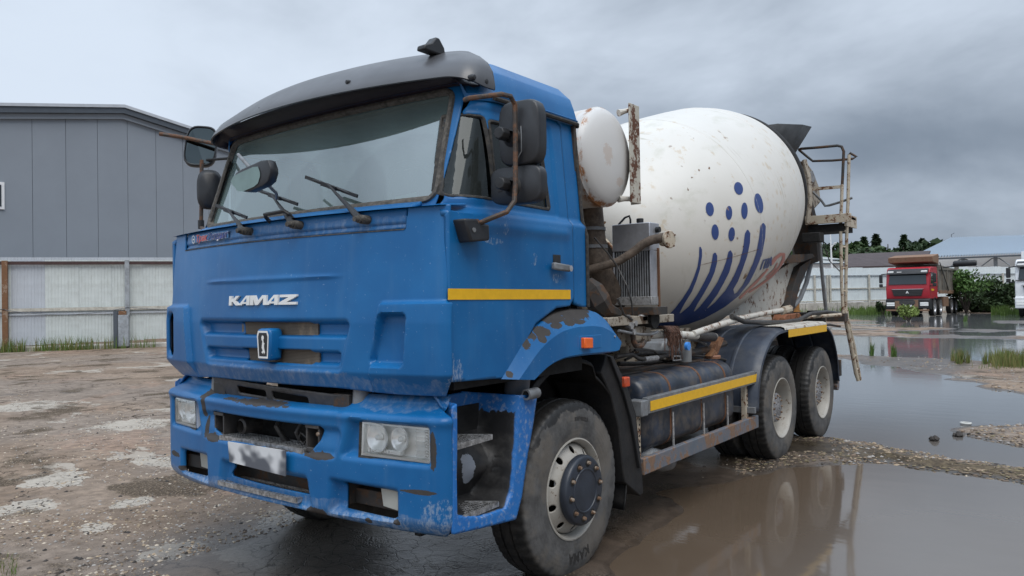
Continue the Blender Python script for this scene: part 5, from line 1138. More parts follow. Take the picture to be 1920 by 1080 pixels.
# bracket on the door
b0 = onx(858, 412, 1.25); 
mb = MB(); bpz = YZ([(855, 411), (880, 412), (883, 420), (902, 422), (903, 452), (868, 455)], 1.27); mb.prism(bpz, 1.24, 1.325, 'X')
mbk = obj('mirror_bracket', mb, M['mirror_plastic'], TR, bevel=.01)
obj('bracket_bolt', MB().lathe([(1.33, 0), (1.33, .012), (1.32, .013)], 'X', tuple([0, *onx(890, 431, 1.33)[1:]]), 6), M['grey_steel'], mbk)
obj('arm_pin', MB().tube([onx(893, 424, 1.30), onx(893, 411, 1.30)], .013, 8), M['rust_tube'], mbk)
# passenger side (left in the picture)
RX = -1.30
pole_t = np.array([-1.36, -1.23, 0]);
def onr(px, py): return onx(px, py, -1.38)
a0 = onx(440, 278, -1.13)
mb = MB(); p1 = ony(378, 318, onr(378, 318)[1]); 
mb.tube([onr(378, 300), onr(378, 360), onr(377, 425), onx(383, 432, -1.28)], .014, 8)
obj('mirror_arm', mb, M['rust_tube'], TR)
mb = MB(); mb.tube([onx(299, 251, -1.60), onx(341, 257, -1.50), onx(400, 269, -1.30), onx(441, 279, -1.13)], .014, 8); obj('mirror_crossbar', mb, M['rust_tube'], TR)
mb = MB(); mb.tube([onx(388, 300, -1.40), onx(428, 297, -1.2)], .010, 8); mb.lathe([(-.012, .012), (.012, .012)], 'Y', tuple(onx(430, 298, -1.19)), 8); obj('mirror_stay', mb, M['black_plastic'], TR)
def disc_mirror(pxs, X, ry, mat_face, name, dep, tilt):
    pass
def mirror_px(name, quad, X, dep, facemat, yaw, r=.25):
    """housing whose mirror faces the camera side: outline given by four pixels on plane x=X rotated"""
    q = [onx(a, b, X+dx) for (a, b, dx) in quad]; c = sum(q)/4; q = [p-c for p in q]
    n_ = 36; nrm = np.cross(q[1]-q[0], q[3]-q[0]); nrm /= np.linalg.norm(nrm)
    if nrm@(CAM-c) < 0: nrm = -nrm
    def pt(u, v, s): return ((q[0]*(1-u)+q[1]*u)*(1-v)+(q[3]*(1-u)+q[2]*u)*v)*s
    P_ = []
    for s, dd in ((.9, -dep), (1.0, -dep*.7), (1.0, 0), (.97, .006), (.93, .006), (.89, -.006)):
        for k in range(n_):
            a = 2*PI*k/n_; ca, sa = math.cos(a), math.sin(a); rr = (abs(ca)**3.6+abs(sa)**3.6)**(-1/3.6)*.5
            p = pt(.5+rr*ca, .5+rr*sa, s)+nrm*dd; P_.append(tuple(p))
    mb = MB(); mb.grid(P_, n_, 6, cu=True); mb.f.append(tuple(range(n_))); mb.m.append(0)
    h = obj(name, mb, M['mirror_plastic'], TR, smooth=50, loc=tuple(c))
    g = MB(); g.add(P_[-n_:], [tuple(range(n_))]); obj('mirror_face', g, facemat, h, smooth=0); return h
mirror_px('mirror', [(352, 234, .02), (410, 238, .16), (402, 312, .16), (340, 310, .02)], -1.52, .07, M['mirror_glass'], 0)
mb = MB(); sm = onx(393, 356, -1.34)
P_ = []
for s, dd in ((.0, -.05), (.75, -.045), (1, -.02), (1, .02), (.9, .03), (.0, .03)):
    for k in range(28):
        a = 2*PI*k/28; rr = (abs(math.cos(a))**3.2+abs(math.sin(a))**3.2)**(-1/3.2); P_.append((.085*rr*math.cos(a)*s, dd, .14*rr*math.sin(a)*s))
mb.grid(P_, 28, 6, cu=True); sq = obj('mirror', mb, M['mirror_plastic'], TR, smooth=60, loc=tuple(sm)); sq.rotation_euler = (0, 0, math.radians(62))
mb = MB(); mb.tube([(-.02, .05, .12), (.06, .07, .10), (.07, .07, -.05), (.0, .05, -.12)], .005, 6); obj('mirror_guard', mb, M['black_plastic'], sq)
for py in (356, 421):
    obj('arm_clamp', MB().lathe([(-.03, .022), (.03, .022)], 'Z', tuple(onr(377, py)), 10), M['black_plastic'], TR)
# front kerb mirror seen before the windscreen, on two stays
km = fr(477, 330, -1.45, .0)
quad = [ony(a, b, -1.46) for a, b in ((447, 322), (505, 296), (513, 318), (505, 345), (461, 364), (439, 338))]
cc = sum(quad)/6; N6 = []
for i in range(6):
    a, b = quad[i], quad[(i+1) % 6]
    for t in (.18, .5, .82): N6.append(a*(1-t)+b*t)
nv = len(N6); P_ = []
for s, dy in ((.86, .05), (.97, .035), (1., .0), (.97, -.012), (.92, -.014)):
    P_ += [tuple(cc+(p-cc)*s+np.array([0, dy, 0])) for p in N6]
off_ = (quad[5]+quad[4]+quad[0]*.3-cc*2.3)*.16
face_ = [tuple(cc+off_+(p-cc)*.78+np.array([0, -.018, 0])) for p in N6]
mb = MB(); mb.grid(P_, nv, 5, cu=True); mb.f += [tuple(range(nv)), tuple(range(4*nv, 5*nv))]; mb.m += [0, 0]
km_o = obj('kerb_mirror', mb, M['mirror_plastic'], TR, smooth=50)
mb = MB(); mb.tube([ony(447, 290, -1.30), ony(470, 316, -1.42), cc+np.array([0, .04, 0])], .010, 8); mb.tube([cc+np.array([0, .04, 0]), ony(498, 342, -1.42), ony(518, 362, -1.30), ony(519, 372, -1.22)], .009, 8)
obj('mirror_stay', mb, M['grey_steel'], km_o)
obj('mirror_face', MB().add(face_, [tuple(range(nv))]), simple('tinted_mirror', (.16, .24, .23), .25), km_o, smooth=0)
mb = MB(); c_ = ony(490, 325, -1.40); mb.bar(ony(489, 313, -1.405), ony(489, 338, -1.405), .045, .03); obj('mirror_clamp', mb, M['black_plastic'], km_o, bevel=.005)
M['tread'] = simple('worn_step_plate', (.42, .42, .42), .38, .6, var=.4, sc=30, dirt=.55, dcol=(.035, .03, .027))
# ================================================================ bumper, steps, mudguards, wheels
BY, BK, BW = -1.36, .112, 1.245
bp_ = lambda L: FX(L, BY, BK)
b_up = bp_([(392, 770), (601, 801), (594, 828), (577, 850), (421, 824), (397, 806)])
b_low = bp_([(436, 868), (578, 902), (571, 930), (421, 893)])
fog_r = [(.635, .615), (.965, .600), (.965, .735), (.640, .752)]; fogr_r = [(.545, .585), (.985, .585), (.985, .75), (.56, .768)]
hl_r = [(.752, .893), (1.150, .880), (1.150, 1.052), (.762, 1.062)]; hlr_r = [(.625, .868), (1.168, .862), (1.165, 1.068), (.69, 1.08)]
mir = lambda L: [(-x, z) for x, z in L][::-1]
def bump_disp(A, B):
    P = np.stack([A, B], 1); d = np.zeros(len(A)); q = np.abs(A)
    for s in (hlr_r, mir(hlr_r)): d += .045*sstep(sd_poly(P, s, .025), -.006, .05)
    for s in (fogr_r, mir(fogr_r)): d += .05*sstep(sd_poly(P, s, .02), -.006, .045)
    cen = 1-sstep(q+(1.1-B)*.12, .60, .665)
    d += .016*cen*sstep(B, .9, 1.0)
    rim = [(-.60, .86), (.60, .86), (.66, 1.02), (-.66, 1.02)]
    d += .02*sstep(sd_poly(P, rim, .04), -.01, .03)
    lo = [(-.42, .58), (.44, .58), (.40, .76), (-.38, .76)]
    d += .035*sstep(sd_poly(P, lo, .03), -.01, .04)
    d += .045*np.clip((.615-B)/.08, 0, 1)**2
    d -= .010*np.exp(-((B-1.085)/.03)**2)
    return d
def bump_map(a, b):
    x, y, nx, ny = perim(a, BW, BY, BK, .06); q = np.abs(a); cen = 1-sstep(q, .56, .70)
    t = max(0, b-1.105); bb = min(b, 1.105); d = bump_disp(a, np.full(len(a), bb)); d += .03*sstep(np.full(len(a), b), 1.075, 1.135)
    d += t*.75; z = bb+t*(.50*(1-cen)+.12*cen)+.012*(1-cen)*sstep(np.full(len(a), b), 1.19, 1.22)
    return np.stack([x-nx*d, y-ny*d, z], 1)
aB = solve_a(BW, BY, BK, .06, -1.148)
def bump_keep(P):
    q = np.abs(P[:, 0]); k = np.minimum(aB-q, np.minimum(P[:, 1]-(.578-.045*sstep(q, .2, 1.2)), np.where(q < .56, 1.20, 1.245)-P[:, 1]))
    k = np.minimum(k, .03+np.minimum(aB-q, P[:, 1]-.50))
    for s, r in ((b_up, .02), (b_low, .015), (fog_r, .02), (mir(fog_r), .02), (hl_r, .012), (mir(hl_r), .012)): k = np.minimum(k, -sd_poly(P, s, r))
    return k
bumper = field('bumper', rows(bump_map), -aB-.02, aB+.02, .52, 1.255, .009, bump_keep, M['bumper_blue'], TR, thick=.012)
obj('bumper_cavity', MB().box(-1.16, 1.16, -1.10, -1.06, .52, 1.14), M['dark_void'], bumper, smooth=0)
mb = MB(); mb.box(-1.0, 1.0, -1.20, -1.10, .62, .70); mb.box(-.62, -.50, -1.24, -1.08, .62, 1.18); mb.box(.50, .62, -1.24, -1.08, .62, 1.18)
obj('bumper_frame', mb, M['dark_chassis'], bumper, bevel=.004)
for x0, x1 in ((-.50, -.40), (.36, .47)):
    mb = MB(); mb.box(x0, x0+.012, -1.31, -1.14, .89, 1.01); mb.box(x1-.012, x1, -1.31, -1.14, .89, 1.01); mb.box(x0, x1, -1.315, -1.30, .875, .90); mb.box(x0, x1, -1.315, -1.30, 1.0, 1.02)
    obj('tow_pocket', mb, M['grey_plastic'], bumper, bevel=.003)
mb = MB()
mb.lathe([(-1.30, .035), (-1.29, .045), (-1.18, .045)], 'Y', (-.25, 0, .95), 20); obj('horn', mb, M['hose'], bumper)
for pts, r in (([(.02, -1.2, 1.04), (.04, -1.26, .97), (.08, -1.24, .90), (.10, -1.2, .86)], .016), ([(.22, -1.2, 1.04), (.20, -1.25, .95), (.21, -1.22, .88)], .012), ([(.24, -1.26, .93), (.27, -1.27, .96), (.31, -1.26, .93), (.29, -1.27, .90), (.25, -1.26, .91)], .006)):
    obj('hose', MB().tube(pts, r, 8), M['hose'], bumper)
def tread(name, poly, z, parent, nx=8, th=.012, d='X'):
    """perforated aluminium step plate : frame + cross bars + folded tabs"""
    mb = MB(); P = np.array(poly); x0, x1, y0, y1 = P[:, 0].min(), P[:, 0].max(), P[:, 1].min(), P[:, 1].max()
    def inside(x, y, m=0.): return sd_poly(np.array([[x, y]]), poly)[0] > m
    N = len(poly)
    for i in range(N): a, b = P[i], P[(i+1) % N]; mb.bar((a[0], a[1], z-.008), (b[0], b[1], z-.008), .010, .026)
    k = 0; st = .026
    for y in np.arange(y0+st/2, y1, st):
        k += 1
        for x in np.arange(x0+(st/2 if k % 2 else 0)+.004, x1, st*1.0):
            if inside(x, y, .008): mb.cbox((x, y, z), (st*.62, st*.30, .008), (math.radians(12), 0, 0))
        xs = [x for x in np.linspace(x0, x1, 50) if inside(x, y+st/2)]
        if len(xs) > 1: mb.box(xs[0], xs[-1], y+st/2-.0022, y+st/2+.0022, z-.008, z+.001)
    return obj(name, mb, M['tread'], parent, smooth=0)
tread('step_plate', [(-.40, -1.335), (.37, -1.335), (.34, -1.20), (-.37, -1.20)], .888, bumper)
tread('step_plate', [(-.40, -1.350), (.33, -1.350), (.31, -1.20), (-.36, -1.20)], .628, bumper)
# grey panel with two slots above the bumper
pan = XZ([(401, 705), (641, 742), (636, 778), (398, 745)], -1.24); s1 = XZ([(449, 722), (505, 731), (505, 745), (449, 736)], -1.24); s2 = XZ([(516, 732), (581, 744), (581, 759), (516, 747)], -1.24)
field('slotted_panel', lambda x, z: np.stack([x, -1.262+.09*x*x-.25*(z-1.15), z], 1), -.62, .62, 1.05, 1.22, .008, lambda P: np.minimum.reduce([sd_poly(P, pan, .012), -sd_poly(P, s1, .012), -sd_poly(P, s2, .012)]), M['grey_plastic'], bumper, thick=.012)
for sx in (-.64, .66): obj('cab_mount', MB().tube([(sx, -1.20, 1.02), (sx, -1.18, 1.26)], .045, 16), M['grey_steel'], bumper)
# headlights
def headlight(L, sgn):
    y_at = lambda x: BY+BK*x*x
    P = [(x, y_at(x)+.052, z) for x, z in L]; W_ = shrink(np.array(L, float), .012)
    g = lambda x, z: np.stack([x, y_at(x)+.040-.006*np.cos((z-.97)*14), z], 1)
    base = thing_part = bpy.data.objects.new('headlight', None); S.collection.objects.link(base); base.parent = TR
    hb = MB(); N = len(L); fr_ = [(x, y_at(x)+.020, z) for x, z in L]; bk = [(x, y_at(x)+.14, z) for x, z in L]
    i_ = [tuple(q) for q in [(x, y_at(x)+.020, z) for x, z in W_]]; ib = [(x, y_at(x)+.062, z) for x, z in W_]
    hb.add(fr_+bk+i_+ib, [(k, (k+1) % N, (k+1) % N+N, k+N) for k in range(N)]+[(k, (k+1) % N, (k+1) % N+2*N, k+2*N) for k in range(N)]+[(k+2*N, (k+1) % N+2*N, (k+1) % N+3*N, k+3*N) for k in range(N)]+[tuple(range(3*N, 4*N))])
    obj('lamp_housing', hb, [M['lamp_white']], base, smooth=0)
    rim = MB(); o_ = [(x, y_at(x)+.012, z) for x, z in shrink(np.array(L, float), -.010)]; rim.add(o_+fr_, [(k, (k+1) % N, (k+1) % N+N, k+N) for k in range(N)]); obj('lamp_gasket', rim, M['rubber'], base, smooth=0)
    for cx_, r in ((.845, .072), (.975, .058)):
        cx = sgn*cx_; yy = y_at(cx)+.022; m = MB()
        m.lathe([(.006, r*1.03), (.0, r*1.0)]+[(.036*(1-(q)**2)+0, r*.97*q) for q in (1, .85, .68, .5, .3, .16)], 'Y', (cx, yy, .985), 28); obj('reflector', m, M['chrome'], base, smooth=60)
        m = MB(); m.lathe([(.03, .016), (.005, .015), (-.002, .009), (-.004, 0)], 'Y', (cx, yy, .985), 12); obj('bulb', m, M['lamp_white'], base)
    m = MB(); x0, x1 = sorted((sgn*.80, sgn*.99)); m.box(x0, x1, y_at(.9)+.030, y_at(.9)+.06, .908, .930)
    obj('strip_lamp', m, M['lamp_white'], base, bevel=.004)
    for k in range(9):
        x = sgn*(.812+.020*k); obj('led', MB().cbox((x, y_at(x)+.030, .919), (.012, .010, .012)), M['chrome'], base, smooth=0)
    x = sgn*1.118
    for k in range(9):
        z = .915+.0145*k; obj('led', MB().cbox((x, y_at(x)+.040, z), (.014, .014, .009)), M['chrome'], base, smooth=0)
    m = MB(); x0, x1 = sorted((sgn*1.035, sgn*1.10)); m.box(x0, x1, y_at(1.07)+.055, y_at(1.07)+.065, .90, 1.045)
    for k in range(6): m.box(x0, x1, y_at(1.07)+.05, y_at(1.07)+.057, .905+.023*k, .909+.023*k)
    obj('side_reflector', m, M['chrome'], base, smooth=0)
    m = MB(); x0, x1 = sorted((sgn*.765, sgn*.785)); m.box(x0, x1, y_at(.77)+.045, y_at(.77)+.06, .905, 1.05); obj('inner_trim', m, M['lamp_white'], base, bevel=.004)
    field('lens', lambda x, z: np.stack([x, y_at(x)+.018-.010*sstep(sd_poly(np.stack([x, z], 1), L), 0, .02), z], 1), min(q[0] for q in L), max(q[0] for q in L), .87, 1.07, .012, lambda P: sd_poly(P, L, .010), M['lens'], base)
headlight(hl_r, 1); headlight(mir(hl_r), -1)
# fog lamps (left one sits towards the middle, right one towards the corner, both dull)
for x0, x1 in ((.815, .955), (-.83, -.70)):
    mb = MB(); y0 = BY+BK*.9**2+.06
    mb.prism([(x0, .742), (x1, .735), (x1, .622), (x0+.02, .632)], y0-.005, y0+.07, 'Y'); f_ = obj('fog_lamp', mb, M['grey_plastic'], TR, bevel=.012)
    mb = MB(); mb.prism([(x0+.012, .732), (x1-.008, .727), (x1-.008, .632), (x0+.028, .640)], y0-.010, y0-.004, 'Y'); obj('lamp_glass', mb, simple('dusty_lamp_glass', (.42, .42, .38), .45), f_, bevel=.004)
    obj('lamp_bracket', MB().cbox((x0-.03, y0+.03, .66), (.07, .02, .03), (0, .5, 0)), M['alu_dull'], f_)
# number plate hanging slightly askew
pc = [fr(a, b, -1.392, .112) for a, b in ((427, 828), (535, 845), (535, 893), (430, 866))]
mb = MB(); q = [np.array(p) for p in pc]; mb.add([tuple(p) for p in q]+[tuple(p+np.array([0, .006, 0])) for p in q], [(0, 1, 2, 3), (7, 6, 5, 4), (0, 1, 5, 4), (1, 2, 6, 5), (2, 3, 7, 6), (3, 0, 4, 7)])
plt = obj('number_plate', mb, M['plate_blur'], TR, smooth=0)
obj('plate_bolt', MB().lathe([(-.010, 0), (-.008, .010), (0, .011)], 'Y', tuple(fr(597, 814, -1.345, .112)), 10), M['bolt'], bumper)
# ---- step box on the side
so_poly = YZ([(849, 762), (880, 748), (906, 736), (959, 741), (1013, 741), (1004, 790), (990, 850), (979, 930), (968, 974), (905, 990), (849, 1003)], 1.245)
sr_poly = YZ([(858, 560), (975, 560), (972, 784), (968, 843), (960, 926), (948, 955), (905, 970), (858, 968)], 1.245)
def sb_map(y, z):
    P = np.stack([y, z], 1); d = .23*sstep(sd_poly(P, sr_poly, .03), -.004, .06)
    d = d-.10*np.exp(-((z-.79)/.10)**2)*sstep(d, .1, .23)*sstep(y, -1.0, -.75)
    d = d+.02*sstep(y, -.55, -.40)
    return np.stack([1.245-d, y, z], 1)
sbx = field('step_box', sb_map, -1.16, -.41, .47, 1.17, .010, lambda P: sd_poly(P, so_poly, .012), M['stepbox'], TR, thick=.012)
for v in (1,):
    tread('step_plate', [(1.235, -1.115), (1.205, -.80), (1.04, -.90), (1.02, -1.115)], .962, sbx)
    tread('step_plate', [(1.238, -1.115), (1.215, -.77), (1.04, -.88), (1.02, -1.115)], .615, sbx)
mb = MB(); mb.box(.98, 1.02, -1.14, -.45, .50, 1.10); obj('step_box_back', mb, M['dark_void'], sbx, smooth=0)
mb = MB(); mb.lathe([(0, .020), (0, .030), (.10, .030), (.10, .0)], 'Y', tuple(onx(986, 740, 1.26)), 14); obj('pipe_stub', mb, M['grey_steel'], sbx)
obj('arch_strut', MB().tube([onx(972, 700, 1.15), onx(968, 735, 1.12)], .07, 20), M['beam'], sbx)
# far-side step box mirror
field('step_box', lambda y, z: sb_map(y, z)*np.array([-1, 1, 1]), -1.16, -.41, .47, 1.17, .03, lambda P: sd_poly(P, so_poly, .012), M['stepbox'], TR, thick=-.012)
# ---- front mudguard (blue flare)
def resample(pts, n_):
    P = np.array(pts, float); L = np.r_[0, np.cumsum(np.hypot(*np.diff(P, axis=0).T))]; t = np.linspace(0, L[-1], n_)
    # smooth with Catmull-ish interpolation on arc length
    out = np.stack([np.interp(t, L, P[:, i]) for i in range(2)], 1)
    for _ in range(3): out[1:-1] = .5*out[1:-1]+.25*(out[:-2]+out[2:])
    return out
OUT = YZ([(943, 711), (962, 680), (985, 640), (1008, 612), (1035, 590), (1065, 580), (1100, 578), (1122, 583), (1142, 600), (1156, 622), (1159, 632)], 1.26)
INN = YZ([(1002, 712), (1012, 702), (1025, 690), (1040, 680), (1060, 672), (1090, 667), (1120, 664), (1145, 661), (1156, 659), (1158, 658), (1159, 657)], 1.29)
n_ = 60; O_ = resample(OUT, n_); I_ = resample(INN, n_)
mb = MB(); P_ = []
for i in range(n_):
    o, q = O_[i], I_[i]; e = q-o
    for x, t in ((.80, .0), (1.12, .0), (1.215, .0), (1.245, .03), (1.285, .30), (1.297, .38), (1.298, .96), (1.288, 1.0), (1.05, 1.0)):
        p = o+e*t; P_.append((x, p[0], p[1]))
mb.grid(P_, 9, n_); k = (n_-1)*9; mb.f += [tuple(range(k, k+9)), tuple(range(8, -1, -1))]; mb.m += [0, 0]
fg = obj('front_mudguard', mb, M['fender_blue'], TR, smooth=28)
# recessed side marker
mk = YZ([(1090, 633), (1106, 633), (1106, 653), (1090, 653)], 1.30)
obj('marker_recess', MB().prism(YZ([(1087, 630), (1128, 627), (1128, 652), (1087, 656)], 1.30), 1.292, 1.2995, 'X'), M['blue'], fg, bevel=.003)
obj('side_marker', MB().prism(mk, 1.29, 1.325, 'X'), M['orange_lens'], fg, bevel=.006)
obj('screw', MB().lathe([(1.305, 0), (1.304, .006), (1.29, .007)], 'X', tuple([0, *onx(1153, 631, 1.30)[1:]]), 8), M['silver'], fg)
# black arch liner above the wheel
mb = MB(); P_ = []; angs = np.radians(np.linspace(-22, 168, 40))
for x, dr in ((1.19, -.02), (1.17, 0), (.72, 0)):
    for a in angs: r = .64+dr+(.05 if a > 1.2 else 0); P_.append((x, math.cos(a)*r*1.02, .519+math.sin(a)*r*1.12))
mb.grid(P_, 40, 3); obj('wheel_arch_liner', mb, M['liner'], TR, solid=.01)
flap = YZ([(1137, 664), (1150, 668), (1168, 705), (1180, 735), (1193, 775), (1204, 880), (1207, 925), (1200, 930), (1172, 905), (1168, 880), (1160, 800), (1145, 740), (1128, 700)], 1.20)
fl = obj('mud_flap', MB().prism(flap, .80, 1.20, 'X'), M['liner'], TR, bevel=.008)
obj('flap_flange', MB().prism(YZ([(1140, 668), (1146, 668), (1172, 730), (1186, 775), (1199, 872), (1196, 878), (1180, 785), (1166, 735)], 1.205), 1.20, 1.222, 'X'), M['black_plastic'], fl, bevel=.004)
obj('liner_panel', MB().box(.70, .74, -.55, .62, .75, 1.45), M['liner'], TR, smooth=0)
mk2 = MB(); p = onx(1176, 717, 1.24); mk2.box(1.20, 1.245, p[1]-.035, p[1]+.035, p[2]-.03, p[2]+.035); obj('side_marker', mk2, simple('red_orange_lens', (.50, .06, .015), .35, dirt=.4), TR, bevel=.008)
# ---- wheels
def tyre_mb(R=.525, w=.262, rim=.288, seg=216):
    pr = [(-.5, rim), (-.53, rim+.03), (-.56, rim+.09), (-.545, rim+.15), (-.50, R-.05), (-.47, R-.022), (-.42, R-.008), (-.30, R), (-.16, R+.002), (-.15, R-.010), (-.11, R-.010), (-.10, R+.003), (.10, R+.003), (.11, R-.010), (.15, R-.010), (.16, R+.002), (.30, R), (.42, R-.008), (.47, R-.022), (.50, R-.05), (.545, rim+.15), (.56, rim+.09), (.535, rim+.045), (.53, rim+.03), (.5, rim)]
    mb = MB(); V = []; 
    for i, (h, r) in enumerate(pr):
        for k in range(seg):
            a = 2*PI*k/seg; rr = r
            if 5 <= i <= 18 and abs(h) > .14 and k % 4 >= 3: rr -= .008 if abs(h) > .28 else .005
            V.append((h*w, rr*math.cos(a), rr*math.sin(a)))
    mb.grid(V, seg, len(pr), cu=True); return mb
def _unused_part_empty(name, parent, loc=(0, 0, 0)):
    o = bpy.data.objects.new(name, None); S.collection.objects.link(o); o.parent = parent; o.location = loc; o.empty_display_size = .1; return o
def holes_disc(r0, r1, x0, x1, nh, rh, hr, mat, name, parent, step=.012):
    """conical ring with round hand-holes"""
    f = lambda a, b: np.stack([x0+(x1-x0)*(np.hypot(a, b)-r0)/(r1-r0), a, b], 1)
    def keep(P):
        r = np.hypot(P[:, 0], P[:, 1]); k = np.minimum(r-r0, r1-r)
        for i in range(nh): t = 2*PI*(i+.5)/nh; k = np.minimum(k, np.hypot(P[:, 0]-hr*math.cos(t), P[:, 1]-hr*math.sin(t))-rh)
        return k
    return field(name, f, -r1-.01, r1+.01, -r1-.01, r1+.01, step, keep, mat, parent, thick=.008)
# front
fw = part_empty('wheel', TR, (1.053, 0, .5192))
TY = obj('tyre', tyre_mb(), M['tyre'], fw, smooth=45)
rx = .137
mb = MB(); mb.lathe([(rx-.03, .292), (rx-.012, .300), (rx+.002, .300), (rx+.004, .292), (rx-.004, .283), (rx-.05, .268), (rx-.12, .262), (-.16, .262)], 'X', seg=64); obj('rim', mb, M['rim'], fw)
holes_disc(.170, .264, .165, .095, 10, .021, .232, M['rim'], 'rim_disc', fw, .006)
obj('brake_drum', MB().lathe([(.0, .05), (.0, .25), (-.12, .25)], 'X', seg=40), M['dark_void'], fw)
mb = MB(); mb.lathe([(.155, .198), (.165, .206), (.195, .205), (.205, .198), (.210, .186), (.210, .132), (.214, .129), (.214, .122), (.210, .119), (.212, .0)], 'X', seg=64)
hc = obj('hub_cover', mb, M['hub_blue'], fw)
for i in range(10):
    t = 2*PI*(i+.2)/10; c = (0, .160*math.cos(t), .160*math.sin(t))
    obj('bolt', MB().lathe([(.210, .025), (.2115, .024), (.2115, .0125)], 'X', c, 16), M['liner'], fw)
    obj('bolt', MB().lathe([(.203, .0125), (.218, .012), (.228, .010), (.232, .004), (.232, 0)], 'X', c, 12), M['bolt'], fw)
M['wet_rubber'] = simple('damp_rubber', (.028, .027, .027), .45)
def tyre_text(s, rb, size, mid, mat, parent, flip=1):
    # letters on the side wall, tops towards the tread, centred at angle mid
    def mp(x, y, z, Wt):
        a = mid-(x-Wt/2)/(rb+size*.4)*flip; r = rb+y; pr = np.interp(r, [.318, .378, .438, .475], [.1400, .1472, .1430, .1315]); return (pr+.0015, r*math.cos(a), r*math.sin(a))
    return text_mesh(s, size, mat, 'lettering', parent, mp, bold=.002)
tyre_text('KAMA', .375, .085, math.radians(-88), M['wet_rubber'], fw)
tyre_text('315/80R22.5', .405, .030, math.radians(80), M['wet_rubber'], fw)
fw2 = copy_tree(fw, TR); fw2.location = (-1.045, 0, .5192); fw2.rotation_euler = (0, 0, PI)
obj('front_axle', MB().tube([(-1.0, 0, .52), (1.0, 0, .52)], .06, 10), M['dark_chassis'], TR)
# rear duals
rw = part_empty('wheel', TR, (1.045, 3.8568, .5192))
for x in (0, -.335):
    t_ = TY.copy(); S.collection.objects.link(t_); t_.parent = rw; t_.location = (x, 0, 0)
mb = MB(); mb.lathe([(rx-.03, .292), (rx-.012, .300), (rx+.002, .300), (rx+.004, .292), (rx-.006, .280), (rx-.03, .270), (-.02, .262), (-.06, .250), (-.075, .20), (-.068, .15), (-.06, .135), (-.035, .132), (-.022, .125), (-.02, .115), (-.02, 0)], 'X', seg=64)
obj('rim', mb, M['rim'], rw)
obj('hub', MB().lathe([(-.05, .150), (.06, .148), (.082, .142), (.088, .13), (.088, .06), (.094, .05), (.094, 0)], 'X', seg=40), M['hub_grey'], rw)
for i in range(12):
    t = 2*PI*i/12; c = (0, .118*math.cos(t), .118*math.sin(t)); obj('bolt', MB().lathe([(.08, .011), (.100, .011), (.104, .006), (.104, 0)], 'X', c, 6), M['bolt'], rw)
for i in range(9):
    t = 2*PI*(i*.37); r = .03+.07*((i*7) % 5)/5; obj('bolt', MB().lathe([(.08, .008), (.100, .008), (.100, 0)], 'X', (0, r*math.cos(t), r*math.sin(t)), 6), M['hub_grey'], rw)
for y in (3.8568+1.4455,):
    w = copy_tree(rw, TR); w.location = (1.045, y, .5192); w.rotation_euler = (.4, 0, 0)
for y in (3.8568, 3.8568+1.4455):
    w = copy_tree(rw, TR); w.location = (-1.045, y, .5192); w.rotation_euler = (0, 0, PI)
    obj('axle', MB().tube([(-.9, y, .52), (-.2, y, .52), (-.15, y, .50), (.15, y, .50), (.2, y, .52), (.9, y, .52)], [.07, .07, .22, .22, .07, .07], 14), M['dark_chassis'], TR)
# ================================================================ chassis and tank side
obj('chassis_rail', MB().box(.36, .44, -1.0, 6.5, .78, 1.06), M['dark_chassis'], TR, bevel=.004)
obj('chassis_rail', MB().box(-.44, -.36, -1.0, 6.5, .78, 1.06), M['dark_chassis'], TR, bevel=.004)
for s in (1, -1): obj('subframe_rail', MB().box(min(s*.34, s*.46), max(s*.34, s*.46), .9, 6.5, 1.065, 1.22), M['cream_machine'], TR, bevel=.004)
for y in (.4, 1.6, 2.8, 4.5, 6.2): obj('cross_member', MB().box(-.36, .36, y-.04, y+.04, .80, 1.04), M['dark_chassis'], TR)
obj('engine_block', MB().box(-.40, .40, -.95, .7, .55, 1.20), M['dark_void'], TR, bevel=.03)
# fuel tank
mb = MB(); x0, x1, z0, z1 = .62, 1.165, .545, 1.085
pf = []
for cx, cz, a0 in ((x1-.13, z1-.13, 0), (x0+.10, z1-.10, 90), (x0+.10, z0+.10, 180), (x1-.12, z0+.12, 270)):
    r = .13 if a0 == 0 else .10 if a0 < 270 else .12
    for k in range(9): a = math.radians(a0+90*k/8); pf.append((cx+r*math.cos(a), cz+r*math.sin(a)))
cxm, czm = (x0+x1)/2, (z0+z1)/2; P_ = []
ys = [(.955, .80), (.960, .90), (.985, .965), (1.03, 1.0)]+[(y, 1.) for y in (1.5, 2.0, 2.45)]+[(2.58, 1.0), (2.62, .97), (2.635, .9), (2.638, .8)]
for y, s in ys: P_ += [(cxm+(a-cxm)*s, y, czm+(b-czm)*s) for a, b in pf]
mb.grid(P_, len(pf), len(ys), cu=True); mb.f += [tuple(range(len(pf))), tuple(range((len(ys)-1)*len(pf), len(ys)*len(pf)))]; mb.m += [0, 0]
ft = obj('fuel_tank', mb, M['tank_navy'], TR, smooth=45)
for y in (1.36, 1.92, 2.42):
    mb = MB(); P_ = []
    for s, dy in ((1.0, -.014), (1.012, -.012), (1.012, .012), (1.0, .014)): P_ += [(cxm+(a-cxm)*s, y+dy, czm+(b-czm)*s) for a, b in pf]
    mb.grid(P_, len(pf), 4, cu=True); obj('tank_strap', mb, M['rust_brown'], ft, smooth=40)
    obj('strap_rod', MB().tube([(1.178, y+.01, .80), (1.178, y+.012, .48), (1.15, y+.012, .46)], .009, 6), M['alu_dull'], ft)
obj('filler_cap', MB().lathe([(0, .075), (.022, .078), (.030, .07), (.030, 0)], 'Z', tuple(onz(1335, 672, 1.09)+np.array([0, 0, 0])), 24), M['orange_brown'] if 'orange_brown' in M else rusty('cap_rust', (.30, .14, .08), .4, 14), ft)
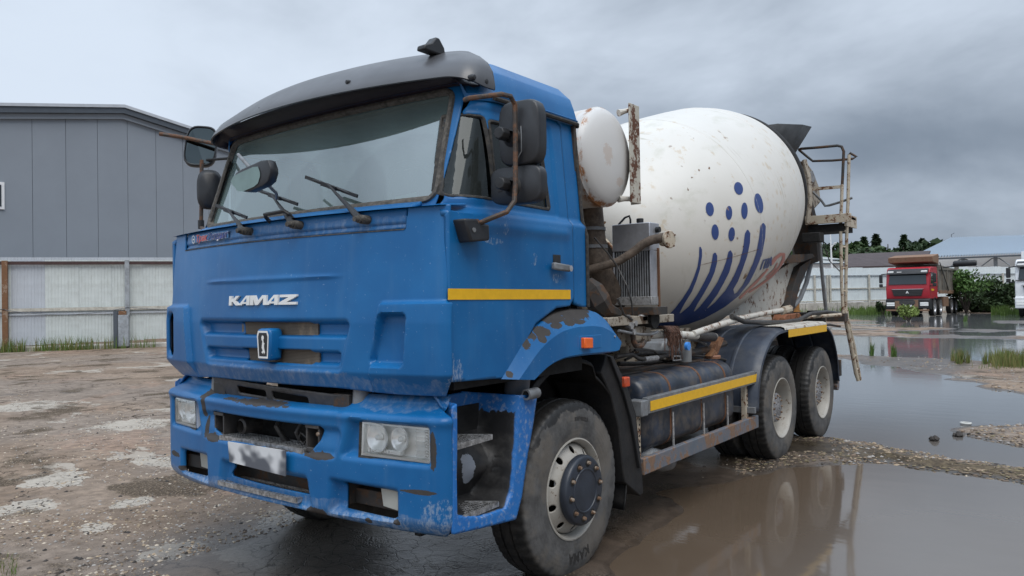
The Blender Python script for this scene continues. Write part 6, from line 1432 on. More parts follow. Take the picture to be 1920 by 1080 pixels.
# side guard : upper rail with yellow tape, lower beam, uprights
ya, yb = .925, 3.12
sg = obj('side_guard', MB().box(1.165, 1.212, ya-.01, yb, .845, .955), M['grey_steel'], TR, bevel=.004)
obj('end_cap', MB().box(1.10, 1.215, ya-.11, ya-.012, .835, .945), M['grey_steel'], sg, bevel=.008)
obj('reflective_stripe', MB().box(1.2125, 1.216, ya+.02, yb-.02, .862, .930), M['yellow'], sg, smooth=0)
obj('guard_beam', MB().box(1.165, 1.208, .845, 3.10, .435, .548), M['beam'], sg, bevel=.006)
for y in (.86, 2.93):
    u = obj('upright', MB().box(1.12, 1.163, y-.03, y+.03, .44, .86), M['rust_cream'], sg, bevel=.003)
    for k in range(9): obj('hole', MB().box(1.1632, 1.1645, y+.004, y+.018, .50+k*.038, .514+k*.038), M['dark_void'], u, smooth=0)
# silencer outlet, hoses and air bottles round the tank
obj('silencer_pipe', MB().tube([(.80, .98, .50), (.95, 1.0, .52), (1.08, 1.12, .50), (1.10, 1.35, .43), (1.05, 1.55, .38)], [.07, .075, .08, .075, .06], 18), M['grey_steel'], TR)
obj('pipe_bracket', MB().tube([onx(1213, 798, 1.14), onx(1222, 810, 1.13), onx(1219, 822, 1.1)], .014, 8), M['grey_steel'], TR)
obj('drain_pipe', MB().tube([onx(1387, 742, 1.08), onx(1405, 750, 1.08)], .04, 10), M['grey_steel'], TR)
# tangle of hoses above the tank
def hp(lst, X=1.0): return [onx(a, b, X) for a, b in lst]
for pts, r, m, X in (([(1155, 668), (1185, 664), (1197, 672), (1215, 674), (1245, 668), (1262, 664)], .014, 'hose', 1.0), ([(1186, 660), (1190, 668), (1205, 676), (1225, 672), (1236, 667), (1226, 658), (1205, 655), (1190, 657)], .010, 'hose', .98),
                     ([(1150, 672), (1180, 665), (1220, 662), (1275, 663), (1320, 668)], .013, 'hose', .92), ([(1320, 668), (1350, 672), (1385, 682)], .012, 'hose', .9), ([(1172, 675), (1200, 660), (1250, 659), (1310, 664)], .012, 'hose', .86),
                     ([(1262, 668), (1275, 668), (1277, 675), (1262, 676), (1262, 668)], .006, 'alu_dull', 1.0), ([(1160, 682), (1190, 682), (1240, 678)], .018, 'hose', .8),
                     ([(1285, 637), (1310, 640), (1325, 650), (1332, 660), (1325, 666), (1300, 663), (1285, 658)], .006, 'grey_steel', .9), ([(1290, 635), (1320, 643), (1334, 656), (1318, 664)], .006, 'grey_steel', .93), ([(1300, 637), (1325, 645), (1328, 660), (1305, 668)], .005, 'grey_steel', .88)):
    obj('hose', MB().tube(hp(pts, X), r, 8), M[m], TR, smooth=60)
obj('hose_coupling', MB().tube(hp([(1208, 674), (1232, 671)], 1.0), .021, 10), M['alu_dull'], TR)
obj('tank_top_bracket', MB().box(.66, .95, .98, 2.5, 1.088, 1.10), M['dark_chassis'], TR)
# rear mudguards (navy plastic, double hump)
mb = MB(); OUTR = [(2.955, .60), (2.985, .80), (3.06, .98), (3.19, 1.12), (3.36, 1.235), (3.56, 1.30), (3.85, 1.325), (4.6, 1.325), (5.18, 1.315), (5.42, 1.28), (5.60, 1.19), (5.74, 1.02), (5.83, .83), (5.86, .60)]
O_ = resample(OUTR, 90); P_ = []
cR = np.array([4.55, .55])
for i, p in enumerate(O_):
    nrm = (p-cR)/np.linalg.norm(p-cR); k = .006*math.cos(i*1.0)
    for x, d in ((.55, 0), (.72, 0), (.73, .012), (.75, .012), (.76, 0), (.95, .0), (.96, .012), (.98, .012), (.99, 0), (1.16, .0), (1.20, -.008), (1.235, -.03), (1.24, -.055), (1.232, -.062)):
        q = p+nrm*d; P_.append((x, q[0], q[1]))
mb.grid(P_, 14, len(O_)); mg = obj('rear_mudguard', mb, M['fender_navy'], TR, smooth=40, solid=.006)
obj('mudguard_foot', MB().box(.98, 1.235, 2.93, 2.965, .585, .64), M['grey_steel'], mg, bevel=.004)
mc = mg.copy(); mc.data = mg.data; S.collection.objects.link(mc); mc.parent = TR; mc.scale = (-1, 1, 1)
mb = MB(); P_ = []
for y in np.linspace(3.80, 5.30, 12):
    for x, z in ((1.02, 1.338), (1.20, 1.334), (1.236, 1.322), (1.243, 1.30)): P_.append((x, y, z))
mb.grid(P_, 4, 12); ms = obj('mudguard_strip', mb, M['rust_white'], mg)
obj('reflective_stripe', MB().box(1.2445, 1.248, 3.90, 5.28, 1.222, 1.298), M['yellow'], ms, smooth=0)
obj('rear_light_bar', MB().box(-1.15, 1.15, 6.20, 6.28, .62, .82), M['dark_chassis'], TR)
obj('rear_underrun', MB().tube([(-1.15, 6.10, .52), (1.15, 6.10, .52)], .065, 12), M['beam'], TR)
obj('rear_flap', MB().box(.85, 1.18, 5.95, 5.97, .55, .95), M['liner'], TR)
obj('mudguard_lug', MB().prism(YZ([(1398, 690), (1408, 680), (1413, 676), (1418, 680), (1414, 692), (1400, 696)], 1.1), 1.10, 1.12, 'X'), M['rust_cream'], TR, bevel=.003)
obj('brown_wedge', MB().prism(YZ([(1327, 668), (1344, 631), (1352, 634), (1340, 664)], .95), .92, .98, 'X'), rusty('rust_wedge', (.28, .14, .07), .5, 8), TR)
# ================================================================ mixer superstructure
sl = DR['sl']; DM = Matrix.Translation((0, DR['y'], DR['z'])) @ Matrix.Rotation(sl, 4, 'X')
DP = [(.0, .30), (.02, .46), (.10, .60), (.30, .76), (.62, .94), (.95, 1.085), (1.20, 1.150), (1.35, 1.165), (1.692, 1.170), (2.10, 1.172), (2.443, 1.168), (2.75, 1.140), (3.054, 1.083), (3.35, .965), (3.7, .81), (4.2, .60)]
def smooth_prof(pr, n_=64):
    P = np.array(pr); L = np.r_[0, np.cumsum(np.hypot(*np.diff(P, axis=0).T))]; t = np.linspace(0, L[-1], n_); o = np.stack([np.interp(t, L, P[:, i]) for i in (0, 1)], 1)
    for _ in range(2): o[1:-1] = .5*o[1:-1]+.25*(o[:-2]+o[2:])
    return o
DS = smooth_prof(DP)
def drum_r(s): return np.interp(s, DS[:, 0], DS[:, 1])
drum = obj('mixing_drum', MB().lathe([tuple(p) for p in DS], 'Y', seg=128, mat=DM), drum_mat(), TR, smooth=40)
for s in (1.30, 2.47, 3.03):
    r = float(drum_r(s)); obj('weld_ring', MB().lathe([(s-.010, r-.001), (s-.006, r+.004), (s+.006, r+.0035), (s+.010, r-.001)], 'Y', seg=128, mat=DM), drum.data.materials[0], drum, smooth=60)
obj('roller_track', MB().lathe([(3.20, 1.0), (3.20, 1.035), (3.23, 1.048), (3.34, 1.035), (3.36, 1.02), (3.36, .9)], 'Y', seg=96, mat=DM), M['dark_void'], drum)
obj('drive_flange', MB().lathe([(.0, 0), (-.02, .22), (-.02, .30), (-.05, .31), (-.06, .30), (-.06, .20), (-.10, .19), (-.16, .12), (-.36, .12), (-.36, 0)], 'Y', seg=48, mat=DM), M['dark_chassis'], drum)
for k in range(12):
    a = 2*PI*k/12; m_ = DM @ Matrix.Translation((.255*math.cos(a), -.055, .255*math.sin(a))); obj('bolt', MB().lathe([(0, .016), (-.02, .015), (-.02, 0)], 'Y', seg=6, mat=m_), M['alu_dull'], drum)
obj('flange_rim', MB().lathe([(-.045, .300), (-.064, .305), (-.066, .318), (-.04, .32)], 'Y', seg=60, mat=DM), M['rust_cream'], drum)
_ax = np.array([0, math.cos(sl), math.sin(sl)]); _o = np.array([0, DR['y'], DR['z']])
def drum_hit(px, py, off=.004):
    px = np.asarray(px, float); D = CF+np.outer((px-960)/FPX, CR)-np.outer((np.asarray(py)-540)/FPX, CU)
    def g(t): X = CAM+D*t[:, None]-_o; s = X@_ax; r = np.linalg.norm(X-np.outer(s, _ax), axis=1); return r-drum_r(s)-off, s
    ts = np.linspace(3.5, 11, 160); lo = np.full(len(px), 11.); prev = np.full(len(px), 3.5); done = np.zeros(len(px), bool)
    for t in ts:
        v, s = g(np.full(len(px), t)); m = (v < 0) & ~done & (s > 0); lo[m] = t; done |= m; prev[~done] = t
    a = prev.copy(); b = lo.copy()
    for _ in range(24): c = (a+b)/2; v, _s = g(c); m = v < 0; b[m] = c[m]; a[~m] = c[~m]
    return CAM+D*b[:, None]
Z3 = lambda L: np.array([(a/4+1080, b/4+380) for a, b in L])
def d_line(P, pts, w0, w1=None):
    pts = np.asarray(pts, float); best = np.full(len(P), -1e9); N = len(pts)
    for i in range(N-1):
        a, b = pts[i], pts[i+1]; e = b-a; t = np.clip(((P-a)@e)/(e@e), 0, 1); d = np.linalg.norm(P-a-t[:, None]*e, axis=1)
        f = (i+t)/(N-1); w = w0+((w0 if w1 is None else w1)-w0)*f; best = np.maximum(best, w-d)
    return best
def decal_obj(name, keep, bb, step, mat, off):
    return field(name, lambda a, b: drum_hit(a, b, off), bb[0], bb[1], bb[2], bb[3], step, keep, mat, drum, smooth=80)
ST = [[(926, 316), (945, 350), (946, 400), (930, 500), (905, 580), (868, 670), (815, 755), (775, 830), (700, 880), (590, 942), (690, 850), (745, 790), (800, 718), (850, 640), (885, 560), (912, 480), (924, 400)],
      [(1045, 368), (1060, 400), (1058, 450), (1040, 520), (1010, 590), (960, 680), (905, 770), (880, 820), (780, 835), (850, 775), (910, 690), (960, 600), (1000, 520), (1018, 450), (1028, 385)],
      [(1160, 355), (1176, 385), (1172, 440), (1150, 520), (1110, 600), (1060, 690), (1000, 770), (965, 812), (880, 825), (930, 780), (1000, 690), (1060, 600), (1105, 500), (1130, 430), (1143, 370)],
      [(1288, 196), (1308, 230), (1305, 300), (1285, 400), (1250, 500), (1215, 590), (1180, 650), (1190, 690), (1100, 760), (960, 815), (1040, 750), (1120, 660), (1180, 560), (1230, 440), (1255, 340), (1268, 230)],
      [(1405, 148), (1424, 175), (1420, 260), (1395, 390), (1350, 500), (1300, 600), (1220, 700), (1120, 780), (1000, 850), (1150, 720), (1196, 690), (1250, 620), (1290, 540), (1330, 450), (1355, 370), (1375, 260), (1385, 170)],
      [(700, 850), (780, 829), (885, 815), (968, 812), (1185, 686), (1260, 650), (1180, 730), (1080, 800), (960, 870), (840, 912), (700, 938), (590, 942)]]
STP = [Z3(s) for s in ST]
decal_obj('stripe_emblem', lambda P: np.maximum.reduce([sd_poly(P, s) for s in STP]), (1225, 1440, 412, 618), 1.6, M['navy'], .004)
for cx, cy, rx_, ry_, tl in ((1385, 353, 8, 12, -.25), (1331, 392, 7.5, 13, -.12), (1367, 399, 6, 13, 0), (1396, 395, 6, 15.5, 0), (1423, 381, 7.5, 19, -.2), (1341, 435, 6.8, 14.5, -.05), (1372, 439, 6, 13, .08)):
    def kp(P, cx=cx, cy=cy, rx_=rx_, ry_=ry_, tl=tl):
        x = P[:, 0]-cx; y = P[:, 1]-cy; u = x*math.cos(tl)+y*math.sin(tl); v = -x*math.sin(tl)+y*math.cos(tl); return (1-np.hypot(u/rx_, v/ry_))*min(rx_, ry_)
    decal_obj('emblem_dot', kp, (cx-ry_-2, cx+ry_+2, cy-ry_-2, cy+ry_+2), 1.0, M['navy'], .004)
seam = Z3([(918, 473), (1000, 452), (1100, 428), (1200, 402), (1290, 375), (1372, 350)])
decal_obj('seam_line', lambda P: d_line(P, seam, .55), (1305, 1426, 462, 502), .6, M['rust_brown'], .0065)
for pts, w0, w1 in (([(1232, 715), (1290, 655), (1350, 600), (1412, 530)], 2.2, 2.0), ([(1470, 455), (1500, 415), (1535, 388), (1560, 388), (1558, 425), (1530, 480), (1480, 540), (1420, 590), (1350, 640), (1300, 672)], 3.2, 1.6), ([(1430, 560), (1490, 500), (1510, 455)], 1.8, 1.2), ([(1300, 640), (1400, 545), (1440, 500)], 1.3, 1.3)):
    q = Z3(pts); decal_obj('red_lettering', lambda P, q=q, w0=w0, w1=w1: d_line(P, q, w0, w1), (q[:, 0].min()-4, q[:, 0].max()+4, q[:, 1].min()-4, q[:, 1].max()+4), 1.0, M['red_decal'], .005)
for pts in ([(1385, 500), (1408, 432), (1430, 426), (1410, 494)], [(1424, 428), (1450, 420), (1422, 488), (1442, 482)], [(1440, 482), (1466, 410), (1462, 472)], [(1448, 452), (1464, 448)]):
    q = Z3(pts); decal_obj('blue_lettering', lambda P, q=q: d_line(P, q, 1.15), (q[:, 0].min()-3, q[:, 0].max()+3, q[:, 1].min()-3, q[:, 1].max()+3), .7, M['navy'], .0055)
# water tank lying across behind the cab
WT = (.705, 2.62, .338)
mb = MB(); pr = [(-1.13, 0), (-1.12, .16), (-1.07, .27), (-1.0, .325), (-.96, WT[2]), (.985, WT[2]), (.988, WT[2]+.005), (1.012, WT[2]+.005), (1.015, WT[2]), (1.028, WT[2]-.006), (1.048, WT[2]-.022), (1.068, WT[2]-.055), (1.088, WT[2]-.12), (1.10, WT[2]-.22), (1.104, 0)]
wt = obj('water_tank', mb.lathe(pr, 'X', (0, WT[0], WT[1]), 72), M['tank_white'], TR, smooth=50)
mb = MB(); pa, pb = 1.03, 1.13
p0 = onx(1181, 192, 1.14); p1 = onx(1199, 192, 1.14); p2 = onx(1190, 380, 1.14)
post = obj('tank_post', MB().box(1.125, 1.137, p0[1], p1[1], p2[2], p0[2]), M['rust_post'], TR, bevel=.003)
obj('post_flange', MB().box(1.06, 1.125, p1[1]-.010, p1[1], p2[2], p0[2]-.02), M['rust_post'], post)
for py in (208, 376):
    a = onx(1184, py-3, 1.10); b = onx(1160, py+(4 if py < 300 else -3), 1.05); obj('stub_pipe', MB().tube([a, a*.4+b*.6, b], [.017, .018, .026], 10), M['rust_white'], post)
obj('tank_valve', MB().lathe([(0, .02), (.05, .02), (.055, .03), (.07, .03), (.07, 0)], 'Z', (.62, .60, 2.95), 10), M['black_plastic'], wt)
obj('tank_cradle', MB().prism([(.45, 1.9), (1.0, 1.9), (.98, 2.30), (.84, 2.36), (.70, 2.30), (.56, 2.36), (.47, 2.3)], .70, .76, 'X'), M['cream_machine'], TR)
# oil cooler
ry = 1.08; A = ony(1147, 422, ry); B = ony(1218, 419, ry); zt, zb = A[2], ony(1148, 573, ry)[2]; zm = ony(1150, 473, ry)[2]; zl = ony(1150, 557, ry)[2]
x0, x1 = A[0], B[0]; yb_ = onx(1236, 418, x1)[1]
cool = obj('oil_cooler', MB().box(x0, x1, ry, yb_, zm, zt), M['silver'], TR, bevel=.006)
obj('side_plate', MB().box(x1-.012, x1, ry+.004, yb_-.05, zb, zm), M['silver'], cool, bevel=.003)
obj('side_plate', MB().box(x0, x0+.012, ry+.004, yb_-.05, zb, zm), M['silver'], cool, bevel=.003)
obj('bottom_header', MB().box(x0-.005, x1+.005, ry-.003, yb_-.045, zb, zl), M['alu_dull'], cool, bevel=.004)
obj('core_backing', MB().box(x0+.01, x1-.01, ry+.03, ry+.04, zl, zm), M['dark_void'], cool, smooth=0)
nf = 14
for k in range(nf):
    x = x0+.02+(x1-x0-.04)*(k+.5)/nf; obj('fin', MB().tube([(x, ry+.012, zl), (x, ry+.012, zm)], .0065, 6), M['grey_steel'], cool)
obj('filler_cap', MB().lathe([(0, .022), (.012, .026), (.035, .026), (.038, .02), (.038, 0)], 'Z', ((x0+3*x1)/4-.03, ry+.06, zt), 16), M['black_plastic'], cool)
obj('port', MB().lathe([(x1, .022), (x1+.03, .022), (x1+.03, 0)], 'X', (0, ry+.10, zt-.05), 16), M['black_plastic'], cool)
obj('sensor_cable', MB().tube([ony(1160, 421, ry+.05), ony(1172, 408, ry+.05), ony(1180, 405, ry+.05), ony(1182, 412, ry+.05), ony(1182, 421, ry+.05)], .008, 6), M['black_plastic'], cool)
obj('bracket_strip', MB().box(x1-.002, x1+.008, yb_-.045, yb_-.02, zb-.05, zm+.02), M['rust_brown'], cool)
obj('cooler_shelf', MB().box(x0-.02, x1+.03, ry-.02, yb_+.05, zb-.07, zb-.012), M['dark_chassis'], TR, bevel=.004)
obj('shelf_motor', MB().lathe([(x0-.05, 0), (x0-.05, .07), (x0+.1, .09), (x0+.2, .06), (x1-.02, .07), (x1-.02, 0)], 'X', (0, ry+.10, zb-.10), 20), M['dark_void'], TR)
# water pipe with flange in front of the cooler
wp = obj('water_pipe', MB().tube([ony(a, b, y) for a, b, y in ((1100, 507, .80), (1130, 499, .86), (1160, 490, .93), (1185, 474, .98), (1205, 458, 1.02), (1222, 450, 1.05), (1236, 447, 1.08), (1250, 448, 1.10))], [.030, .030, .030, .030, .031, .033, .036, .05], 14), M['hose_brown'], TR)
fc = ony(1252, 449, 1.10); R_ = Matrix.Translation(tuple(fc)) @ Matrix.Rotation(math.radians(-12), 4, 'Z')
obj('flange', MB().lathe([(-.05, .045), (.0, .05), (.0, .062), (.018, .064), (.024, .058), (.026, 0)], 'X', seg=24, mat=R_), M['rust_cream'], wp)
for k in range(4):
    a = k*PI/2+.6; obj('bolt', MB().lathe([(.022, .008), (.032, .008), (.032, 0)], 'X', seg=6, mat=R_ @ Matrix.Translation((0, .055*math.cos(a), .055*math.sin(a)))), M['bolt'], wp)
obj('cooler_cable', MB().tube([onx(1114, 445, .95), onx(1140, 475, 1.0), onx(1158, 500, 1.05), onx(1175, 535, 1.15), onx(1184, 565, 1.17), onx(1186, 590, 1.15)], .006, 6), M['hose'], TR)
# trunk hoses and sheet metal behind the cab
obj('intake_hose', MB().tube([onx(a, b, x) for a, b, x in ((1104, 385, .75), (1106, 420, .75), (1109, 450, .76), (1114, 480, .78), (1124, 515, .80), (1140, 545, .82), (1150, 570, .80))], [.10, .105, .105, .105, .10, .10, .10], 18), M['hose_brown'], TR, smooth=60)
for k, (px, py) in enumerate(((1107, 430), (1111, 463), (1118, 498), (1131, 530))):
    p = onx(px, py, .76+.01*k); obj('hose_clip', MB().lathe([(-.012, .112), (.012, .112)], 'Z', tuple(p), 20), M['grey_steel'], TR)
obj('crumpled_duct', MB().tube([onx(a, b, x) for a, b, x in ((1100, 530, .9), (1112, 545, .95), (1122, 565, .98), (1135, 580, 1.0), (1160, 588, 1.0))], [.05, .08, .09, .06, .03], 7), M['dark_chassis'], TR, smooth=0)
obj('duct_panel', MB().box(.5, 1.0, .30, .36, 1.25, 2.25), M['dark_chassis'], TR)
obj('front_pedestal', MB().prism([(-.55, 1.22), (.55, 1.22), (.34, 1.80), (-.34, 1.80)], 1.62, 1.95, 'Y'), M['cream_machine'], TR, bevel=.01)
obj('reducer_gearbox', MB().lathe([(-.75, .0), (-.75, .18), (-.62, .24), (-.30, .26), (-.10, .28), (-.02, .24)], 'Y', seg=28, mat=DM), M['dark_chassis'], TR)
# valve block, pump and cream castings under the cooler
obj('pump_shelf', MB().box(.55, 1.12, .55, 1.55, 1.46, 1.52), M['cream_machine'], TR, bevel=.006)
for (px0, py0, px1, py1, X, dx, m) in ((1191, 612, 1222, 640, 1.08, .22, 'cream_machine'), (1160, 618, 1176, 650, 1.0, .2, 'cream_machine'), (1176, 640, 1200, 662, .95, .2, 'cream_machine'), (1158, 640, 1180, 664, .85, .2, 'rust_cream'), (1204, 590, 1216, 604, 1.12, .04, 'alu_dull'), (1186, 592, 1204, 606, 1.05, .12, 'cream_machine'), (1200, 604, 1212, 622, .9, .15, 'dark_chassis'), (1165, 600, 1190, 618, .85, .2, 'dark_chassis')):
    a = onx(px0, py0, X); b = onx(px1, py1, X); obj('casting', MB().box(X-dx, X, min(a[1], b[1]), max(a[1], b[1]), min(a[2], b[2]), max(a[2], b[2])), M[m], TR, bevel=.012)
for px, py, X, r in ((1176, 598, 1.1, .022), (1182, 611, 1.12, .018), (1190, 606, 1.12, .015), (1187, 622, 1.12, .016)):
    p = onx(px, py, X); obj('fitting', MB().lathe([(-.03, r), (.0, r), (.0, r*1.5), (.015, r*1.5), (.015, 0)], 'X', tuple(p), 6), M['alu_dull'], TR)
obj('drain_elbow', MB().tube([onx(a, b, 1.1) for a, b in ((1185, 615), (1188, 640), (1192, 648), (1202, 648), (1208, 640))], .020, 10), M['rust_tube'], TR)
obj('thin_hose', MB().tube([onx(a, b, 1.12) for a, b in ((1160, 620), (1180, 624), (1200, 627), (1220, 627), (1230, 624), (1233, 621))], .010, 8), M['grey_steel'], TR)
obj('guide_cable', MB().tube([onx(a, b, 1.12) for a, b in ((1158, 560), (1170, 590), (1186, 600))], .008, 6), M['hose'], TR)
# hydraulic pipe run, twine bundle, long chute-prop pipe
X = .98
hy = obj('hydraulic_pipe', MB().tube([onx(a, b, X) for a, b in ((1215, 628), (1240, 627), (1280, 628), (1310, 630), (1340, 631))], .032, 14), M['rust_white'], TR)
obj('pipe_boot', MB().tube([onx(1306, 629, X), onx(1318, 630, X), onx(1330, 631, X), onx(1338, 632, X)], [.040, .046, .046, .04], 14), M['hose'], hy)
lp = obj('chute_prop_pipe', MB().tube([onx(1300, 626, 1.0), onx(1340, 612, .99), onx(1390, 597, .97), onx(1430, 588, .95), onx(1475, 580, .93)], .028, 12), M['rust_white'], TR)
obj('pipe_joint', MB().tube([onx(1466, 583, .935), onx(1480, 579, .93)], .045, 10), M['rust_cream'], lp)
r2 = random.Random(3); tw = MB(); tc0 = onx(1243, 622, 1.02); tc1 = onx(1266, 622, 1.02)
for k in range(110):
    t = r2.gauss(.5, .30); c = tc0*(1-t)+tc1*t; L = r2.uniform(.03, .13) if r2.random() < .7 else r2.uniform(.12, .22)
    p = [c+np.array([r2.uniform(-.05, -.03), 0, .035]), c+np.array([.0, 0, .045]), c+np.array([r2.uniform(.03, .05), r2.uniform(-.01, .01), .0]), c+np.array([r2.uniform(.03, .06), r2.uniform(-.05, .05), -L])]; tw.tube(p, .0035, 4)
tag(obj('twine_bundle', tw, M['straw'], hy, smooth=0), kind='stuff')
bt = obj('bottle', MB().lathe([(-.10, 0), (-.10, .045), (.02, .045), (.055, .022), (.075, .022)], 'Z', tuple(onx(1286, 655, 1.0)), 16), M['bottle'], TR)
obj('bottle_cap', MB().lathe([(0, .032), (.028, .034), (.030, 0)], 'X', tuple(onx(1286, 649, 1.04)), 18), M['cap_blue'], bt)
obj('expansion_box', MB().prism(YZ([(1241, 662), (1246, 640), (1280, 635), (1292, 645), (1292, 664)], .85), .55, .85, 'X'), M['grey_steel'], TR, bevel=.02)
obj('side_locker', MB().box(.46, .60, 1.7, 3.0, .95, 1.35), M['cream_machine'], TR)
# rear pedestal (slanting white plate) and its ribs
pp = YZ([(1355, 592), (1395, 560), (1440, 520), (1490, 487), (1500, 492), (1490, 540), (1462, 578), (1430, 590)], .62)
ped = obj('rear_pedestal', MB().prism(pp, .56, .62, 'X'), M['rust_white'], TR, bevel=.004)
pp2 = YZ([(1478, 588), (1487, 540), (1500, 500), (1522, 486), (1520, 494), (1506, 520), (1494, 560), (1487, 590)], .70)
obj('pedestal_web', MB().prism(pp2, .50, .70, 'X'), M['dark_chassis'], ped, bevel=.004)
obj('pedestal_web', MB().prism(YZ([(1475, 478), (1520, 476), (1524, 482), (1498, 492), (1470, 494)], .75), .4, .78, 'X'), M['dark_chassis'], ped, bevel=.004)
obj('rear_pedestal', MB().prism(pp, -.62, -.56, 'X'), M['rust_white'], TR, bevel=.004)
obj('support_roller', MB().lathe([(-.12, 0), (-.12, .10), (.12, .10), (.12, 0)], 'Y', seg=20, mat=Matrix.Translation((.52, 5.3, 2.05)) @ Matrix.Rotation(sl, 4, 'X')), M['dark_chassis'], TR)
# orange lower part by the pedestal
obj('orange_bracket', MB().prism(YZ([(1480, 560), (1500, 556), (1499, 578), (1507, 600), (1518, 606), (1478, 606), (1474, 585)], .60), .40, .60, 'X'), simple('orange_paint', (.62, .25, .03), .5, dirt=.5), TR, bevel=.006)
obj('brown_hopper_pan', MB().prism(YZ([(1470, 590), (1495, 587), (1505, 604), (1462, 606)], .72), .60, .75, 'X'), rusty('rust_pan', (.35, .14, .07), .4, 8), TR, bevel=.006)
# loading hopper and discharge collar
HY = 6.15
hop_o = [(-.66, 5.55), (-.2, 5.45), (.2, 5.45), (.66, 5.55), (.84, 5.95), (.86, 6.25), (.62, 6.75), (-.62, 6.75), (-.86, 6.25), (-.84, 5.95)]
mb = MB(); top = [(x, y, 3.74+.09*(y-5.5)/1.2) for x, y in hop_o]; mid = [(x*.72, 6.1+(y-6.1)*.75, 3.42) for x, y in hop_o]; low = [(x*.42, 6.0+(y-6.1)*.5, 3.05) for x, y in hop_o]
mb.grid(top+mid+low, 10, 3, cu=True); obj('loading_hopper', mb, simple('hopper_steel', (.045, .050, .056), .55, var=.3, bump=.2), TR, solid=.012)
obj('hopper_collar', MB().lathe([(3.75, .74), (3.80, .76), (3.95, .74), (4.10, .66), (4.30, .62), (4.32, .55)], 'Y', seg=60, mat=DM), M['dark_chassis'], TR)
cg = [(1500, 330), (1515, 340), (1530, 362), (1537, 385), (1537, 395), (1520, 380), (1505, 360)]
obj('discharge_gate', MB().prism(YZ([(1508, 300), (1522, 320), (1534, 350), (1537, 380), (1522, 396), (1512, 400), (1512, 340)], .72), .45, .74, 'X'), M['cream_machine'], TR, bevel=.03)
obj('gate_plate', MB().prism(YZ([(1517, 321), (1524, 320), (1530, 336), (1525, 342), (1519, 338)], .75), .742, .75, 'X'), M['alu_dull'], TR)
obj('discharge_chute', MB().tube([(.55, 6.5, 2.9), (.6, 6.7, 2.55), (.6, 6.85, 2.1)], [.22, .19, .17], 10), M['dark_chassis'], TR)
obj('drum_outlet_ring', MB().tube([onx(1508, 300, .8), onx(1516, 330, .85), onx(1520, 370, .9), onx(1514, 420, .85)], .03, 8), M['cream_machine'], TR)
# platform, railings and ladder
xa, xb = ony(1510, 405, 6.30)[0], ony(1577, 405, 6.30)[0]
pl = obj('platform', MB().box(xa, 1.30, 6.28, 6.32, 2.545, 2.655), M['rust_cream'], TR, bevel=.004)
obj('platform_deck', MB().box(xa, 1.24, 6.32, 6.80, 2.60, 2.63), M['dark_chassis'], pl)
obj('platform_side', MB().box(1.215, 1.24, 6.32, 6.85, 2.50, 2.65), M['rust_cream'], pl)
obj('platform_tray', MB().box(xa+.02, 1.20, 6.34, 6.8, 2.44, 2.54), M['dark_void'], pl)
def yz6(L, Y): return [ony(a, b, Y) for a, b in L]
rt = .018
obj('handrail', MB().tube(yz6([(1497, 281), (1502, 279), (1540, 276), (1570, 273), (1578, 275), (1582, 284), (1580, 330), (1579, 350)], 6.36), rt, 10), M['dark_chassis'], TR)
obj('handrail', MB().tube(yz6([(1579, 346), (1578, 380), (1576, 420), (1577, 470), (1578, 530), (1581, 590)], 6.36), .020, 10), M['rust_cream'], TR)
obj('handrail', MB().tube(yz6([(1498, 281), (1515, 295), (1524, 302), (1560, 301), (1598, 298), (1606, 294), (1594, 287), (1591, 292)], 6.60), .016, 10), M['dark_chassis'], TR)
obj('rail_plate', MB().prism([(a[0], a[2]) for a in yz6([(1519, 352), (1579, 347), (1579, 353), (1519, 358)], 6.36)], 6.35, 6.37, 'Y'), M['rust_cream'], TR)
obj('rail_brace', MB().tube(yz6([(1522, 358), (1540, 376), (1547, 386), (1555, 385), (1575, 379), (1598, 371)], 6.45), .016, 8), M['grey_steel'], TR)
lr = obj('ladder', MB().tube([ony(a, b, 6.42) for a, b in ((1592, 290), (1591, 330), (1590, 380), (1588, 420), (1587, 470), (1586, 530), (1586, 595))], .020, 10), M['rust_cream'], TR)
for py in (432, 462, 502, 545, 580):
    obj('rung', MB().tube([ony(1578, py, 6.37), ony(1589, py+2, 6.43)], .014, 8), M['rust_cream'], lr)
obj('ladder_plate', MB().prism([(p[0], p[2]) for p in yz6([(1577, 582), (1588, 583), (1589, 598), (1578, 597)], 6.38)], 6.36, 6.46, 'Y'), M['rust_cream'], lr, bevel=.003)
lo = obj('lower_ladder', MB().tube([ony(1586, 600, 6.40), ony(1596, 650, 6.52), ony(1605, 700, 6.62), ony(1609, 714, 6.65)], [.026, .026, .026, .02], 10), M['rust_cream'], TR)
obj('ladder_side', MB().tube([ony(1590, 598, 6.46), ony(1602, 650, 6.60), ony(1611, 700, 6.72), ony(1613, 713, 6.74)], .018, 8), M['rust_cream'], lo)
for t in (.15, .38, .6, .82):
    a = ony(1586+23*t, 600+114*t, 6.40+.25*t); b = ony(1590+23*t, 598+114*t, 6.46+.28*t); obj('rung', MB().tube([a, b], .014, 8), M['rust_cream'], lo)
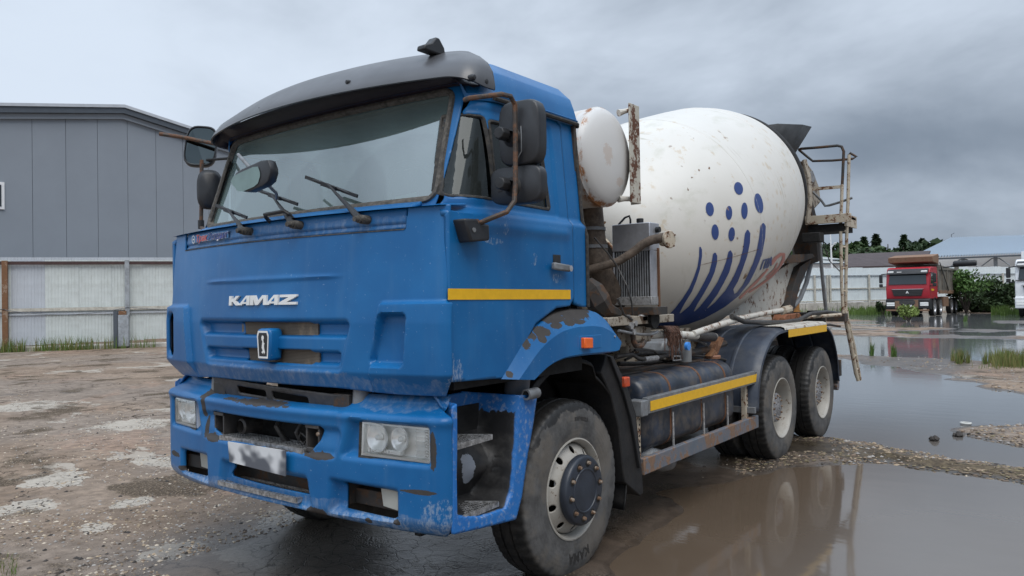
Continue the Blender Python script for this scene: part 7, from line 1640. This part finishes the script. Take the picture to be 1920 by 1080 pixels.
# rear struts, hoses and drainpipe seen through the frame
obj('strut', MB().tube([onx(1536, 430, .70), onx(1540, 500, .72), onx(1546, 560, .74), onx(1549, 583, .75)], .024, 10), M['grey_steel'], TR)
obj('strut_foot', MB().box(.60, .78, 6.05, 6.25, 1.22, 1.42), M['dark_void'], TR, bevel=.01)
for pts, x, r in (([(1525, 455), (1521, 490), (1512, 530), (1500, 560), (1487, 575)], .66, .030), ([(1520, 455), (1514, 490), (1505, 520), (1492, 545), (1480, 560)], .60, .022)):
    obj('hose', MB().tube([onx(a, b, x) for a, b in pts], r, 10), simple('grey_hose', (.17, .18, .19), .6), TR, smooth=60)
obj('drain_hose', MB().tube([onx(a, b, 1.0) for a, b in ((1372, 593), (1395, 603), (1430, 605), (1470, 604), (1497, 600), (1520, 588), (1550, 585), (1585, 589))], .024, 10), M['hose'], TR, smooth=60)
obj('rear_cross_tube', MB().tube([onx(1500, 596, .8), onx(1577, 590, 1.2)], .022, 8), M['rust_cream'], TR)
obj('hanging_cylinder', MB().lathe([(-.16, 0), (-.16, .11), (.14, .11), (.14, 0)], 'Z', tuple(onx(1531, 603, .9)), 20), M['dark_void'], TR)
obj('tail_bracket', MB().box(1.0, 1.22, 6.2, 6.36, 1.30, 1.40), M['dark_chassis'], TR)
obj('latch', MB().tube([onx(1530, 609, 1.1), onx(1556, 609, 1.15), onx(1575, 612, 1.2)], .014, 8), M['dark_chassis'], TR)
obj('pto_pipe', MB().tube([(.9, 1.9, 1.16), (.92, 2.6, 1.17), (.9, 3.1, 1.2)], .03, 8), M['dark_chassis'], TR)
obj('rear_valve_box', MB().box(.78, 1.0, 6.0, 6.2, 2.30, 2.42), M['dark_void'], TR, bevel=.01)
obj('valve_cable', MB().tube([onx(1541, 430, .9), onx(1544, 460, .95), onx(1556, 490, 1.0), onx(1578, 512, 1.15)], .007, 6), M['hose'], TR)
# ================================================================ lorries parked far behind
_p = onz(1703, 594)
lorry('tipper_lorry', 'muddy red tipper lorry with grey bed parked by the far fence', 'truck', (_p[0], _p[1], 0), math.radians(-3), 1.06, simple('red_lorry_paint', (.37, .014, .026), .4, var=.1), None, True)
_q = onz(1958, 596)
lorry('white_lorry', 'white lorry cut off by the right edge of the picture', 'truck', (_q[0], _q[1], 0), math.radians(-4), 1.12, M['white_paint'], None, False)
